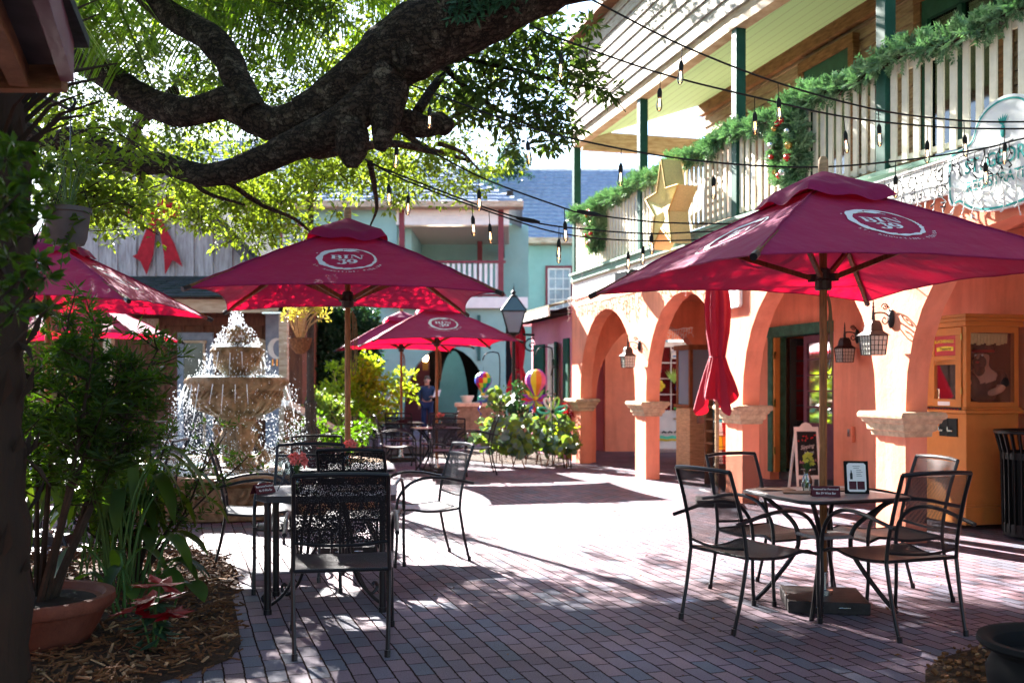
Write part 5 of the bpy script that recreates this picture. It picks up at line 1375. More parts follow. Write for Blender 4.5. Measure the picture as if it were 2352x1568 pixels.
def umbrella_proto():
    t = thing('patio_umbrella', '', 'umbrella')
    b = MB()
    for k in range(4):
        b.grid(lambda s, q, k=k: panel_pt(k, s, lerp(.10, 1, q)), 14, 12)
    cv = b.build('canopy', MT['canopy'], t, local=True, smooth=True)
    for k in range(4): lg = MB(); logo(lg, lambda x, y, k=k: uv_panel(k, x*1.1, .56+y*1.1)); lg.build('logo', MT['logo_white'], cv, local=True)
    b = MB()
    for k in range(4): b.tube([panel_pt(k, 0, .12+.88*i/12, .003) for i in range(13)], .0065, 5)
    for k in range(4): b.tube([panel_pt(k, i/14, 1, 0) for i in range(15)], .005, 5)
    b.build('piping', MT['canopy'], cv, local=True)
    # vent cap with a loose wavy skirt
    b = MB()
    def cap(a, q):
        an = 2*PI*a; sq = 1/max(abs(math.cos(an)), abs(math.sin(an))); r = lerp(.02, .335, q)*lerp(1, sq**.8, q)
        z = ZA+.075-.165*q**1.1-.016*math.sin(an*4+1)*q+.018*math.sin(an*7)*q*q
        if q > .999: z -= .045; r *= 1.01
        return V((r*math.cos(an), r*math.sin(an), z))
    b.grid(cap, 48, 8, closed_u=True); b.build('vent_cap', MT['canopy'], t, local=True, smooth=True)
    b = MB(); b.lathe([(.024,0),(.024,ZA-.02)], (0,0,.02), 14); b.build('pole', MT['wood_pole'], t, local=True, smooth=True)
    b = MB(); b.lathe([(.030,ZA+.05),(.032,ZA+.11),(.030,ZA+.15),(.018,ZA+.17),(.001,ZA+.175)], (0,0,0), 12); b.build('finial', MT['wood_finial'], t, local=True, smooth=True)
    b = MB(); b.lathe([(.048,2.10-.06),(.052,2.10-.05),(.052,2.10),(.046,2.11),(.046,2.17),(.03,2.18)], (0,0,0), 14)
    for k in range(4):
        a = R(45+90*k); b.box((.065*math.cos(a), .065*math.sin(a), 2.12), (.06,.02,.05), rz=a)
    b.build('hub', MT['iron_brown'], t, local=True)
    for k in range(4):
        a = R(45+90*k); c_, s_ = math.cos(a), math.sin(a); rc = Hh*math.sqrt(2)
        p0 = V((.03*c_, .03*s_, ZA-.02)); p1 = V(((rc+.03)*c_, (rc+.03)*s_, ZR-.018))
        b = MB(); b.bar(p0, p1, .026, .032); rb = b.build('rib', MT['wood_brown'], t, local=True)
        b = MB(); b.tube([p1-(p1-p0).normalized()*.05, p1+(p1-p0).normalized()*.012], .021, 8); b.build('end_cap', MT['metal_dark'], rb, local=True)
        m_ = p0.lerp(p1, .48)-V((0,0,.02)); b = MB(); b.bar((.075*c_, .075*s_, 2.12), m_, .022, .032); b.build('strut', MT['wood_brown'], t, local=True)
    b = MB()
    for k in range(3): b.tube(smoothpath([(.035,0,2.02),(.05+.012*k,.01*k,1.9),(.055+.01*k,.01,1.65-.05*k),(.04,.012,1.58-.05*k),(.033,.01,1.66),(.04,-.008,1.9),(.03,0,2.0)], 4), .004, 5)
    b.build('cord', MT['rope'], t, local=True, smooth=True)
    return t
U0 = umbrella_proto()
uf = [True]
def umbrella(x, y, deg, label, dz=0.0):
    if uf[0]: t = U0; uf[0] = False
    else: t = copy_tree(U0)
    return place(t, (x, y, dz), R(deg), label, 'maroon wine bar umbrellas')
umbrella(1.985, 6.35, 16, 'maroon umbrella nearest on the right, seen from below its rim', -.03)
umbrella(-1.39, 8.42, 9, 'maroon umbrella in the middle with the round logo facing the viewer', .02)
umbrella(-1.225, 16.2, 14, 'bright maroon umbrella over the nearer far table')
umbrella(-2.07, 18.6, 14, 'bright maroon umbrella farthest back, mostly behind another one')
umbrella(-4.2, 9.0, 1, 'maroon umbrella at the left edge behind the hanging pot')
umbrella(-5.85, 13.3, 4, 'maroon umbrella lowest at the far left in front of the barn', -.05)
def base(x, y, deg, label, group='umbrella base weights'):
    t = thing('umbrella_base', label, 'umbrella base', (x, y, 0), R(deg), group)
    b = MB(); b.box((0,0,.0375), (.49,.49,.075)); b.build('slab', MT['concrete_base'], t, local=True, bevel=.006)
    b = MB(); b.lathe([(.06,.076),(.06,.105),(.035,.11),(.034,.22),(.026,.222)], (0,0,0), 16); b.build('collar', MT['metal_bright'], t, local=True, smooth=True)
    for hx in (.06, -.10): b = MB(); b.tube([(hx,-.246,.045),(hx,-.262,.045),(hx+.06,-.262,.045),(hx+.06,-.246,.045)], .005, 6); b.build('handle', MT['metal_bright'], t, local=True)
base(1.985, 6.35, -9, 'dark square umbrella weight under the right table')
base(-1.39, 8.42, 9, 'dark square umbrella weight under the middle table')
base(-1.225, 16.2, 14, 'umbrella weight under the nearer far table')
base(-2.07, 18.6, 14, 'umbrella weight under the farthest table')
base(-4.2, 9.0, 1, 'umbrella weight under the left table')
base(-5.85, 13.3, 4, 'umbrella weight under the farther left table')
base(2.42, 11.75, -8, 'pale dusty weight that holds the closed umbrella')
def closed_umbrella(x, y, h, z0, r, label, seed, mat='canopy_closed'):
    t = thing('closed_umbrella', label, 'umbrella', (x, y, 0), 0, 'folded maroon umbrellas'); rnd = random.Random(seed)
    ph = [rnd.uniform(0, 6.28) for _ in range(4)]
    def f(a, q):
        an = 2*PI*a; z = lerp(h, z0, q)
        prof = [.05,.10,.115,.12,.115,.105,.085,.07,.10,.135,.165,.19]
        rr = prof[min(int(q*11), 10)]; rr = lerp(rr, prof[min(int(q*11)+1, 11)], q*11-int(q*11))*r/.19
        fl = (.28*math.sin(an*6+ph[0]+q*1.2)+.16*math.sin(an*11+ph[1]-q*2))*(.5+.6*q)
        z += (.10*math.sin(an*3+ph[2])+.05*math.sin(an*5+ph[3]))*max(0, q-.75)*4
        return V((x+rr*(1+fl)*math.cos(an), y+rr*(1+fl)*math.sin(an), z))
    b = MB(); b.grid(f, 72, 44, closed_u=True); b.build('canopy', MT[mat], t, smooth=True)
    zt = lerp(h, z0, .64); b = MB(); b.tube([V((x+.076*r/.19*math.cos(a), y+.076*r/.19*math.sin(a), zt+.01*math.sin(a))) for a in [2*PI*i/20 for i in range(20)]], .011, 6, closed=True); b.build('tie', MT[mat], t, smooth=True)
    b = MB(); b.lathe([(.024,.02),(.024,z0+.3)], (x, y, 0), 12); b.build('pole', MT['wood_pale'], t, smooth=True)
    b = MB(); b.lathe([(.03,h-.02),(.03,h+.08),(.001,h+.11)], (x, y, 0), 12); b.build('finial', MT['wood_finial'], t, smooth=True)
closed_umbrella(2.42, 11.75, 2.72, 1.19, .20, 'folded maroon umbrella tied with a strap in front of the arcade', 3)
closed_umbrella(.14, 21.3, 2.75, 1.25, .22, 'folded maroon umbrella far back beside the lamp post', 8)

# ---------------------------------------------------------------- things on the tables
def vase(x, y, z, label, flower, seed, n=9, s=1.0, tall=.11):
    t = thing('flower_vase', label, 'vase', (x, y, z)); rnd = random.Random(seed)
    b = MB(); b.lathe([(.001,.004),(.024,.0),(.026,.004),(.025,.012),(.032,.035),(.036,.06),(.030,.085),(.018,.11),(.017,.12),(.026,.138)], (x, y, z), 16); b.build('glass', MT['vase_glass'], t, smooth=True)
    b = MB(); hd = []
    for i in range(n):
        a = rnd.uniform(0, 2*PI); rr = rnd.uniform(.008,.052)*s; hz = z+.138+rnd.uniform(.35, 1)*tall*(1-rr*4)
        e = V((x+rr*math.cos(a), y+rr*math.sin(a), hz)); hd.append(e); b.tube([V((x+rnd.uniform(-.01,.01), y+rnd.uniform(-.01,.01), z+.02)), V((x, y, z+.115)), e], .0022, 4)
    for i in range(14):
        a = rnd.uniform(0, 2*PI); b.leaf((x, y, z+rnd.uniform(.10,.16)), (math.cos(a), math.sin(a), 1.2), (0,0,1), rnd.uniform(.04,.07), .012)
    b.build('stems', MT['flower_stem'], t)
    b = MB()
    for e in hd:
        for k in range(26 if flower != 'flower_yellow' else 12):
            d = V((rnd.gauss(0,1), rnd.gauss(0,1), rnd.gauss(.4,.8))).normalized(); b.leaf(e+d*.004, d, (rnd.gauss(0,1),rnd.gauss(0,1),1), rnd.uniform(.014,.028)*s, .018*s, .4)
        b.ball(tuple(e), .012*s, 6, 5)
    b.build('flowers', MT[flower], t)
    return t
vase(-1.355, 6.27, .729, 'glass vase of salmon pink carnations on the square table', 'carnation', 1, 10, 1.05)
vase(-1.33, 8.05, .722, 'pink carnations on the table under the middle umbrella', 'carnation', 2, 10, 1.1, .12)
vase(1.90, 6.42, .722, 'small glass vase of yellow flowers beside the right umbrella pole', 'flower_yellow', 3, 16, .75, .11)
vase(-1.15, 16.0, .722, 'pink carnations on the nearer far table', 'carnation', 4, 9, 1.2, .10)
def tent(x, y, z, rz, label, txt=True, s=1.0):
    t = thing('reserved_tent', label, 'table sign', (x, y, z), rz, 'folded reserved signs'); w, h, d = .085*s, .062*s, .03*s
    b = MB(); b.add([(-w,-d,0),(w,-d,0),(w,0,h),(-w,0,h),(-w,d,0),(w,d,0)], [(0,1,2,3),(3,2,5,4)]); n = 6
    b.add([(-w,-d+.004,0),(w,-d+.004,0),(w,0,h-.003),(-w,0,h-.003),(-w,d-.004,0),(w,d-.004,0)], [(3,2,1,0),(4,5,2,3)]); b.build('card', MT['tent_maroon'], t, local=True)
    if txt:
        b = MB(); f = lambda a, c: (a, -d+ (c+h/2)/h*d-.0012, c+h/2+.0006)
        add_text(b, 'Reserved for Patrons of', lambda a, c: f(a, c+.012*s), .0155*s, bold=.006); add_text(b, 'Bin 39 Wine Bar', lambda a, c: f(a, c-.012*s), .0175*s, bold=.006); b.build('lettering', MT['paper'], t, local=True)
tent(1.93, 6.13, .7225, R(-8), 'maroon reserved sign on the right table reading Reserved for Patrons')
tent(-1.56, 6.24, .729, R(62), 'maroon reserved sign at the left corner of the square table')
tent(-1.62, 8.3, .722, R(30), 'folded sign on the table behind the black mesh chair')
tent(-1.15, 15.95, .722, R(10), 'small maroon sign on the nearer far table')
tent(-4.1, 8.85, .722, R(5), 'maroon reserved sign on the left umbrella table')
tent(-2.0, 18.3, .722, R(10), 'small maroon sign on the farthest table', False)
def frame_sign(x, y, z, rz, label, s=1.0):
    t = thing('menu_stand', label, 'picture frame', (x, y, z), rz); w, h = .072*s, .205*s
    M = Matrix.Rotation(R(-12), 4, 'X')
    def q(a, c, d=0): p = M @ V((a, d, c)); return p
    b = MB(); b.prism([(-w,0),(w,0),(w,h),(-w,h)], lambda a, c: q(a, c), tuple(M @ V((0,.012,0)))); b.tube([q(0,h*.8,.012), V((0,.11*s,.0))], .004, 5); b.build('frame', MT['pot_black'], t, local=True, bevel=.002)
    k = .012; b = MB(); b.prism([(-w+.014+k,.012),(w-.014-k,.012),(w-.014,.012+k),(w-.014,h-.012-k),(w-.014-k,h-.012),(-w+.014+k,h-.012),(-w+.014,h-.012-k),(-w+.014,.012+k)], lambda a, c: q(a, c, -.0012), tuple(M @ V((0,.001,0)))); b.build('sheet', MT['paper'], t, local=True)
    b = MB()
    for i in range(6): zz = h-.034-i*.012; ww = (.045,.035,.030,.038,.028,.034)[i]; x0 = -.0 if i > 1 else -ww/2*1.0; b.add([q(x0-(.0 if i > 1 else 0), zz, -.0016), q(x0+ww, zz, -.0016), q(x0+ww, zz+.0025, -.0016), q(x0, zz+.0025, -.0016)], [(0,1,2,3)])
    b.add([q(-.040,.09,-.0016),q(-.024,.09,-.0016),q(-.024,.125,-.0016),q(-.029,.135,-.0016),q(-.029,.148,-.0016),q(-.035,.148,-.0016),q(-.035,.135,-.0016),q(-.040,.125,-.0016)], [tuple(range(8))]); b.build('print', MT['ink'], t, local=True)
    b = MB(); b.add([q(-.048,.026,-.0016),q(-.002,.026,-.0016),q(-.002,.078,-.0016),q(-.048,.078,-.0016)], [(0,1,2,3)]); b.add([q(.002,.026,-.0016),q(.048,.026,-.0016),q(.048,.078,-.0016),q(.002,.078,-.0016)], [(0,1,2,3)]); b.build('photo_print', MT['tent_maroon'], t, local=True)
frame_sign(2.175, 6.27, .7225, R(-6), 'black framed menu card standing on the right table')
frame_sign(-4.75, 8.8, .7225, R(20), 'framed menu card at the left edge behind the palm trunk')
# easel wires, menus
es = thing('wire_easel', 'thin black wire easel on the square table beside the vase', 'easel', (-1.42, 6.4, .729)); b = MB()
b.tube([(-1.50,6.36,.729),(-1.43,6.44,.90)], .0035, 5); b.tube([(-1.36,6.36,.729),(-1.43,6.44,.90)], .0035, 5); b.tube([(-1.43,6.44,.90),(-1.42,6.54,.729)], .0035, 5); b.tube([(-1.47,6.396,.80),(-1.39,6.396,.80)], .003, 5); b.build('wires', MT['metal_black'], es)
def menu(x, y, z, rz, label):
    o = MB(); M = Matrix.Translation((x, y, z)) @ Matrix.Rotation(rz, 4, 'Z')
    o.box(tuple(M @ V((0,0,.004))), (.22,.15,.008), rz=rz); m = o.build('menu_book', MT['leather_brown'], None, bevel=.002); tag(m, label, 'menu', 'leather menus')
menu(1.72, 6.50, .7225, R(5), 'closed brown menu lying left of the yellow flowers'); menu(1.83, 6.31, .7225, R(-12), 'brown menu just behind the reserved sign on the right table')
menu(2.12, 6.47, .7225, R(8), 'brown menu behind the framed card'); menu(-1.02, 6.40, .729, R(10), 'brown menu on the square table seen through the mesh chair back'); menu(-.95, 6.52, .729, R(-25), 'second brown menu on the square table beyond the first one')
# ---------------------------------------------------------------- fountain
FC = V((-3.30, 11.95, 0))
fo = thing('fountain', 'carved three tier stone fountain with a round basin', 'fountain', tuple(FC))
b = MB(); b.lathe([(1.80,0),(1.83,.02),(1.84,.10),(1.80,.135),(1.74,.15),(1.73,.34),(1.76,.36),(1.82,.385),(1.84,.43),(1.82,.46),(1.62,.462),(1.60,.30),(1.60,.05),(.0,.05)], tuple(FC), 96); b.build('basin', MT['stone_fountain'], fo, smooth=True)
# carved scrolls round the basin wall
rel = MB()
for k in range(26):
    a0 = 2*PI*k/26
    def onb(da, z, out=.012): a = a0+da; r = 1.735+out; return V((FC.x+r*math.cos(a), FC.y+r*math.sin(a), z))
    for sgn in (-1, 1):
        rel.tube(smoothpath([onb(sgn*.018,.325), onb(sgn*.026,.24), onb(sgn*.052,.185), onb(sgn*.085,.185), onb(sgn*.098,.215), onb(sgn*.085,.235)], 4), [.022]*6+[.019]*15, 6)
        rel.tube(smoothpath([onb(sgn*.050,.335,.005), onb(sgn*.058,.28), onb(sgn*.078,.25)], 4), .016, 6)
    rel.tube([onb(-.03,.33), onb(.03,.33)], .016, 6)
rel.build('basin_carving', MT['stone_fountain'], fo, smooth=True)
b = MB(); b.lathe([(.55,.05),(.55,.40),(.50,.42),(.30,.425)], tuple(FC), 40); b.build('plinth', MT['stone_wet'], fo, smooth=True)
b = MB(); b.lathe([(.28,.42),(.27,.46),(.20,.50),(.17,.58),(.19,.66),(.22,.74),(.20,.82),(.17,.88),(.20,.94),(.23,.98),(.22,1.03)], tuple(FC), 28)
for k in range(4):
    a = R(20+90*k); c_, s_ = math.cos(a), math.sin(a)
    b.tube([(FC.x+rr*c_, FC.y+rr*s_, z) for rr, z in ((.20,.94),(.26,.88),(.21,.78),(.24,.68),(.33,.58),(.35,.50),(.29,.46),(.25,.52),(.28,.57))], [.03,.035,.03,.035,.045,.045,.04,.03,.02], 8)
b.build('pedestal', MT['stone_wet'], fo, smooth=True)
def bowl(name, prof, nf, z_rim, r_rim, leaf_h, parent, zb0, zb1, rb0, rb1):
    b = MB(); b.lathe(prof, tuple(FC), 64); o = b.build(name, MT['stone_wet'], parent, smooth=True)
    r_ = MB()
    for k in range(nf):   # hanging leaf carving on the rim
        a = 2*PI*(k+.5)/nf; w = PI/nf*.85
        pts = [(-.9,.1),(-.75,.55),(0,1),(.75,.55),(.9,.1),(.4,.0),(0,-.02),(-.4,.0)]
        ring = [V((FC.x+(r_rim+.004)*math.cos(a+x*w), FC.y+(r_rim+.004)*math.sin(a+x*w), z_rim-.01-leaf_h*y)) for x, y in pts]
        cen = V((FC.x+(r_rim+.03)*math.cos(a), FC.y+(r_rim+.03)*math.sin(a), z_rim-.01-leaf_h*.45))
        r_.add(ring+[cen], [(i, (i+1)%8, 8) for i in range(8)])
    for k in range(int(nf*1.6)):   # twisted rope band
        a = 2*PI*k/(nf*1.6); d = 2*PI/(nf*1.6)
        r_.tube([(FC.x+rb0*math.cos(a), FC.y+rb0*math.sin(a), zb0), (FC.x+rb1*math.cos(a+d*1.1), FC.y+rb1*math.sin(a+d*1.1), zb1)], leaf_h*.16, 6)
    r_.build('carving', MT['stone_wet'], o, smooth=True, root=fo)
bowl('large_bowl', [(.20,1.02),(.30,1.05),(.42,1.12),(.50,1.20),(.52,1.24),(.525,1.34),(.54,1.36),(.56,1.38),(.585,1.42),(.59,1.47),(.575,1.50),(.55,1.50),(.50,1.46),(.30,1.42),(.0,1.42)], 26, 1.495, .588, .10, fo, 1.26, 1.33, .528, .53)
g_ = MB()   # gadroons under the large bowl
for k in range(22):
    a = 2*PI*k/22; g_.tube(smoothpath([(FC.x+r*math.cos(a), FC.y+r*math.sin(a), z) for r, z in ((.26,1.045),(.40,1.12),(.47,1.19),(.50,1.225))], 3), [.015,.02,.028,.035,.042,.048,.05,.045,.04,.03], 6)
g_.build('gadroon', MT['stone_wet'], fo, smooth=True)
b = MB(); b.lathe([(.16,1.42),(.13,1.48),(.15,1.53),(.17,1.55)], tuple(FC), 24); b.build('neck', MT['stone_wet'], fo, smooth=True)
bowl('small_bowl', [(.12,1.52),(.17,1.55),(.23,1.60),(.26,1.66),(.265,1.72),(.275,1.76),(.29,1.79),(.295,1.83),(.285,1.86),(.26,1.86),(.20,1.83),(.0,1.82)], 18, 1.857, .293, .075, fo, 1.67, 1.735, .264, .268)
b = MB(); b.lathe([(.10,1.82),(.07,1.87),(.06,1.90),(.09,1.93),(.115,1.99),(.11,2.04),(.085,2.08),(.05,2.11),(.03,2.13)], tuple(FC), 20)
for k in range(10):
    for j in range(4):
        a = 2*PI*(k+.5*(j%2))/10; z = 1.94+j*.04; rr = .115-.012*abs(j-1.5); b.ball((FC.x+rr*math.cos(a), FC.y+rr*math.sin(a), z), .026, 6, 5)
b.build('finial', MT['stone_wet'], fo, smooth=True)
b = MB(); b.lathe([(1.60,.385),(.0,.386)], tuple(FC), 48); b.lathe([(.53,1.487),(.0,1.488)], tuple(FC), 32); b.lathe([(.265,1.852),(.0,1.853)], tuple(FC), 24); b.build('water', MT['water_pool'], fo)
# spray: jet, falling sheets of drops from both bowls
m, nt, bb = nodes('water_drop'); L = nt.links
bb.inputs['Base Color'].default_value = (.85,.9,.95,1); bb.inputs['Roughness'].default_value = .08; bb.inputs['Specular IOR Level'].default_value = .8
tr = N(nt, 'ShaderNodeBsdfTranslucent', i_Color=(.95,.97,1,1)); ms = N(nt, 'ShaderNodeMixShader'); ms.inputs[0].default_value = .5
L.new(bb.outputs[0], ms.inputs[1]); L.new(tr.outputs[0], ms.inputs[2]); L.new(ms.outputs[0], nt.nodes['Material Output'].inputs[0]); MT['water_drop'] = m
rnd = random.Random(5); b = MB()
def drop(p, r, st=1.0):
    x, y, z = p; n = len(b.v)
    b.v.extend([V((x+r,y,z)),V((x,y+r,z)),V((x-r,y,z)),V((x,y-r,z)),V((x,y,z+r*st)),V((x,y,z-r*st))])
    for f in ((0,1,4),(1,2,4),(2,3,4),(3,0,4),(1,0,5),(2,1,5),(3,2,5),(0,3,5)): b.f.append([n+i for i in f]); b.m.append(0)
for i in range(420):   # jet
    t = rnd.random(); a = rnd.uniform(0, 2*PI); rr = abs(rnd.gauss(0,.045))+.02*t
    drop((FC.x-.0+rr*math.cos(a), FC.y+rr*math.sin(a), 2.06+.26*t**.7*rnd.random()), rnd.uniform(.003,.010), 1.8)
def fall(r0, z0, z1, n, v0, size, bias=None):
    for i in range(n):
        a = rnd.gauss(PI*.95, 1.3) if (bias and rnd.random() < bias) else rnd.uniform(0, 2*PI)
        t = math.sqrt(rnd.random()); h = (z0-z1)*t; tm = math.sqrt(2*h/9.8)
        rr = r0+v0*rnd.uniform(.2,1.2)*tm+abs(rnd.gauss(0,.02))
        drop((FC.x+rr*math.cos(a), FC.y+rr*math.sin(a), z0-h), rnd.uniform(*size), rnd.uniform(1.2,2.6))
fall(.10, 2.14, 1.86, 450, .65, (.003,.007), .3)
fall(.29, 1.86, 1.48, 520, .55, (.0025,.0065), .5)
fall(.60, 1.50, .40, 3300, .50, (.0025,.0065), .6)
for i in range(600):   # fine mist around
    a = rnd.uniform(0, 2*PI); rr = abs(rnd.gauss(.75,.35)); drop((FC.x+rr*math.cos(a), FC.y+rr*math.sin(a), rnd.uniform(.5,2.0)), rnd.uniform(.0015,.003))
for i in range(900):   # splash at the surface and on the bowls
    a = rnd.uniform(0, 2*PI); rr = rnd.gauss(.9,.16); drop((FC.x+rr*math.cos(a), FC.y+rr*math.sin(a), .39+abs(rnd.gauss(0,.07))), rnd.uniform(.003,.007))
for r0, z0 in ((.56,1.50),(.27,1.865)):
    for i in range(380):
        a = rnd.uniform(0, 2*PI); rr = r0*rnd.uniform(.6,1.02); drop((FC.x+rr*math.cos(a), FC.y+rr*math.sin(a), z0+abs(rnd.gauss(0,.015))), rnd.uniform(.003,.008))
for k in range(22):   # thin streams off the leaf tips
    a = 2*PI*(k+.5+rnd.uniform(-.2,.2))/26; L_ = rnd.uniform(.12,.42)
    b.tube([(FC.x+(.60+.02*j)*math.cos(a), FC.y+(.60+.02*j)*math.sin(a), 1.42-L_*j/4) for j in range(5)], [.006,.005,.004,.003,.0015], 5)
    if k % 2: b.tube([(FC.x+(.30+.01*j)*math.cos(a), FC.y+(.30+.01*j)*math.sin(a), 1.80-.2*j/4) for j in range(5)], [.006,.005,.004,.003,.002], 5)
o = b.build('fountain_spray', MT['water_drop']); tag(o, 'sparkling spray and drops falling from the stone fountain', kind='stuff')

# ---------------------------------------------------------------- lamp posts
lp = thing('lamp_post', 'dark fluted iron post behind the fountain', 'lamp post', (-2.64, 13.0, 0))
x, y = (713-CX)/F_*13.0, 13.0; b = MB()
n = 16; prof = [(.17,0),(.17,.10),(.14,.14),(.12,.30),(.10,.62),(.085,.70),(.12,.73),(.135,.78),(.12,.83),(.075,.88),(.07,1.12),(.085,1.14),(.085,1.18),(.055,1.22),(.048,1.3),(.042,2.9),(.04,3.8)]
vs = []
for (r, z) in prof:
    for k in range(2*n): a = PI*k/n; q = r*(1.0 if k % 2 else .88); vs.append((x+q*math.cos(a), y+q*math.sin(a), z))
b.add(vs, [(j*2*n+k, j*2*n+(k+1)%(2*n), (j+1)*2*n+(k+1)%(2*n), (j+1)*2*n+k) for j in range(len(prof)-1) for k in range(2*n)])
b.build('post', MT['iron_brown'], lp)
b = MB(); b.lathe([(.05,3.8),(.10,3.86),(.05,3.92),(.03,4.0)], (x, y, 0), 12); b.build('capital', MT['iron_brown'], lp, smooth=True)
b = MB(); b.lathe([(.08,4.0),(.15,4.3),(.16,4.32),(.05,4.45),(.01,4.55)], (x, y, 0), 6); b.build('lantern', MT['pane_sky'], lp)
b = MB(); b.tube(smoothpath([(x,y,2.70),(x-.12,y,2.78),(x-.22,y,2.74),(x-.25,y,2.66)], 4), .01, 6); b.build('bracket', MT['iron_brown'], lp)
hb_ = thing('hanging_basket', 'brown coco fibre basket of dry yellow stems hung on the fluted post', 'basket', tuple(at(690, 790, 12.9)))
c = at(690, 778, 12.9); b = MB(); b.lathe([(.001,-.20),(.06,-.19),(.12,-.12),(.155,0),(.15,.01),(.001,.005)], tuple(c), 14); b.build('liner', MT['coco_basket'], hb_, smooth=True)
b = MB()
for k in range(3): a = 2*PI*k/3; b.tube([c+V((.15*math.cos(a), .15*math.sin(a), 0)), c+V((0,0,.55))], .003, 4)
b.build('chain', MT['metal_black'], hb_)
rnd = random.Random(9); b = MB(); lf_ = MB()
for k in range(46):
    a = rnd.uniform(0, 2*PI); sp_ = rnd.uniform(.05,.34); h = rnd.uniform(.25,.55)
    e = c+V((sp_*math.cos(a)+.06, sp_*math.sin(a)*.7, h)); b.tube(smoothpath([c+V((.04*math.cos(a),.04*math.sin(a),0)), c+V((sp_*.5*math.cos(a), sp_*.5*math.sin(a), h*.6)), e], 3), .005, 4)
    for j in range(12): d = V((rnd.gauss(0,1), rnd.gauss(0,1), rnd.gauss(.5,.8))); lf_.leaf(e+d*.03, d, (0,-1,.5), rnd.uniform(.04,.08), .025)
b.build('stems', MT['wood_pale'], hb_); lf_.build('leaves', MT['dry_flower'], hb_)

def street_lamp(c, label):
    """four sided lantern on a post; c = point where the lantern sits"""
    t = thing('street_lamp', label, 'lamp', (c.x, c.y, 0)); x, y, z = c
    b = MB(); b.lathe([(.11,0),(.10,.5),(.05,.6),(.04,.9),(.035,z-.05),(.07,z-.04),(.10,z)], (x, y, 0), 12); b.build('post', MT['metal_black'], t, smooth=True)
    b = MB(); w0, w1, h = .11, .225, .42
    for sx, sy in ((-1,-1),(1,-1),(1,1),(-1,1)): b.bar((x+sx*w0,y+sy*w0,z),(x+sx*w1,y+sy*w1,z+h),.018,.018)
    for w, zz in ((w0,z),(w1,z+h)):
        for q in range(4): A = [(-1,-1),(1,-1),(1,1),(-1,1)]; p, s_ = A[q], A[(q+1)%4]; b.bar((x+p[0]*w,y+p[1]*w,zz),(x+s_[0]*w,y+s_[1]*w,zz),.022,.022)
    for sx, sy in ((-1,-1),(1,-1),(1,1),(-1,1)): b.bar((x+sx*w1*1.1,y+sy*w1*1.1,z+h+.01),(x+sx*.05,y+sy*.05,z+h+.30),.018,.018)
    b.lathe([(.07,z+h+.28),(.08,z+h+.31),(.03,z+h+.34),(.05,z+h+.38),(.02,z+h+.42),(.012,z+h+.47),(.001,z+h+.56)], (x, y, 0), 10); b.build('frame', MT['metal_black'], t)
    g_ = MB(); q = lambda w, zz: [V((x-w,y-w,zz)),V((x+w,y-w,zz)),V((x+w,y+w,zz)),V((x-w,y+w,zz))]
    g_.hexa(q(w0-.008,z+.01), q(w1-.008,z+h-.01)); g_.build('glass', MT['pane_pale'], t)
    g_ = MB(); g_.hexa(q(w1*1.05,z+h+.012), q(.05,z+h+.29)); g_.build('roof_glass', MT['pane_sky2'], t)
simple('pane_pale', (.15,.20,.26), .2); simple('pane_sky2', (.05,.10,.14), .2)
cL = at(1180, 768, 19.5); street_lamp(V((cL.x, cL.y, at(1180,765,19.5).z)), 'black post lantern with pale glass in front of the green building')
br = thing('wall_bracket', 'black scrolled iron bracket on the corner of the pink building', 'bracket', tuple(at(1240, 770, 21)))
p = at(1245, 770, 21.2); b = MB(); b.bar(at(1200,768,21.2), p, .05, .05); b.bar(p+V((0,0,.28)), p-V((0,0,.30)), .09, .07); b.tube([(p.x-.22+.20*(1-k/24)*math.cos(k*.5), p.y, p.z-.22+.18*(1-k/24)*math.sin(k*.5)) for k in range(24)], .018, 6); b.ball(tuple(p+V((0,0,.32))), .05, 8, 6); b.build('ironwork', MT['metal_black'], br)

# ---------------------------------------------------------------- fortune telling booth with the pirate
bo = W(.573, 1.08); ua = WA; un = WN     # near corner; along the wall; into the arcade
bw, bd = .60, .60
booth = thing('pirate_booth', 'orange wooden coin booth with glass windows and a Blackbeards Treasures sign', 'booth', tuple(bo))
def BB(s, d, z): return bo+ua*s+un*d+V((0,0,z))
def bb(mb, s0, s1, d0, d1, z0, z1): mb.hexa([BB(s0,d0,z0),BB(s1,d0,z0),BB(s1,d1,z0),BB(s0,d1,z0)],[BB(s0,d0,z1),BB(s1,d0,z1),BB(s1,d1,z1),BB(s0,d1,z1)])
b = MB(); bb(b,0,bw,0,bd,.24,1.13); b.build('cabinet', MT['booth_orange'], booth, bevel=.006)
b = MB(); bb(b,-.02,bw+.02,-.02,bd+.02,.05,.225); bb(b,-.012,bw+.012,-.012,bd+.012,.226,.245); b.build('plinth', MT['booth_orange'], booth, bevel=.004)
b = MB(); bb(b,-.035,bw+.035,-.035,bd+.035,1.131,1.165); bb(b,-.02,bw+.02,-.02,bd+.02,1.166,1.19); b.build('ledge', MT['booth_orange'], booth, bevel=.006)
for sx, sd_ in ((0,0),(bw-.05,0),(0,bd-.05),(bw-.05,bd-.05)):
    b = MB(); bb(b,sx,sx+.05,sd_,sd_+.05,1.191,1.98); b.build('post', MT['booth_orange'], booth)
for (s0,s1,d0,d1) in ((-.002,.045,.051,bd-.051),(bw-.05,bw,.051,bd-.051)):
    for z0, z1 in ((1.92,1.98),(1.191,1.24)): b = MB(); bb(b,s0,s1,d0,d1,z0,z1); b.build('window_rail', MT['booth_orange'], booth)
b = MB(); bb(b,-.03,bw+.03,-.03,bd+.03,1.981,2.03); bb(b,-.05,bw+.05,-.05,bd+.05,2.031,2.065); bb(b,-.04,bw+.04,-.04,bd+.04,2.066,2.10); b.build('cornice', MT['booth_orange'], booth, bevel=.005)
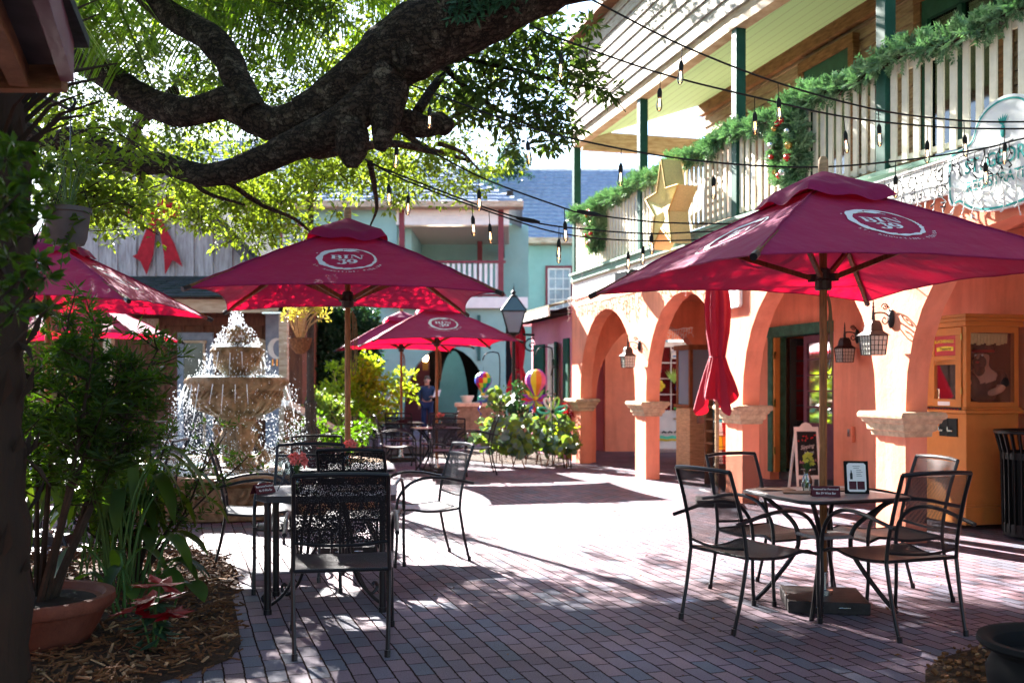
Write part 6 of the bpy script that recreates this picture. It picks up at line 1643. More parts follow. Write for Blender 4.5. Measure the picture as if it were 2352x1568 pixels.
b = MB(); bb(b,.052,bw-.052,bd-.02,bd-.005,1.192,1.979); bb(b,bw-.06,bw-.052,.052,bd-.021,1.24,1.92); b.build('backdrop', MT['dark_interior'], booth)
# coin door on the court side (face d=0)
dr = MB()
bb(dr,.06,bw-.06,-.012,.03,1.192,1.27); bb(dr,.06,bw-.06,-.012,.03,1.90,1.975); bb(dr,.06,.14,-.012,.03,1.271,1.899); bb(dr,bw-.14,bw-.06,-.012,.03,1.271,1.899); bb(dr,.141,bw-.141,-.012,.03,1.66,1.70)
do = dr.build('door', MT['booth_orange'], booth)
b = MB(); b.prism([(.141,1.61)]+[(.30+.16*math.cos(t), 1.61+.05*math.sin(t)) for t in [PI-PI*i/8 for i in range(9)]]+[(bw-.141,1.61),(bw-.141,1.659),(.141,1.659)], lambda s, z: BB(s,-.008,z), tuple(un*.03)); b.build('arch_trim', MT['booth_orange'], do, root=booth)
b = MB(); bb(b,.141,bw-.141,.006,.010,1.271,1.655); b.build('pane', MT['booth_pane'], do, root=booth)
simple('sign_red', (.45,.02,.02), .4); simple('sign_yellow', (.75,.60,.03), .4)
b = MB(); bb(b,.141,bw-.141,-.004,.012,1.701,1.899); so_ = b.build('sign_panel', MT['sign_red'], booth)
fB = lambda x, y: BB(.30-x, -.0065, 1.80+y)
b = MB(); add_text(b, 'BLACKBEARDS', lambda x, y: fB(x-.02, y+.045+.25*x*x*-1), .044, bold=.02); b.build('lettering', MT['sign_yellow'], so_, root=booth)
b = MB(); b.strip([(-.13,-.035),(-.06,-.028),(0,-.026),(.06,-.028),(.12,-.035)], .042, lambda x, y: BB(.30-x, -.0055, 1.80+y)); b.build('banner', MT['sign_yellow'], so_, root=booth)
b = MB(); add_text(b, 'Treasures', lambda x, y: BB(.30-x, -.0075, 1.77+y), .044, bold=.01, shear=.2); b.build('script', MT['ink'], so_, root=booth)
b = MB(); bb(b,.16,.42,.10,.106,1.42,1.58); pl = b.build('penny_panel', MT['tent_maroon'], booth)
b = MB(); add_text(b, 'PENNY PRESS', lambda x, y: BB(.29-x, .094, 1.535+y), .042, bold=.01); add_text(b, '$1.00', lambda x, y: BB(.29-x, .094, 1.46+y), .05, bold=.01); b.build('lettering', MT['brass'], pl, root=booth)
b = MB(); b.tube([BB(.45,.12,1.30), BB(.36,.12,1.36), BB(.26,.12,1.33), BB(.20,.10,1.29)], [.035,.03,.022,.01], 8)
for k in range(4): b.tube([BB(.24,.11,1.335), BB(.19-.008*k,.10,1.325-.012*k), BB(.165-.004*k,.095,1.30-.012*k)], .007, 5)
b.build('wooden_hand', MT['ink'], booth)
b = MB(); bb(b,.22,.40,-.016,-.0125,1.205,1.245); b.build('instruction_plate', MT['paper'], booth)
b = MB(); bb(b,.04,bw-.04,-.03,-.021,1.140,1.188); b.build('selector_bar', MT['metal_black'], booth)
b = MB()
for k in range(11): b.ball(tuple(BB(.08+.044*k, -.034, 1.172)), .008, 6, 4)
b.build('buttons', MT['ornament_red'], booth)
for s0 in (.12,.255):
    b = MB(); bb(b,s0,s0+.125,-.014,-.001,.90,1.08); o = b.build('coin_slot', MT['metal_black'], booth)
    b = MB(); bb(b,s0+.03,s0+.10,-.05,-.0145,.95,.965); bb(b,s0+.085,s0+.10,-.05,-.0145,.9655,1.0); b.build('lever', MT['metal_bright'], o, root=booth)
b = MB(); b.tube([BB(.60,-.05,1.18),BB(.60,-.12,1.20),BB(.60,-.13,1.36),BB(.60,-.05,1.38)], .014, 8); b.build('press_handle', MT['metal_bright'], booth, smooth=True)
for z in (1.32, 1.85): b = MB(); bb(b,.045,.06,-.018,-.0125,z,z+.06); b.build('hinge', MT['brass'], booth)
b = MB()
for k in range(12): b.tube([BB(.06, .08+.038*k, 1.915), BB(.07, .08+.038*k, 1.80+.01*(k%3))], .02, 6)
b.build('curtain', MT['burlap'], booth, smooth=True)
b = MB(); bb(b,.004,.008,.052,bd-.052,1.241,1.919); b.build('pane', MT['booth_pane'], booth)
# the seated mannequin
pc = BB(.22,.37,1.20); fdir = (-ua*.50-un*.86).normalized(); sdir = V((-fdir.y, fdir.x, 0))
pir = thing('pirate_figure', 'bearded pirate mannequin with bandana and gold earring inside the booth', 'figure', tuple(pc))
def PP(f, s, z): return pc+fdir*f+sdir*s+V((0,0,z))
sk = [PP(0,0,.05), PP(0,0,.20), PP(.01,0,.34), PP(.02,0,.40), PP(.035,0,.46), PP(.03,0,.54), PP(-.01,.15,.32), PP(.05,.20,.17), PP(.15,.10,.12), PP(-.01,-.15,.32), PP(.05,-.20,.17), PP(.15,-.08,.12)]
skin('body', sk, [(0,1),(1,2),(2,3),(3,4),(4,5),(2,6),(6,7),(7,8),(2,9),(9,10),(10,11)], [.13,.13,.11,.05,.078,.075,.055,.045,.032,.055,.045,.032], MT['skin'], pir)
skin('coat', [PP(-.005,0,.02), PP(-.005,0,.20), PP(0,0,.33), PP(-.02,.16,.32), PP(.045,.215,.18), PP(-.02,-.16,.32), PP(.045,-.215,.18)], [(0,1),(1,2),(2,3),(3,4),(2,5),(5,6)], [.155,.15,.125,.075,.06,.075,.06], MT['ink'], pir)
skin('sleeve', [PP(.03,-.21,.22), PP(.06,-.225,.13), PP(.14,-.12,.10)], [(0,1),(1,2)], [.07,.085,.06], MT['white_paint'], pir)
b = MB(); b.ball(tuple(PP(.085,0,.435)), .062, 12, 9, (1,1,1.25)); b.ball(tuple(PP(.09,0,.36)), .05, 10, 8, (1,1,1.3)); b.build('beard', MT['ink'], pir, smooth=True)
b = MB(); b.ball(tuple(PP(.0,0,.565)), .098, 14, 9, (1,1,.72)); b.build('hair', MT['ink'], pir, smooth=True)
b = MB(); b.tube([PP(.0+.098*math.cos(a), .092*math.sin(a), .545) for a in [2*PI*i/20 for i in range(20)]], .016, 6, closed=True); b.build('bandana', MT['bow_red'], pir, smooth=True)
b = MB(); [b.ball(tuple(PP(.105, s_, .505)), .011, 8, 6) for s_ in (-.032,.032)]; b.build('eye', MT['paper'], pir, smooth=True)
b = MB(); b.tube([PP(.105,0,.51), PP(.135,0,.475), PP(.11,0,.465)], [.012,.018,.012], 6); b.build('nose', MT['skin'], pir, smooth=True)
b = MB(); b.ball(tuple(PP(.142,0,.435)), .02, 8, 6, (1,1,.6)); b.build('mouth', MT['sign_red'], pir, smooth=True)
b = MB(); b.tube([PP(.01+.025*math.cos(a), -.088, .44+.025*math.sin(a)) for a in [2*PI*i/14 for i in range(14)]], .004, 5, closed=True); b.build('earring', MT['brass'], pir)

# ---------------------------------------------------------------- trash can
tc_ = thing('trash_can', 'black slatted metal trash can at the right edge beside the booth', 'trash can', (4.82, 9.15, 0)); x, y = 4.82, 9.15
b = MB()
for k in range(28):
    a = 2*PI*k/28; b.bar((x+.27*math.cos(a), y+.27*math.sin(a), .06), (x+.285*math.cos(a), y+.285*math.sin(a), .78), .035, .008, up=(-math.sin(a), math.cos(a), 0)); b.bar((x+.285*math.cos(a), y+.285*math.sin(a), .78), (x+.335*math.cos(a), y+.335*math.sin(a), .97), .035, .008, up=(-math.sin(a), math.cos(a), 0))
b.build('slats', MT['metal_black'], tc_)
b = MB()
for r, z in ((.275,.06),(.275,.11),(.29,.76)): b.lathe([(r-.006,z-.03),(r+.006,z-.03),(r+.006,z+.03),(r-.006,z+.03),(r-.006,z-.03)], (x,y,0), 36)
b.build('band', MT['metal_black'], tc_, smooth=True)
b = MB(); b.tube([(x+.345*math.cos(a), y+.345*math.sin(a), .98) for a in [2*PI*i/36 for i in range(36)]], .018, 8, closed=True); b.build('rim', MT['metal_black'], tc_, smooth=True)
b = MB(); b.lathe([(.25,.07),(.26,.80),(.25,.80),(.24,.08),(.0,.08)], (x,y,0), 28); b.build('liner', MT['rubber'], tc_, smooth=True)

# ---------------------------------------------------------------- chalkboard, wooden cabinet, brochure rack
cbp = W(3.95, 1.38); cb = thing('chalkboard_sign', 'white framed chalkboard easel with coloured chalk writing by the bar door', 'chalkboard', tuple(cbp))
ux = (-WA*.25+WN*.97).normalized(); uy = V((-ux.y, ux.x, 0)); uy = uy if uy.y > 0 else -uy   # leans away
def CB(x_, z_, d=0): return cbp+ux*x_*.84+uy*(z_*.18+d)+V((0,0,z_))
b = MB(); 
for x0, x1, z0, z1 in ((-.19,-.155,0,.86),(.155,.19,0,.86),(-.154,.154,.80,.86),(-.154,.154,.18,.23)): b.prism([(x0,z0),(x1,z0),(x1,z1),(x0,z1)], lambda a, c: CB(a, c), tuple(uy*.02))
b.prism([(-.10,.861),(.10,.861),(.06,.90),(0,.92),(-.06,.90)], lambda a, c: CB(a, c), tuple(uy*.02)); b.build('frame', MT['white_paint'], cb)
b = MB(); b.prism([(-.154,.231),(.154,.231),(.154,.799),(-.154,.799)], lambda a, c: CB(a, c, .006), tuple(uy*.01)); b.build('board', MT['chalk_black'], cb)
b = MB(); [b.bar(CB(s_*.16,.8,.03), cbp+ux*s_*.16+uy*.42, .03, .02) for s_ in (-1,1)]; b.build('back_leg', MT['white_paint'], cb)
b = MB(); add_text(b, 'Sipping', lambda x_, y_: CB(x_, .60+y_+x_*.15, .004), .075, shear=.3); add_text(b, 'Here', lambda x_, y_: CB(x_+.02, .52+y_+x_*.15, .004), .075, shear=.3); add_text(b, 'wines by the glass', lambda x_, y_: CB(x_, .31+y_, .004), .032); b.build('chalk_lettering', MT['chalk_white'], cb)
b = MB(); add_text(b, 'Buy 3 for $15', lambda x_, y_: CB(x_, .41+y_+x_*.1, .004), .048, shear=.2, bold=.01); b.build('pink_lettering', MT['chalk_pink'], cb)
b = MB(); rr_ = random.Random(2)
for i in range(9): a = rr_.uniform(-.12,.12); b.leaf(CB(a, .70+rr_.uniform(-.03,.05), .003), (rr_.gauss(0,1),-.2,rr_.gauss(0,1)), (0,-1,0), .04, .02)
b.build('chalk_flowers', MT['spin_red'], cb)
cab = thing('wooden_cabinet', 'brown wooden glass fronted vending cabinet inside the second arch', 'cabinet', tuple(W(7.2,1.1))); cp = W(7.0, 1.05)
def KB(mb, s0, s1, d0, d1, z0, z1): q = lambda s, d, z: cp+WA*s+WN*d+V((0,0,z)); mb.hexa([q(s0,d0,z0),q(s1,d0,z0),q(s1,d1,z0),q(s0,d1,z0)],[q(s0,d0,z1),q(s1,d0,z1),q(s1,d1,z1),q(s0,d1,z1)])
b = MB(); KB(b,0,.55,0,.5,.04,1.05); b.build('base', MT['wood_pale'], cab, bevel=.01)
b = MB(); KB(b,-.03,.58,-.03,.53,1.051,1.10); KB(b,-.03,.58,-.03,.53,1.98,2.06); [KB(b,s0,s0+.06,d0,d0+.06,1.101,1.979) for s0 in (0,.49) for d0 in (0,.44)]; b.build('case', MT['wood_brown'], cab, bevel=.006)
b = MB(); KB(b,.02,.53,.02,.03,1.10,1.979); KB(b,.02,.03,.031,.47,1.10,1.979); b.build('pane', MT['pane_pale'], cab)
b = MB(); KB(b,-.012,.0,.12,.26,.80,.98); KB(b,-.012,.0,.30,.42,.82,.95); b.build('coin_plate', MT['metal_bright'], cab)
rk = thing('brochure_rack', 'black wire rack of colourful brochures beside the closed umbrella', 'rack', tuple(W(4.4,.35))); rp_ = W(4.55, .30)
b = MB(); q = lambda s, d, z: rp_+WN*s-WA*d+V((0,0,z))
for s_ in (0,.42): b.tube([q(s_,0,0), q(s_,0,1.25)], .008, 5)
for k in range(5):
    z = .35+.19*k; b.tube([q(0,0,z), q(0,.09,z), q(.42,.09,z), q(.42,0,z)], .005, 5); b.tube([q(0,.09,z+.05), q(.42,.09,z+.05)], .004, 5)
b.tube([q(-.12,-.15,.0), q(-.12,.2,.0), q(.5,.2,.0), q(.5,-.15,.0)], .01, 6)
b.build('wires', MT['metal_black'], rk)
rr_ = random.Random(12); cc = ['spin_cyan','paper_blue','spin_yellow','spin_green','sign_red','paper','spin_orange','paper','spin_cyan']
for k in range(5):
    for j in range(4):
        b = MB(); z = .36+.19*k; s0 = .015+.10*j; b.hexa([q(s0,.06,z),q(s0+.09,.06,z),q(s0+.09,.075,z),q(s0,.075,z)],[q(s0,.02,z+.20),q(s0+.09,.02,z+.20),q(s0+.09,.03,z+.20),q(s0,.03,z+.20)])
        b.build('brochure', MT[rr_.choice(cc)], rk)
st_ = thing('wooden_stand', 'red brown slatted stand behind the brochure rack', 'stand', tuple(W(4.9,.9))); b = MB(); sp_ = W(5.2,.75)
for k in range(6): b.box(tuple(sp_+V((0,0,.25+.17*k))), (.45,.35,.03), rz=RZW)
for s0 in (-.2,.2): b.box(tuple(sp_+WA*s0+V((0,0,.6))), (.035,.36,1.2), rz=RZW)
b.build('shelves', MT['wood_brown'], st_)

# ---------------------------------------------------------------- garden spinners, hooks, chimes
def hook(x, y, h, reach, label):
    b = MB(); b.tube(smoothpath([(x,y,0),(x,y,h*.6),(x,y,h-.12),(x+reach*.25,y,h),(x+reach*.8,y,h-.02),(x+reach,y,h-.12),(x+reach*1.02,y,h-.16)], 6), .012, 6); o = b.build('garden_hook', MT['metal_black'], smooth=True); tag(o, label, 'garden hook', 'shepherd hooks in the shrubs')
def balloon(c, r, cols, label, stripes=12, checker=False):
    t = thing('balloon_spinner', label, 'spinner', tuple(c), 0, 'balloon spinners')
    nb = len(cols)
    for ci, cn in enumerate(cols):
        b = MB()
        for k in range(stripes):
            for j in range(10):
                if ((k+(j//2 if checker else 0)) % nb) != ci: continue
                f = lambda a, q: V((c.x+rad(q)*math.cos(a), c.y+rad(q)*math.sin(a), c.z+hh(q)))
                rad = lambda q: r*(math.sin(q/.6*1.9) if q < .6 else lerp(math.sin(1.9), .22, (q-.6)/.4)); hh = lambda q: r*(math.cos(q/.6*1.9) if q < .6 else lerp(math.cos(1.9), -1.4, (q-.6)/.4))
                a0, a1 = 2*PI*k/stripes, 2*PI*(k+1)/stripes; q0, q1 = j/10, (j+1)/10
                b.add([f(a0,q0),f(a1,q0),f(a1,q1),f(a0,q1)], [(0,1,2,3)])
        b.build('gore', MT[cn], t, smooth=True)
    b = MB(); b.lathe([(r*.22,c.z-r*1.75),(r*.26,c.z-r*1.45)], (c.x,c.y,0), 10); b.build('basket', MT['spin_yellow'], t)
    b = MB(); b.tube([(c.x,c.y,c.z+r*.98),(c.x,c.y,c.z+r*1.5)], .004, 4); b.build('cord', MT['metal_black'], t)
    return t
c1 = at(1231, 873, 18.0); hook(c1.x+.30, c1.y, c1.z+.60, -.30, 'black garden hook that carries the pink and yellow balloon spinner')
balloon(c1, .20, ['spin_yellow','spin_orange','spin_pink','spin_purple'], 'pink and yellow hot air balloon spinner hanging over the shrubs')
pw = at(1228, 917, 18.0); t = thing('pinwheel', 'rainbow pinwheel spinner just below the balloon spinner', 'spinner', tuple(pw))
for ci, cn in enumerate(['spin_red','spin_purple','spin_lime','spin_blue','spin_red','spin_green','spin_yellow','spin_purple']):
    b = MB()
    for k in (ci, ci+8):
        a = 2*PI*k/16; b.leaf(tuple(pw), (math.cos(a), -.12, math.sin(a)), (0,-1,.2), .26, .085, .2)
    b.build('blade', MT[cn], t)
b = MB(); b.ball(tuple(pw+V((0,-.02,0))), .03, 8, 6); b.build('hub', MT['spin_orange'], t)
def tail(p, L, cols, label):
    t = thing('spiral_tail', label, 'spinner', tuple(p), 0, 'spiral tails')
    n = 60
    for ci, cn in enumerate(cols):
        b = MB(); k0, k1 = int(n*ci/len(cols)), int(n*(ci+1)/len(cols))
        vs = []; fs = []
        for k in range(k0, k1+1):
            a = k*.42; z = p.z-L*k/n; r = .05*(1-.4*k/n); vs += [V((p.x+r*math.cos(a), p.y+r*math.sin(a), z)), V((p.x+r*.3*math.cos(a), p.y+r*.3*math.sin(a), z-.02))]
        b.add(vs, [(2*i, 2*i+1, 2*i+3, 2*i+2) for i in range(k1-k0)]); b.build('ribbon', MT[cn], t)
tail(at(1230, 930, 18.0), .80, ['spin_purple','spin_cyan','spin_lime','spin_yellow','spin_orange','spin_red'], 'rainbow spiral tail below the pinwheel')
fl_ = at(1269, 945, 17.6); t = thing('flower_spinner', 'green and white looped flower spinner on a stake', 'spinner', tuple(fl_))
for k in range(7):
    a = 2*PI*k/7+.3; cx_, cz_ = fl_.x+.16*math.cos(a), fl_.z+.16*math.sin(a); b = MB()
    lp_ = [(cx_+.105*math.cos(q)*math.cos(a)-.048*math.sin(q)*math.sin(a), fl_.y-.05*math.sin(q), cz_+.105*math.cos(q)*math.sin(a)+.048*math.sin(q)*math.cos(a)) for q in [2*PI*i/16 for i in range(16)]]
    b.tube(lp_, .020, 6, closed=True); b.build('petal', MT[['spin_mint','spin_lime','white_paint','spin_mint','spin_lime','white_paint','spin_green'][k]], t, smooth=True)
b = MB(); b.tube([(fl_.x,fl_.y,0),(fl_.x,fl_.y,fl_.z)], .008, 5); b.ball(tuple(fl_+V((0,-.02,0))), .03, 8, 6); b.build('stake', MT['metal_black'], t)
c2 = at(1110, 873, 19.6); hook(c2.x+.32, c2.y, c2.z+.55, -.32, 'black garden hook that carries the checkered rainbow balloon')
balloon(c2, .17, ['spin_red','spin_yellow','spin_green','spin_blue','spin_purple'], 'checkered rainbow hot air balloon spinner before the green arch', 12, True)
tail(at(1102, 902, 19.6), .85, ['spin_mint','spin_purple','spin_blue','spin_green','spin_orange','spin_red'], 'rainbow spiral tail below the checkered balloon')
for (u, v, Y, lab) in ((1268, 905, 18.3, 'silver wind chime tubes in front of the green shutter'), (1187, 850, 20.0, 'dark wind chime tubes in front of the far folded umbrella')):
    p = at(u, v, Y); t = thing('wind_chime', lab, 'wind chime', tuple(p), 0, 'wind chimes'); b = MB(); b.lathe([(.07,0),(.07,.015)], tuple(p), 12); b.build('plate', MT['wood_brown'], t)
    for k in range(5): a = 2*PI*k/5; b = MB(); b.tube([(p.x+.055*math.cos(a),p.y+.055*math.sin(a),p.z-.06),(p.x+.055*math.cos(a),p.y+.055*math.sin(a),p.z-.45-.04*k)], .010, 6); b.build('tube', MT['metal_bright' if u > 1200 else 'iron_brown'], t)
    b = MB(); b.tube([(p.x,p.y,p.z+.015),(p.x,p.y,p.z+.5)], .003, 4); b.build('cord', MT['metal_black'], t)
hook(at(1283,886,18.3).x, 18.3, at(1268,905,18.3).z+.5, -.13, 'thin black hook that carries the silver wind chime')

# lit lamp inside the arch
t = thing('entry_lamp', 'small glowing wall lamp inside the dark green arch', 'lamp', tuple(at(977, 822, 37.0))); p = at(977, 822, 37.0)
b = MB(); b.box((p.x,p.y+.05,p.z-.1), (.2,.05,.7)); b.build('plate', MT['brass'], t); b = MB(); b.ball(tuple(p), .11, 10, 8, (1,.8,1.2)); b.build('shade', MT['lamp_glow'], t, smooth=True)

# ---------------------------------------------------------------- the man in the arch
px, py = (981-CX)/F_*30.5, 30.5
man = thing('person', 'man in a quilted navy jacket and jeans looking down in the dark arch', 'person', (px, py, 0))
def H(x_, y_, z_): return V((px+x_, py-y_, z_*.97))
J = [H(0,0,.95), H(0,.0,1.15), H(0,.01,1.35), H(0,.02,1.46), H(0,.05,1.55), H(.0,.075,1.68), H(-.17,0,1.40), H(-.235,.0,1.15), H(-.25,.05,.90), H(-.25,.06,.80),
     H(.17,0,1.40), H(.235,.02,1.15), H(.20,.24,1.10), H(.16,.32,1.12), H(-.09,0,.90), H(-.10,.03,.50), H(-.10,0,.08), H(-.10,.14,.04), H(.09,0,.90), H(.11,.03,.50), H(.11,0,.08), H(.12,.14,.04)]
E = [(0,1),(1,2),(2,3),(3,4),(4,5),(2,6),(6,7),(7,8),(8,9),(2,10),(10,11),(11,12),(12,13),(0,14),(14,15),(15,16),(16,17),(0,18),(18,19),(19,20),(20,21)]
rad = [.14,.15,.16,.055,.075,.085,.065,.048,.035,.03,.065,.048,.035,.03,.09,.06,.045,.035,.09,.06,.045,.035]
skin('body', J, E, rad, MT['skin'], man)
skin('jacket', [J[0]+V((0,0,-.03)), J[1], J[2], H(0,.01,1.43), J[6], J[7], J[8], J[10], J[11], J[12]], [(0,1),(1,2),(2,3),(2,4),(4,5),(5,6),(2,7),(7,8),(8,9)], [.19,.19,.185,.09,.095,.075,.055,.095,.075,.055], MT['jacket_blue'], man)
skin('jeans', [H(0,0,.92), H(-.09,0,.86), H(-.10,.03,.50), H(-.10,0,.10), H(.09,0,.86), H(.11,.03,.50), H(.11,0,.10)], [(0,1),(1,2),(2,3),(0,4),(4,5),(5,6)], [.16,.115,.085,.07,.115,.085,.07], MT['jeans'], man)
b = MB(); b.ball(tuple(H(0,-.01,1.705)), .086, 12, 9, (.92,1.0,.80)); b.ball(tuple(H(0,-.035,1.66)), .09, 12, 9, (.98,.8,.95)); b.build('hair', MT['hair_grey'], man, smooth=True)
b = MB()
for s_ in (-1, 1): b.ball(tuple(H(s_*.092,.04,1.62)), .022, 6, 5, (.5,1,1.4))
b.tube([H(0,.15,1.645), H(0,.175,1.605), H(0,.155,1.595)], [.01,.016,.01], 6); b.build('ear_and_nose', MT['skin'], man, smooth=True)
b = MB(); [b.ball(tuple(H(s_*.033,.152,1.64)), .011, 6, 5) for s_ in (-1,1)]; b.box(tuple(H(0,.155,1.565)), (.05,.01,.01)); b.build('eye', MT['ink'], man)
for hx, hy, hz, sg in ((-.25,.06,.80,-1),(.16,.32,1.12,1)):
    for k in range(4):
        a = H(hx+(k-1.5)*.018*(1 if sg > 0 else .3), hy+(0 if sg > 0 else (k-1.5)*.016), hz)
        d = [V((0,0,-.035)),V((.006,.0,-.065)),V((.012,.0,-.085-.006*(k in (1,2)))) ] if sg < 0 else [V((-.0,-.035,.004)),V((-.02,-.06,-.004)),V((-.035,-.055,-.02))]
        b = MB(); b.tube([a]+[a+q for q in d], [.011,.010,.009,.007], 6); b.build('finger', MT['skin'], man, smooth=True)
    a = H(hx+.03*sg*-1, hy, hz); b = MB(); b.tube([a, a+V((-.03*sg,-.02,-.02)), a+V((-.035*sg,-.03,-.045))], [.012,.011,.008], 6); b.build('thumb', MT['skin'], man, smooth=True)
for s_ in (-1, 1): b = MB(); b.ball(tuple(H(s_*.11,.07,.05)), .07, 10, 7, (.75,2.0,.7)); b.build('shoe', MT['shoe'], man, smooth=True)
pp = thing('paper_sheet', 'white folded sheet held by the man in the arch', 'paper', tuple(H(.22,.36,1.12))); b = MB(); a = H(.20,.37,1.10)
b.add([a, a+V((.20,-.03,.02)), a+V((.26,.0,.22)), a+V((.07,.03,.20))], [(0,1,2,3)]); b.add([p+V((0,-.002,0)) for p in b.v[:4]], [(3,2,1,0)]); b.build('sheet', MT['paper'], pp)
# ---------------------------------------------------------------- big oak: limbs
simple('knot', (.16,.13,.11), .9, 0, col2=(.05,.04,.035), vscale=30, bump=1.0)
def bark_mat():
    m, nt, b = nodes('oak_bark'); L = nt.links
    tc = N(nt, 'ShaderNodeTexCoord')
    n1 = N(nt, 'ShaderNodeTexNoise', i_Scale=9.0, i_Detail=6.0, i_Roughness=.7); L.new(tc.outputs['Object'], n1.inputs['Vector'])
    vo = N(nt, 'ShaderNodeTexVoronoi', i_Scale=17.0); vo.feature = 'DISTANCE_TO_EDGE'
    mp = N(nt, 'ShaderNodeMapping'); mp.inputs['Scale'].default_value = (.45,1,1.5); mp.inputs['Rotation'].default_value = (0,.5,0); L.new(tc.outputs['Object'], mp.inputs[0])
    dm = N(nt, 'ShaderNodeMixRGB', blend_type='LINEAR_LIGHT'); dm.inputs[0].default_value = .12; L.new(mp.outputs[0], dm.inputs[1]); L.new(n1.outputs[1], dm.inputs[2]); L.new(dm.outputs[0], vo.inputs['Vector'])
    rp = N(nt, 'ShaderNodeValToRGB'); e = rp.color_ramp.elements; e[0].position = 0; e[0].color = (.007,.005,.004,1); e[1].position = .25; e[1].color = (.066,.046,.035,1); L.new(vo.outputs[0], rp.inputs[0])
    r2 = N(nt, 'ShaderNodeValToRGB'); e = r2.color_ramp.elements; e[0].position = .5; e[0].color = (.75,.7,.65,1); e[1].position = .70; e[1].color = (2.6,2.9,2.8,1); L.new(n1.outputs[0], r2.inputs[0])
    mx = N(nt, 'ShaderNodeMixRGB', blend_type='MULTIPLY'); mx.inputs[0].default_value = 1; L.new(rp.outputs[0], mx.inputs[1]); L.new(r2.outputs[0], mx.inputs[2]); L.new(mx.outputs[0], b.inputs['Base Color'])
    b.inputs['Roughness'].default_value = .95; b.inputs['Specular IOR Level'].default_value = .12
    bp = N(nt, 'ShaderNodeBump', i_Strength=1.0, i_Distance=.035); L.new(vo.outputs[0], bp.inputs['Height']); L.new(bp.outputs[0], b.inputs['Normal'])
    MT['oak_bark'] = m
bark_mat()
oak = thing('oak_tree', 'huge old live oak with thick dark limbs reaching over the court', 'tree', (4.6, 5.2, 0))
def limb(parent, pts, radii, name='limb', mat='oak_bark', seg=18, n=7, gn=.10, seed=0):
    """pts: (u, v, Y) read off the photograph, radii in its pixels at that distance"""
    P_ = [at(u, v, Y) for (u, v, Y) in pts]; rr = [r*Y/F_ for r, (u, v, Y) in zip(radii, pts)]
    path = smoothpath(P_, n); rs = lerplist(rr, len(path))
    b = MB(); b.tube(path, rs, seg)
    for i, p in enumerate(b.v):
        c = path[min(i//seg, len(path)-1)]; d = (p-c)
        k = 1+gn*2*noise.noise(V((p.x*3+seed, p.y*3, p.z*3)))+gn*noise.noise(V((p.x*9, p.y*9+seed, p.z*9)))
        b.v[i] = c+d*k
    return b.build(name, MT[mat], parent, smooth=True)
limb(oak, [(2700,-420,5.2),(2100,-420,5.9),(1560,-180,6.5),(1240,-62,6.8),(1130,12,6.8),(1020,58,6.8),(930,108,6.85),(860,165,6.9),(795,215,6.95),(730,255,7.0),(690,272,7.0)], [150,122,98,86,82,80,80,72,60,52,46], seed=1)
limb(oak, [(800,225,6.95),(710,268,7.0),(640,285,7.1),(585,268,7.15),(520,238,7.2),(455,252,7.3),(390,252,7.4),(300,212,7.5),(217,150,7.6),(160,100,7.7),(60,-60,7.8)], [55,46,42,42,38,34,33,34,32,31,34], seed=2)
limb(oak, [(585,262,7.1),(548,195,7.2),(520,130,7.3),(470,80,7.4),(410,45,7.5),(360,10,7.6),(300,-60,7.7)], [34,36,34,32,33,32,32], seed=3)
limb(oak, [(900,165,6.75),(850,232,6.75),(790,282,6.8),(730,312,6.83),(667,338,6.85),(617,362,6.9),(567,382,6.92),(515,396,6.95),(467,402,7.0),(425,392,7.05),(383,378,7.08),(300,372,7.2),(240,345,7.3),(170,315,7.4),(120,325,7.45),(60,300,7.5),(0,268,7.6),(-80,240,7.7)], [46,46,42,38,36,33,30,28,26,25,24,24,24,25,24,22,22,20], seed=4)
limb(oak, [(890,200,6.72),(885,260,6.7),(880,305,6.7),(874,345,6.7)], [50,42,30,14], seed=5)
limb(oak, [(800,270,6.75),(806,320,6.75),(808,355,6.75),(808,384,6.75)], [36,42,36,14], seed=6)
limb(oak, [(900,290,6.95),(930,275,6.95),(955,288,7.0),(985,292,7.0),(1005,282,7.05),(1022,290,7.05),(1036,280,7.1)], [22,26,30,24,22,22,9], seed=7)
limb(oak, [(960,255,7.1),(985,215,7.3),(1010,180,7.5),(1040,130,7.8)], [12,11,9,6], gn=.05, seed=8)
limb(oak, [(700,330,7.2),(730,352,7.6),(780,345,8.0),(900,330,9),(1000,350,9.5)], [22,14,12,9,6], gn=.08, seed=9)
limb(oak, [(900,205,6.8),(870,225,6.78)], [10,8]) if False else None
# grey knot scar
kc = at(914, 128, 6.8-.21); b = MB(); b.tube([kc+V((.032*math.cos(a)*.8-.02*math.sin(a), .03, .085*math.sin(a))) for a in [2*PI*i/16 for i in range(16)]], [.022+.007*math.sin(i*2.3) for i in range(16)], 8, closed=True); b.build('knot', MT['oak_bark'], oak, smooth=True)
# trunk outside the picture on the right so that the limb belongs to a tree
b = MB(); b.tube(smoothpath([(5.4,3.2,0),(5.3,3.3,1.2),(5.0,3.9,2.4),(4.4,4.9,3.9)], 5), [.55,.5,.48,.46,.46,.45,.45,.44,.44,.43,.43,.42,.42,.41,.41,.40], 18); b.build('trunk', MT['oak_bark'], oak, smooth=True)
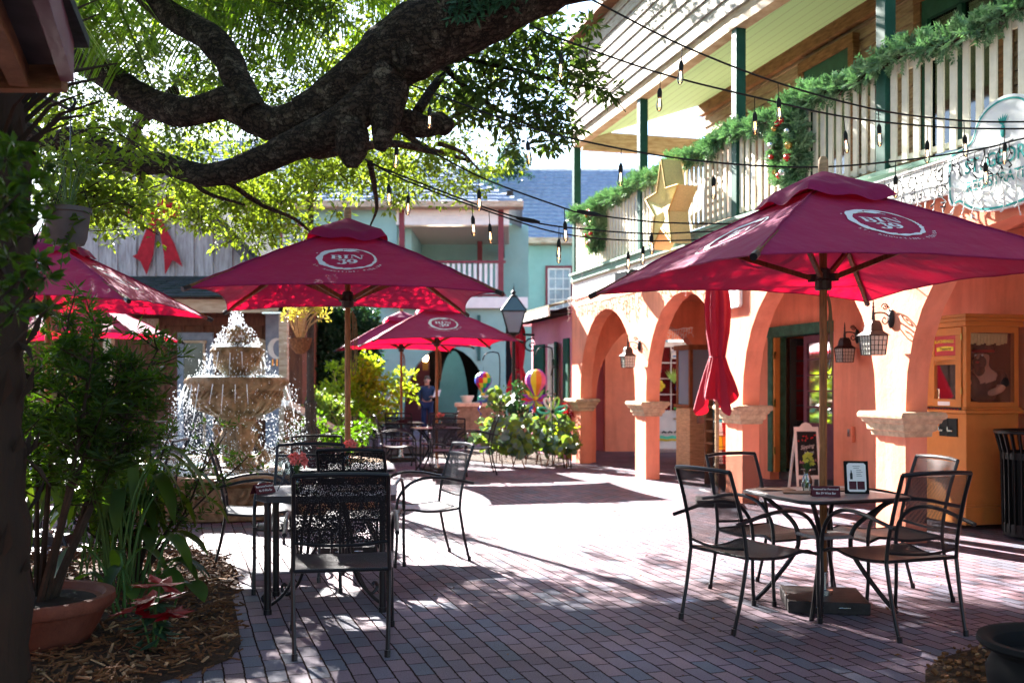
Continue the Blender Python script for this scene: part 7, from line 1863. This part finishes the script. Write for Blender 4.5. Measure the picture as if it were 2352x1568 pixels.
# leaf masses: ellipsoid clumps that carry leaves, light ones towards the sun
def clump(mb, c, r, n, rnd, L=(.05,.085), Wf=.42, droop=-.3, twigs=None):
    c = V(c)
    # leaves sit in small tufts
    nt_ = max(3, n//14)
    for _ in range(nt_):
        d = V((rnd.gauss(0,1), rnd.gauss(0,1), rnd.gauss(0,1))).normalized()*rnd.random()**.45
        p = c+V((d.x*r[0], d.y*r[1], d.z*r[2]))
        if twigs is not None and rnd.random() < .35: twigs.tube([p+V((rnd.gauss(0,.05),rnd.gauss(0,.05),rnd.gauss(.06,.05))), p, p+V((rnd.gauss(0,.1),rnd.gauss(0,.1),rnd.gauss(-.04,.06)))], .0045, 3, cap=False)
        for k in range(14):
            e = V((rnd.gauss(0,1), rnd.gauss(0,1), rnd.gauss(droop,.8))).normalized()
            mb.leaf(p+e*rnd.uniform(.01,.10), e, (rnd.gauss(0,.6), rnd.gauss(0,.6), 1), rnd.uniform(*L), rnd.uniform(*L)*Wf, .2)
rnd = random.Random(31)
tw = MB(); mb = MB()
def region(mb, n_clumps, ur, vr, Yr, rr, n, tw_=None, keep=None, **k):
    c = 0; tries = 0
    while c < n_clumps and tries < n_clumps*20:
        tries += 1
        u, v, Y = rnd.uniform(*ur), rnd.uniform(*vr), rnd.uniform(*Yr)
        if keep and not keep(u, v): continue
        if 290 < u < 420 and v > 490: continue
        r = rnd.uniform(*rr); clump(mb, at(u, v, Y), (r*1.25, r*1.1, r*.8), int(n*r*r/.16), rnd, twigs=tw_, **k); c += 1
def kA(u, v):
    # upper left crown; stays above a line that falls towards the left, opens at the right of the limb
    if u > 1150: return False
    lim = 560 if u < 420 else (600 if u < 640 else (455 if u < 760 else (462 if u < 960 else 440)))
    return v < lim-20
region(mb, 165, (-60,1120), (-60,440), (10.5,15), (.35,.62), 125, tw, kA, L=(.06,.115))
region(mb, 64, (150,680), (400,535), (9.5,12.5), (.22,.38), 150, tw, None, L=(.055,.10))
region(mb, 42, (640,1120), (330,440), (10,13), (.22,.36), 140, tw, None, L=(.055,.10))
region(mb, 14, (560,720), (520,555), (10,12), (.14,.24), 150, tw, None)
region(mb, 14, (930,1145), (300,430), (10.5,12.5), (.18,.28), 180, tw, None)
mb.build('crown', MT['oak_leaf'], oak)
mb = MB()
# nearer, darker sprays right of the limb
for (u, v, Y, r, n) in ((1130,90,7.6,.30,240),(1190,110,7.5,.30,230),(1250,70,7.6,.22,150),(1100,170,7.6,.30,240),(1180,190,7.4,.32,260),(1260,160,7.5,.30,220),(1310,120,7.7,.2,110),(1120,250,7.5,.26,190),(1200,270,7.4,.28,210),(1280,240,7.4,.25,180),(1340,200,7.5,.18,90),(1380,215,7.6,.12,40),(1250,325,7.3,.16,80),(1300,300,7.4,.16,80),(1205,350,7.2,.10,36),(1345,70,7.8,.12,36),(1060,230,7.8,.24,150),(1040,190,7.9,.2,110),(1400,205,7.6,.07,14),(1345,145,7.6,.16,70)):
    clump(mb, at(u, v, Y), (r*1.1, r, r*.75), int(n*1.15), rnd, L=(.06,.105), Wf=.40, droop=-.5, twigs=tw)
region(mb, 62, (60,760), (-60,330), (8.2,11.5), (.28,.48), 170, tw, None, L=(.05,.09))
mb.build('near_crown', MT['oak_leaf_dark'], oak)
# upper crown beyond the top of the picture: shades the front of the court
mb = MB(); c = 0
while c < 150:
    x, y, z = rnd.uniform(-8.5,1.2), rnd.uniform(9.5,18.5), rnd.uniform(5.6,9.2)
    v_ = H_-(z-HC)/y*F_
    gx, gy = x+.79*z, y-1.46*z          # where this clump throws its shade
    if v_ > 10 or gy > 9.8 or gy < 0: continue
    if gx > 1.0+.10*gy and rnd.random() < .45: continue
    r = rnd.uniform(.4,.8); clump(mb, (x, y, z), (r*1.2, r*1.1, r*.8), int(150*r*r/.16*.8), rnd, L=(.07,.12), Wf=.6, twigs=None); c += 1
c = 0
while c < 110:      # unseen crown over the viewer and left bed, added to cut sky light
    x, y, z = rnd.uniform(-9,5.5), rnd.uniform(-4,9), rnd.uniform(4.8,8.0)
    if H_-(z-HC)/max(y,.3)*F_ > -60 and y > 0: continue
    if x > 3 and y > 5: continue
    r = rnd.uniform(.45,.85); clump(mb, (x, y, z), (r*1.3, r*1.2, r*.7), int(95*r*r/.16*.8), rnd, L=(.09,.15), Wf=.6, twigs=None); c += 1
for _ in range(46):      # unseen boughs added behind the viewer to darken the foreground
    x, y, z = rnd.uniform(-9,6), rnd.uniform(-7,-2.5), rnd.uniform(1.8,6.5); r = rnd.uniform(.6,1.0); clump(mb, (x, y, z), (r*1.3, r, r*.9), 330, rnd, L=(.12,.2), Wf=.6, twigs=None)
mb.build('unseen_crown', MT['oak_leaf'], oak)
tw.build('twigs', MT['twig'], oak)
for pts, rr in (([(850,375,7.6),(860,430,8.5),(865,480,9.5),(850,520,10)], [8,6,4,2]), ([(520,415,7.2),(600,470,8),(680,505,9),(740,560,9.5)], [7,5,4,2]), ([(420,385,7.2),(470,440,8),(560,470,9)], [7,5,3]), ([(1010,330,7.3),(1060,350,8),(1100,390,9)], [6,4,2]), ([(930,60,7.2),(1080,210,7.6),(1200,280,7.5),(1290,310,7.4)], [8,6,4,2]), ([(1040,130,7.4),(1180,160,7.5),(1300,190,7.5),(1400,205,7.6)], [6,5,3,1.5]), ([(760,300,7.4),(880,250,9),(960,330,10.5),(1080,370,11.5)], [14,10,8,4]), ([(400,210,7.6),(300,320,9),(330,430,10.5),(300,500,11)], [14,11,8,4])):
    limb(oak, pts, rr, 'branch', seg=7, gn=.05)
# moss and resurrection fern on top of the main limb
b = MB()
for i in range(260):
    t = rnd.random(); p = at(lerp(1040,1180,t)+rnd.gauss(0,14), lerp(20,-10,t)+rnd.gauss(0,16), 6.55); e = V((rnd.gauss(0,.6), -.5, rnd.gauss(-.2,.8)))
    b.leaf(p, e, (0,-1,.5), rnd.uniform(.05,.12), .02, .1)
b.build('fern', MT['ivy'], oak)

# distant tree above the blue roof
dt = thing('distant_tree', 'hazy round tree beyond the ridge of the blue grey roof', 'tree', (0, 44, 0)); mb = MB()
for (u, v, r) in ((1165,372,1.0),(1185,360,.8),(1150,385,.8),(1195,385,.7),(1172,350,.5),(1140,400,.8)): clump(mb, at(u, v, 44), (r,r,r*.8), 420, rnd, L=(.12,.2))
mb.build('crown', MT['ivy'], dt); b = MB(); b.tube([(0,44,0),(-.1,44,10)], [.35,.15], 8); b.build('trunk', MT['bark'], dt)

# ---------------------------------------------------------------- palm at the left edge with long arching fronds
pm = thing('palm_tree', 'shaggy palm trunk at the left edge with long green fronds overhead', 'palm', (-2.36, 4.5, 0)); px_, py_ = -2.37, 4.5
b = MB(); n = 40
b.tube([(px_+.02*math.sin(i*.4), py_, 4.4*i/n) for i in range(n+1)], [.165+.012*math.sin(i*2.1) for i in range(n+1)], 16); b.build('trunk', MT['palm_bark'], pm, smooth=True)
b = MB()
for i in range(150):   # torn leaf bases
    z = rnd.uniform(.5,4.3); a = rnd.uniform(0, 2*PI); c_, s_ = math.cos(a), math.sin(a); L = rnd.uniform(.08,.22)
    b.leaf((px_+.155*c_, py_+.155*s_, z), (c_*.5, s_*.5, 1.0 if rnd.random() < .8 else -.6), (c_, s_, 0), L, .06, .3)
for i in range(26):
    z = rnd.uniform(2.4,3.4); a = rnd.uniform(-1.2,1.0); c_, s_ = math.cos(a), math.sin(a); L = rnd.uniform(.15,.42)
    b.tube([(px_+.15*c_, py_+.15*s_, z), (px_+(.15+L*.5)*c_, py_+(.15+L*.5)*s_, z+L*.5), (px_+(.15+L)*c_, py_+(.15+L)*s_, z+L*.65)], [.012,.009,.003], 4)
tag(b.build('torn_bark', MT['palm_bark'], pm), kind='stuff')
def frond(p0, p1, p2, nl, LL, seed, hang=.8):
    rn = random.Random(seed); path = smoothpath([p0, p1, p2], 14); b = MB(); b.tube(path, lerplist([.016,.004], len(path)), 5)
    n = len(path)
    for i in range(nl):
        t = .12+.86*i/nl; k = t*(n-1); j = min(int(k), n-2); p = path[j].lerp(path[j+1], k-j); d = (path[j+1]-path[j]).normalized()
        sd_ = d.cross(V((0,0,1))).normalized()
        for s_ in (-1, 1):
            L = LL*math.sin(PI*(.12+.8*t))*rn.uniform(.8,1.1); e = (d*.55+sd_*s_*.8+V((0,0,-hang*rn.uniform(.5,1.1)))).normalized()
            m = p+e*L*.5; e2 = (e+V((0,0,-hang*.8))).normalized(); w = .014
            q = d.cross(e).normalized()*.0+d*w
            m_ = len(b.v); b.v.extend([p-q*.6, p+q*.6, m+q, m-q, m+e2*L*.5]); b.f += [[m_, m_+1, m_+2, m_+3], [m_+3, m_+2, m_+4]]; b.m += [0, 0]
    return b.build('frond', MT['palm_leaf'], pm)
crown = V((px_, py_, 4.4)); fr = [((300,-120,7.0),(560,70,9.5)), ((420,-200,7.5),(760,60,9.5)), ((500,-260,8),(860,110,9.2)), ((560,-260,8),(900,20,9.0)), ((330,-60,7.5),(520,230,9.5)), ((200,-60,6.5),(310,190,8)), ((620,-200,8.5),(700,230,10)), ((480,-120,8),(640,260,10)), ((700,-260,8.5),(960,80,9.6)), ((260,-20,6.5),(400,330,9)), ((120,-120,6),(180,120,7.5)), ((600,-330,8.6),(1010,-20,9.8)), ((420,-160,7.6),(700,160,9.2)), ((520,-200,7.8),(800,190,9.8)), ((60,-60,5.5),(250,60,7))]
for i, (m_, e_) in enumerate(fr): frond(crown, at(*m_), at(*e_), 74, .62, 60+i, .75)

# ---------------------------------------------------------------- potted podocarpus in front
pot = thing('terracotta_pot', 'wide terracotta bowl pot holding the dark shrub, bottom left', 'pot', (-2.56, 5.32, 0)); c = (-2.56, 5.32, 0)
b = MB(); b.lathe([(.24,.0),(.27,.02),(.33,.12),(.365,.20),(.37,.21),(.40,.22),(.415,.25),(.41,.285),(.395,.29),(.365,.285),(.35,.25),(.0,.24)], c, 40); b.build('bowl', MT['terracotta'], pot, smooth=True)
b = MB(); b.lathe([(.352,.245),(.2,.262),(.0,.265)], c, 24); b.build('soil', MT['soil'], pot)
sh = thing('podocarpus_shrub', 'dark fine leaved shrub growing from the terracotta bowl', 'shrub', c)
st = MB(); lf_ = MB(); rnd = random.Random(17)
def tuft(mb, p, n, L, W_, up=.35):
    for _ in range(n):
        e = V((rnd.gauss(0,1), rnd.gauss(0,1), rnd.gauss(up,.6))).normalized(); mb.leaf(p+e*.01, e, (rnd.gauss(0,1), rnd.gauss(0,1), .6), rnd.uniform(*L), W_, .12)
stems = []
for k, (tx, tz) in enumerate(((-.75,1.6),(-.65,1.3),(.5,1.5),(-.55,1.72),(-.38,1.55),(-.2,1.84),(-.05,1.6),(.12,1.78),(.28,1.5),(.42,1.7),(.55,1.45),(.5,1.15),(-.1,1.2),(.60,1.60))):
    ty = rnd.uniform(-.3,.35); p0 = V((c[0]+tx*.15, c[1]+ty*.3, .25)); p2 = V((c[0]+tx, c[1]+ty, tz)); p1 = p0.lerp(p2, .5)+V((rnd.gauss(0,.05), rnd.gauss(0,.05), .0))
    path = smoothpath([p0, p1, p2], 8); st.tube(path, lerplist([.020,.012,.005], len(path)), 6)
    for i in range(len(path)):
        t = i/(len(path)-1)
        if t < .55: continue
        for j in range(3):
            a = rnd.uniform(0, 2*PI); q = path[i]+V((math.cos(a)*rnd.uniform(.06,.26), math.sin(a)*rnd.uniform(.06,.26), rnd.uniform(-.04,.18)))
            st.tube([path[i], path[i].lerp(q, .6)+V((0,0,-.01)), q], [.006,.004,.002], 3, cap=False)
            for w in (.45,.75,1.0): tuft(lf_, path[i].lerp(q, w), 12, (.05,.105), .013)
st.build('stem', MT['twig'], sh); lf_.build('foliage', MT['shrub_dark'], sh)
# broad strap leaved ginger around it
def ginger(name, cx_, cy_, n, label, seed, H0=(.5,1.0), spread=.5, lean=None):
    rn = random.Random(seed); t = thing(name, label, 'plant', (cx_, cy_, 0), 0, 'strap leaved plants'); b = MB(); s_ = MB()
    for i in range(n):
        a = rn.uniform(0, 2*PI); x, y = cx_+rn.gauss(0,.10), cy_+rn.gauss(0,.10); h = rn.uniform(*H0)
        dx, dy = math.cos(a)*spread*rn.uniform(.4,1), math.sin(a)*spread*rn.uniform(.4,1)
        if lean: dx += lean[0]*rn.random(); dy += lean[1]*rn.random()
        path = smoothpath([(x,y,0),(x+dx*.3,y+dy*.3,h*.7),(x+dx*.75,y+dy*.75,h),(x+dx*1.2,y+dy*1.2,h*.86),(x+dx*1.45,y+dy*1.45,h*.62)], 5)
        m = len(path); k0 = int(m*.42); s_.tube(path[:k0+2], .007, 4)
        W_ = rn.uniform(.035,.060); sd_ = V((-dy, dx, 0)); sd_ = sd_.normalized() if sd_.length > 1e-3 else V((1,0,0)); n0 = len(b.v)
        for j in range(k0, m):
            q = (j-k0)/(m-1-k0); w = W_*math.sin(PI*min(1, .06+q*.94))**.8+.001; p = path[j]
            b.v.extend([p-sd_*w+V((0,0,w*.35)), p, p+sd_*w+V((0,0,w*.35))])
        for j in range(m-k0-1):
            a0 = n0+3*j; b.f += [[a0,a0+1,a0+4,a0+3],[a0+1,a0+2,a0+5,a0+4]]; b.m += [0,0]
    s_.build('stem', MT['flower_stem'], t); b.build('leaves', MT['strap_leaf'], t, smooth=True)
ginger('ginger_plant', -2.6, 6.6, 24, 'strap leaved plant behind the terracotta bowl', 1, (.6,1.05), .5)
ginger('ginger_plant', -2.62, 6.9, 18, 'strap leaved plant whose broad leaves arch over the mulch towards the fountain', 2, (.35,.85), .32, (.12,0))
ginger('ginger_plant', -3.3, 6.3, 24, 'strap leaved plant at the left edge beyond the bowl', 3, (.6,1.15), .55)
ginger('ginger_plant', -3.0, 7.3, 22, 'strap leaved plant farthest back in the left bed', 4, (.5,1.0), .5)
ginger('ginger_plant', -2.3, 6.0, 18, 'low strap leaved plant right of the dark shrub stems', 5, (.2,.5), .30, (.08,0))
s2 = thing('small_shrub', 'bright lit twiggy shrub in front of the left umbrella table', 'shrub', (-2.75, 7.0, 0)); st = MB(); lf_ = MB(); rnd = random.Random(23)
for k in range(12):
    e = V((-2.62+rnd.gauss(0,.28), 6.9+rnd.gauss(0,.2), rnd.uniform(.5,1.1))); p = smoothpath([(-2.62,6.9,0), ((-2.62+e.x)/2+rnd.gauss(0,.04), 6.9, e.z*.5), e], 5); st.tube(p, lerplist([.012,.004], len(p)), 5)
    for q in p[4:]:
        for j in range(3): r_ = q+V((rnd.gauss(0,.09), rnd.gauss(0,.09), rnd.gauss(.02,.06))); st.tube([q, r_], .002, 3, cap=False); tuft(lf_, r_, 10, (.04,.07), .014)
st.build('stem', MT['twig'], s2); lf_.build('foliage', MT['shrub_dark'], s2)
# poinsettia
for (x, y, z, s_, lab) in ((-1.86,5.15,.26,1.0,'red poinsettia standing in the mulch bed'), (-2.72,11.0,.55,.0,'')):
    if not s_: continue
    t = thing('poinsettia', lab, 'plant', (x, y, 0)); st = MB(); g_ = MB(); r_ = MB(); rn = random.Random(3)
    for (dx, dy, h) in ((.04,0,.38),(-.09,.03,.26),(.10,-.04,.24),(0,.05,.30)):
        tp = V((x+dx, y+dy, h)); st.tube([(x,y,0), (x+dx*.5,y+dy*.5,h*.6), tp], .006, 5)
        for k in range(9):
            a = 2*PI*k/9+rn.random(); e = V((math.cos(a), math.sin(a), rn.uniform(-.3,.25))); r_.leaf(tp, e, (0,0,1), rn.uniform(.10,.17), .08, -.12)
        for k in range(7):
            a = rn.uniform(0, 2*PI); g_.leaf(V((x+dx*.5, y+dy*.5, h*rn.uniform(.3,.8))), (math.cos(a), math.sin(a), rn.uniform(-.8,.0)), (0,0,1), rn.uniform(.10,.16), .07, -.1)
    st.build('stem', MT['flower_stem'], t); g_.build('green_leaves', MT['ivy'], t); r_.build('red_leaves', MT['red_leaf'], t)
t = thing('poinsettia', 'small red poinsettia low behind the middle table near the fluted post', 'plant', (-2.4, 12.6, 0)); r_ = MB(); g_ = MB(); rn = random.Random(4)
for (dx, dy, h) in ((0,0,.62),(.12,0,.55),(-.12,.02,.5)):
    for k in range(9): a = 2*PI*k/9; r_.leaf((-2.35+dx, 12.5+dy, h), (math.cos(a), math.sin(a), .1), (0,0,1), .12, .06, -.1); g_.leaf((-2.35+dx, 12.5+dy, h-.1), (math.cos(a), math.sin(a), -.6), (0,0,1), .12, .06, -.1)
b = MB(); b.lathe([(.12,0),(.17,.34),(.18,.36),(.0,.34)], (-2.35,12.5,0), 16); b.build('pot', MT['terracotta'], t, smooth=True); r_.build('red_leaves', MT['red_leaf'], t); g_.build('green_leaves', MT['ivy'], t)
# hanging pot and its trailing vine
hp = at(155, 480, 5.4); t = thing('hanging_pot', 'pale plastic hanging pot with trailing leaves, upper left', 'pot', tuple(hp)); bz = at(155, 563, 5.4).z
b = MB(); b.lathe([(.075,0),(.085,.003),(.10,.04),(.115,.17),(.125,.175),(.125,.20),(.11,.20),(.10,.15),(.0,.15)], (hp.x, hp.y, bz), 24); b.build('bowl', MT['soffit_board'], t, smooth=True)
hk = at(162, 238, 5.4); b = MB()
for k in range(3): a = 2*PI*k/3+.4; b.tube([(hp.x+.115*math.cos(a), hp.y+.115*math.sin(a), bz+.2), (hk.x, hk.y, hk.z-.25)], .003, 4)
b.tube([(hk.x,hk.y,hk.z-.25),(hk.x,hk.y,hk.z)], .004, 5); b.build('hanger', MT['metal_black'], t)
b = MB(); b.tube(smoothpath([(px_,py_,at(0,240,4.5).z),at(63,217,4.9),at(120,232,5.2),at(157,250,5.4),at(172,238,5.4),at(170,226,5.4)], 6), .010, 6); b.build('arm', MT['metal_black'], t, smooth=True)
lf_ = MB(); st = MB(); rnd = random.Random(44)
for k in range(26):
    a = rnd.uniform(0, 2*PI); e = V((hp.x+math.cos(a)*rnd.uniform(.1,.25), hp.y+math.sin(a)*.15, bz+.2+rnd.uniform(-.05,.30))); st.tube(smoothpath([(hp.x,hp.y,bz+.16), (e.x*.5+hp.x*.5, e.y, e.z+.04), e], 3), .003, 3)
    for j in range(5): d = V((rnd.gauss(0,1), rnd.gauss(0,1), rnd.gauss(0,.6))); lf_.leaf(e+d*.03, d, (0,-.4,1), rnd.uniform(.05,.09), .045, .15)
for k in range(4):
    p = V((hp.x+rnd.uniform(-.09,.09), hp.y-.08, bz+.16)); q = p+V((rnd.uniform(-.05,.05), 0, -rnd.uniform(.15,.3))); st.tube([p+V((0,.05,.05)), p, q], .003, 3)
    for j in range(6): w = p.lerp(q, j/5); lf_.leaf(w, (rnd.gauss(0,1), -.3, rnd.gauss(-.6,.3)), (0,-1,.3), rnd.uniform(.05,.08), .05, .12)
st.build('stem', MT['flower_stem'], t); lf_.build('leaves', MT['strap_leaf'], t)
# climbing branches with light leaves between pot and limb
vn = thing('climbing_vine', 'leafy vine with yellow green leaves beside the hanging pot', 'vine', tuple(at(280, 420, 6.5))); lf_ = MB(); st = MB()
for k in range(44):
    p0 = at(rnd.uniform(60,120), rnd.uniform(330,560), rnd.uniform(6,6.8)); p2 = at(rnd.uniform(160,400), rnd.uniform(300,540), rnd.uniform(6,7)); p1 = p0.lerp(p2, .5)+V((0,0,rnd.uniform(-.1,.3)))
    path = smoothpath([p0, p1, p2], 6); st.tube(path, .004, 3)
    for q in path[3:]:
        for j in range(4): d = V((rnd.gauss(0,1), rnd.gauss(0,1), rnd.gauss(0,1))); lf_.leaf(q+d*.03, d, (0,0,1), rnd.uniform(.04,.075), .035, .15)
st.build('stem', MT['twig'], vn); lf_.build('leaves', MT['oak_leaf'], vn)
# blurred dark branches right at the left edge
dk = thing('dark_shrub', 'very near dark leafy branches at the left edge', 'shrub', (-1.75, 3.2, 0)); lf_ = MB(); st = MB()
for k in range(30):
    u, v = rnd.uniform(-40,110), rnd.uniform(330,760); c_ = at(u, v, rnd.uniform(3.0,3.5)); st.tube([c_+V((-.2,0,-.2)), c_], .004, 4); tuft(lf_, c_, 26, (.04,.07), .022, 0)
b = MB(); b.tube([(-1.85,3.3,0),(-1.8,3.3,1.2),(-1.72,3.25,2.2)], [.02,.015,.008], 6); b.build('stem', MT['twig'], dk)
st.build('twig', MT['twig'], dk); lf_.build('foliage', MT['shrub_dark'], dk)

# ---------------------------------------------------------------- shrubs before the green building
rnd = random.Random(52)
cs = thing('citrus_shrub', 'glowing yellow green shrub behind the far tables', 'shrub', (-3.1, 19.5, 0)); lf_ = MB(); st = MB()
for (u, v, Y, r) in ((770,900,19.5,.35),(800,880,19.2,.4),(830,860,19.5,.4),(860,870,19.6,.4),(880,900,19.2,.4),(905,890,19.6,.35),(925,875,19.8,.3),(815,930,19.2,.4),(850,935,19,.4),(890,940,19,.35),(780,950,19.4,.4),(800,840,19.6,.2),(835,825,19.6,.18),(928,905,19.6,.25),(858,830,19.8,.2),(740,915,19.8,.3),(765,850,20,.2)):
    cc_ = at(u, v, Y); st.tube([(-3.1,19.4,0), V((-3.1,19.4,0)).lerp(cc_,.6)+V((0,0,.1)), cc_], [.03,.015,.008], 5); clump(lf_, cc_, (r,r,r*.8), int(230*r*r/.12), rnd, L=(.07,.12), Wf=.55, droop=.3)
st.build('stem', MT['wood_pale'], cs); lf_.build('foliage', MT['citrus_leaf'], cs)
def dshrub(name, lab, spots, mat, L=(.07,.12), Wf=.5, base=None, cat='shrub', n0=260):
    b0 = at(spots[0][0], spots[0][1], spots[0][2]); t = thing(name, lab, cat, (b0.x, b0.y, 0)); lf_ = MB(); st = MB()
    for (u, v, Y, r) in spots:
        cc_ = at(u, v, Y); st.tube([(cc_.x+rnd.uniform(-.1,.1), cc_.y, 0), cc_], [.02,.008], 4); clump(lf_, cc_, (r,r*.9,r*.85), int(n0*r*r/.12), rnd, L=L, Wf=Wf)
    st.build('stem', MT['twig'], t); lf_.build('foliage', MT[mat], t)
dshrub('ivy_mass', 'dark green climbing ivy on the wall behind the lamp post', [(u, v, 25, .56) for u in range(700, 830, 32) for v in range(735, 990, 36)]+[(850,770,25,.4),(842,810,25,.4),(845,850,25,.35)], 'ivy', (.10,.17), .6, n0=210)
dshrub('low_shrub', 'low dark shrub with scattered yellow leaves behind the umbrella pole', [(690,1000,14.5,.28),(720,1010,14.4,.28),(760,1000,14.6,.3),(800,995,15,.3),(740,975,15,.25),(830,985,16,.3)], 'shrub_dark', (.06,.10), .5)
dshrub('green_shrub', 'green shrub beside the fluted post below the ivy', [(730,930,17,.35),(760,920,17,.35),(745,955,17,.3),(700,955,17.5,.25)], 'grape_leaf', (.08,.12), .5, n0=160)
def roundleaf(mb, p, nrm, r):
    nrm = V(nrm).normalized(); a = nrm.orthogonal().normalized(); b2 = nrm.cross(a); n = len(mb.v)
    mb.v.extend([V(p)+a*(r*math.cos(t))*1.05+b2*(r*math.sin(t))-nrm*(.12*r*abs(math.cos(t))) for t in [2*PI*i/8 for i in range(8)]]); mb.f.append([n+i for i in range(8)]); mb.m.append(mb.mi)
sg = thing('sea_grape', 'sea grape shrub with big round green and yellow leaves', 'shrub', (.3, 17.6, 0)); lf_ = MB(); st = MB()
for (u, v, Y, r, n) in ((1105,1008,17.8,.26,44),(1150,1015,17.4,.28,50),(1195,1018,17.2,.32,60),(1235,1012,17.2,.30,56),(1270,1018,17.2,.28,56),(1300,1010,17.3,.24,50),(1160,975,17.8,.22,34),(1210,972,17.6,.24,36),(1250,985,17.6,.22,30),(1290,975,17.6,.2,30),(1120,975,18,.18,22),(1300,1040-14,16.8,.22,40),(1150,920,18.0,.22,26),(1140,900,18.2,.14,10),(1190,1040-10,16.8,.2,36)):
    cc_ = at(u, v, Y); st.tube([(cc_.x+rnd.uniform(-.15,.15), cc_.y+.1, 0), cc_], [.016,.007], 4)
    for k in range(n):
        d = V((rnd.gauss(0,1), rnd.gauss(0,1), rnd.gauss(0,1))).normalized()*rnd.random()**.4*r; lf_.mi = 1 if rnd.random() < .45 else 0
        roundleaf(lf_, cc_+V((d.x*1.15, d.y, d.z*.8)), (rnd.gauss(0,.7), rnd.gauss(-.5,.6), rnd.gauss(.6,.5)), rnd.uniform(.035,.095))
st.build('stem', MT['wood_brown'], sg); lf_.build('leaves', [MT['grape_leaf'], MT['grape_leaf_blue']], sg)
dshrub('hedge_shrub', 'fine leaved grey green shrub behind the sea grape', [(1180,915,19.2,.4),(1210,910,19.2,.4),(1235,930,19,.35),(1160,940,19,.35),(1200,945,18.8,.35)], 'ivy', (.06,.10), .5)
dshrub('lit_bush', 'small bright variegated bush at the foot of the last pier', [(1300,985,17.2,.22),(1310,1010,17.0,.22),(1290,1030,17.0,.15)], 'citrus_leaf', (.05,.10), .5, n0=150)
bt = thing('dark_foliage_plant', 'dark red leaved plant beside the arcade pier', 'plant', tuple(at(1312,960,18.4))); lf_ = MB(); clump(lf_, at(1313,945,18.45), (.18,.15,.3), 160, rnd, L=(.08,.14)); lf_.build('leaves', MT['red_leaf'], bt)
# ramp wall behind the fountain
rw = thing('ramp_wall', 'sloping pale topped low wall behind the fluted lamp post', 'wall', tuple(at(720,960,16))); a, b_ = at(655, 925, 15.6), at(765, 985, 16.6); mb = MB(); mb.bar(a, b_, .18, .09); mb.build('coping', MT['white_paint'], rw)
mb = MB(); mb.hexa([V((a.x,a.y-.07,0)),V((b_.x,b_.y-.07,0)),V((b_.x,b_.y+.07,0)),V((a.x,a.y+.07,0))],[a+V((0,-.07,-.06)),b_+V((0,-.07,-.06)),b_+V((0,.07,-.06)),a+V((0,.07,-.06))]); mb.build('wall_face', MT['stone_wall'], rw)
# black pot in the near right corner
t = thing('black_pot', 'black glazed pot in the near right corner of the court', 'pot', (2.19, 4.0, 0)); c = (2.20, 3.98, 0); b = MB(); b.lathe([(.16,.0),(.20,.03),(.27,.16),(.28,.26),(.25,.32),(.255,.335),(.30,.35),(.315,.365),(.31,.385),(.28,.385),(.25,.36),(.24,.30),(.0,.28)], c, 40); b.build('body', MT['pot_black'], t, smooth=True)
# ---------------------------------------------------------------- labels of protos are set when placed; sky, sun, camera
EL = 30.0
w = bpy.data.worlds.new('World'); sc.world = w; w.use_nodes = True
nt = w.node_tree; bg = nt.nodes['Background']; sk_ = nt.nodes.new('ShaderNodeTexSky'); sk_.sky_type = 'NISHITA'; sk_.sun_disc = False
sk_.sun_elevation = R(EL); sk_.sun_rotation = R(-28.3); sk_.air_density = 1.0; sk_.dust_density = .6; sk_.ozone_density = 2.5
nt.links.new(sk_.outputs[0], bg.inputs[0]); bg.inputs[1].default_value = .05
sun = bpy.data.lights.new('sun', 'SUN'); sun.energy = 5.0; sun.angle = R(.5); sun.color = (1.0,.955,.89)
so2 = bpy.data.objects.new('sun', sun); col.objects.link(so2)
to = V((-.50*math.cos(R(EL)), .866*math.cos(R(EL)), math.sin(R(EL))))
so2.rotation_euler = to.to_track_quat('Z', 'Y').to_euler(); so2.location = (-10, 20, 20)
cam = bpy.data.cameras.new('camera'); co = bpy.data.objects.new('camera', cam); col.objects.link(co); sc.camera = co
co.location = (0, 0, HC); co.rotation_euler = (R(90), 0, 0)
cam.sensor_width = 36; cam.lens = 35.0; cam.shift_y = (H_-784)/2352; cam.clip_start = .05; cam.clip_end = 500
cam.dof.use_dof = True; cam.dof.focus_distance = 6.2; cam.dof.aperture_fstop = 2.6
sc.view_settings.view_transform = 'Standard'; sc.view_settings.look = 'None'; sc.view_settings.gamma = 1.0; sc.view_settings.exposure = 3.45; sc.view_settings.use_curve_mapping = False
sc.render.engine = 'CYCLES'; cy = sc.cycles
cy.max_bounces = 7; cy.diffuse_bounces = 3; cy.glossy_bounces = 2; cy.transmission_bounces = 3; cy.transparent_max_bounces = 14; cy.sample_clamp_indirect = 6.0; cy.use_denoising = True; cy.caustics_reflective = False; cy.caustics_refractive = False
try: cy.use_adaptive_sampling = True; cy.adaptive_threshold = .02
except Exception: pass
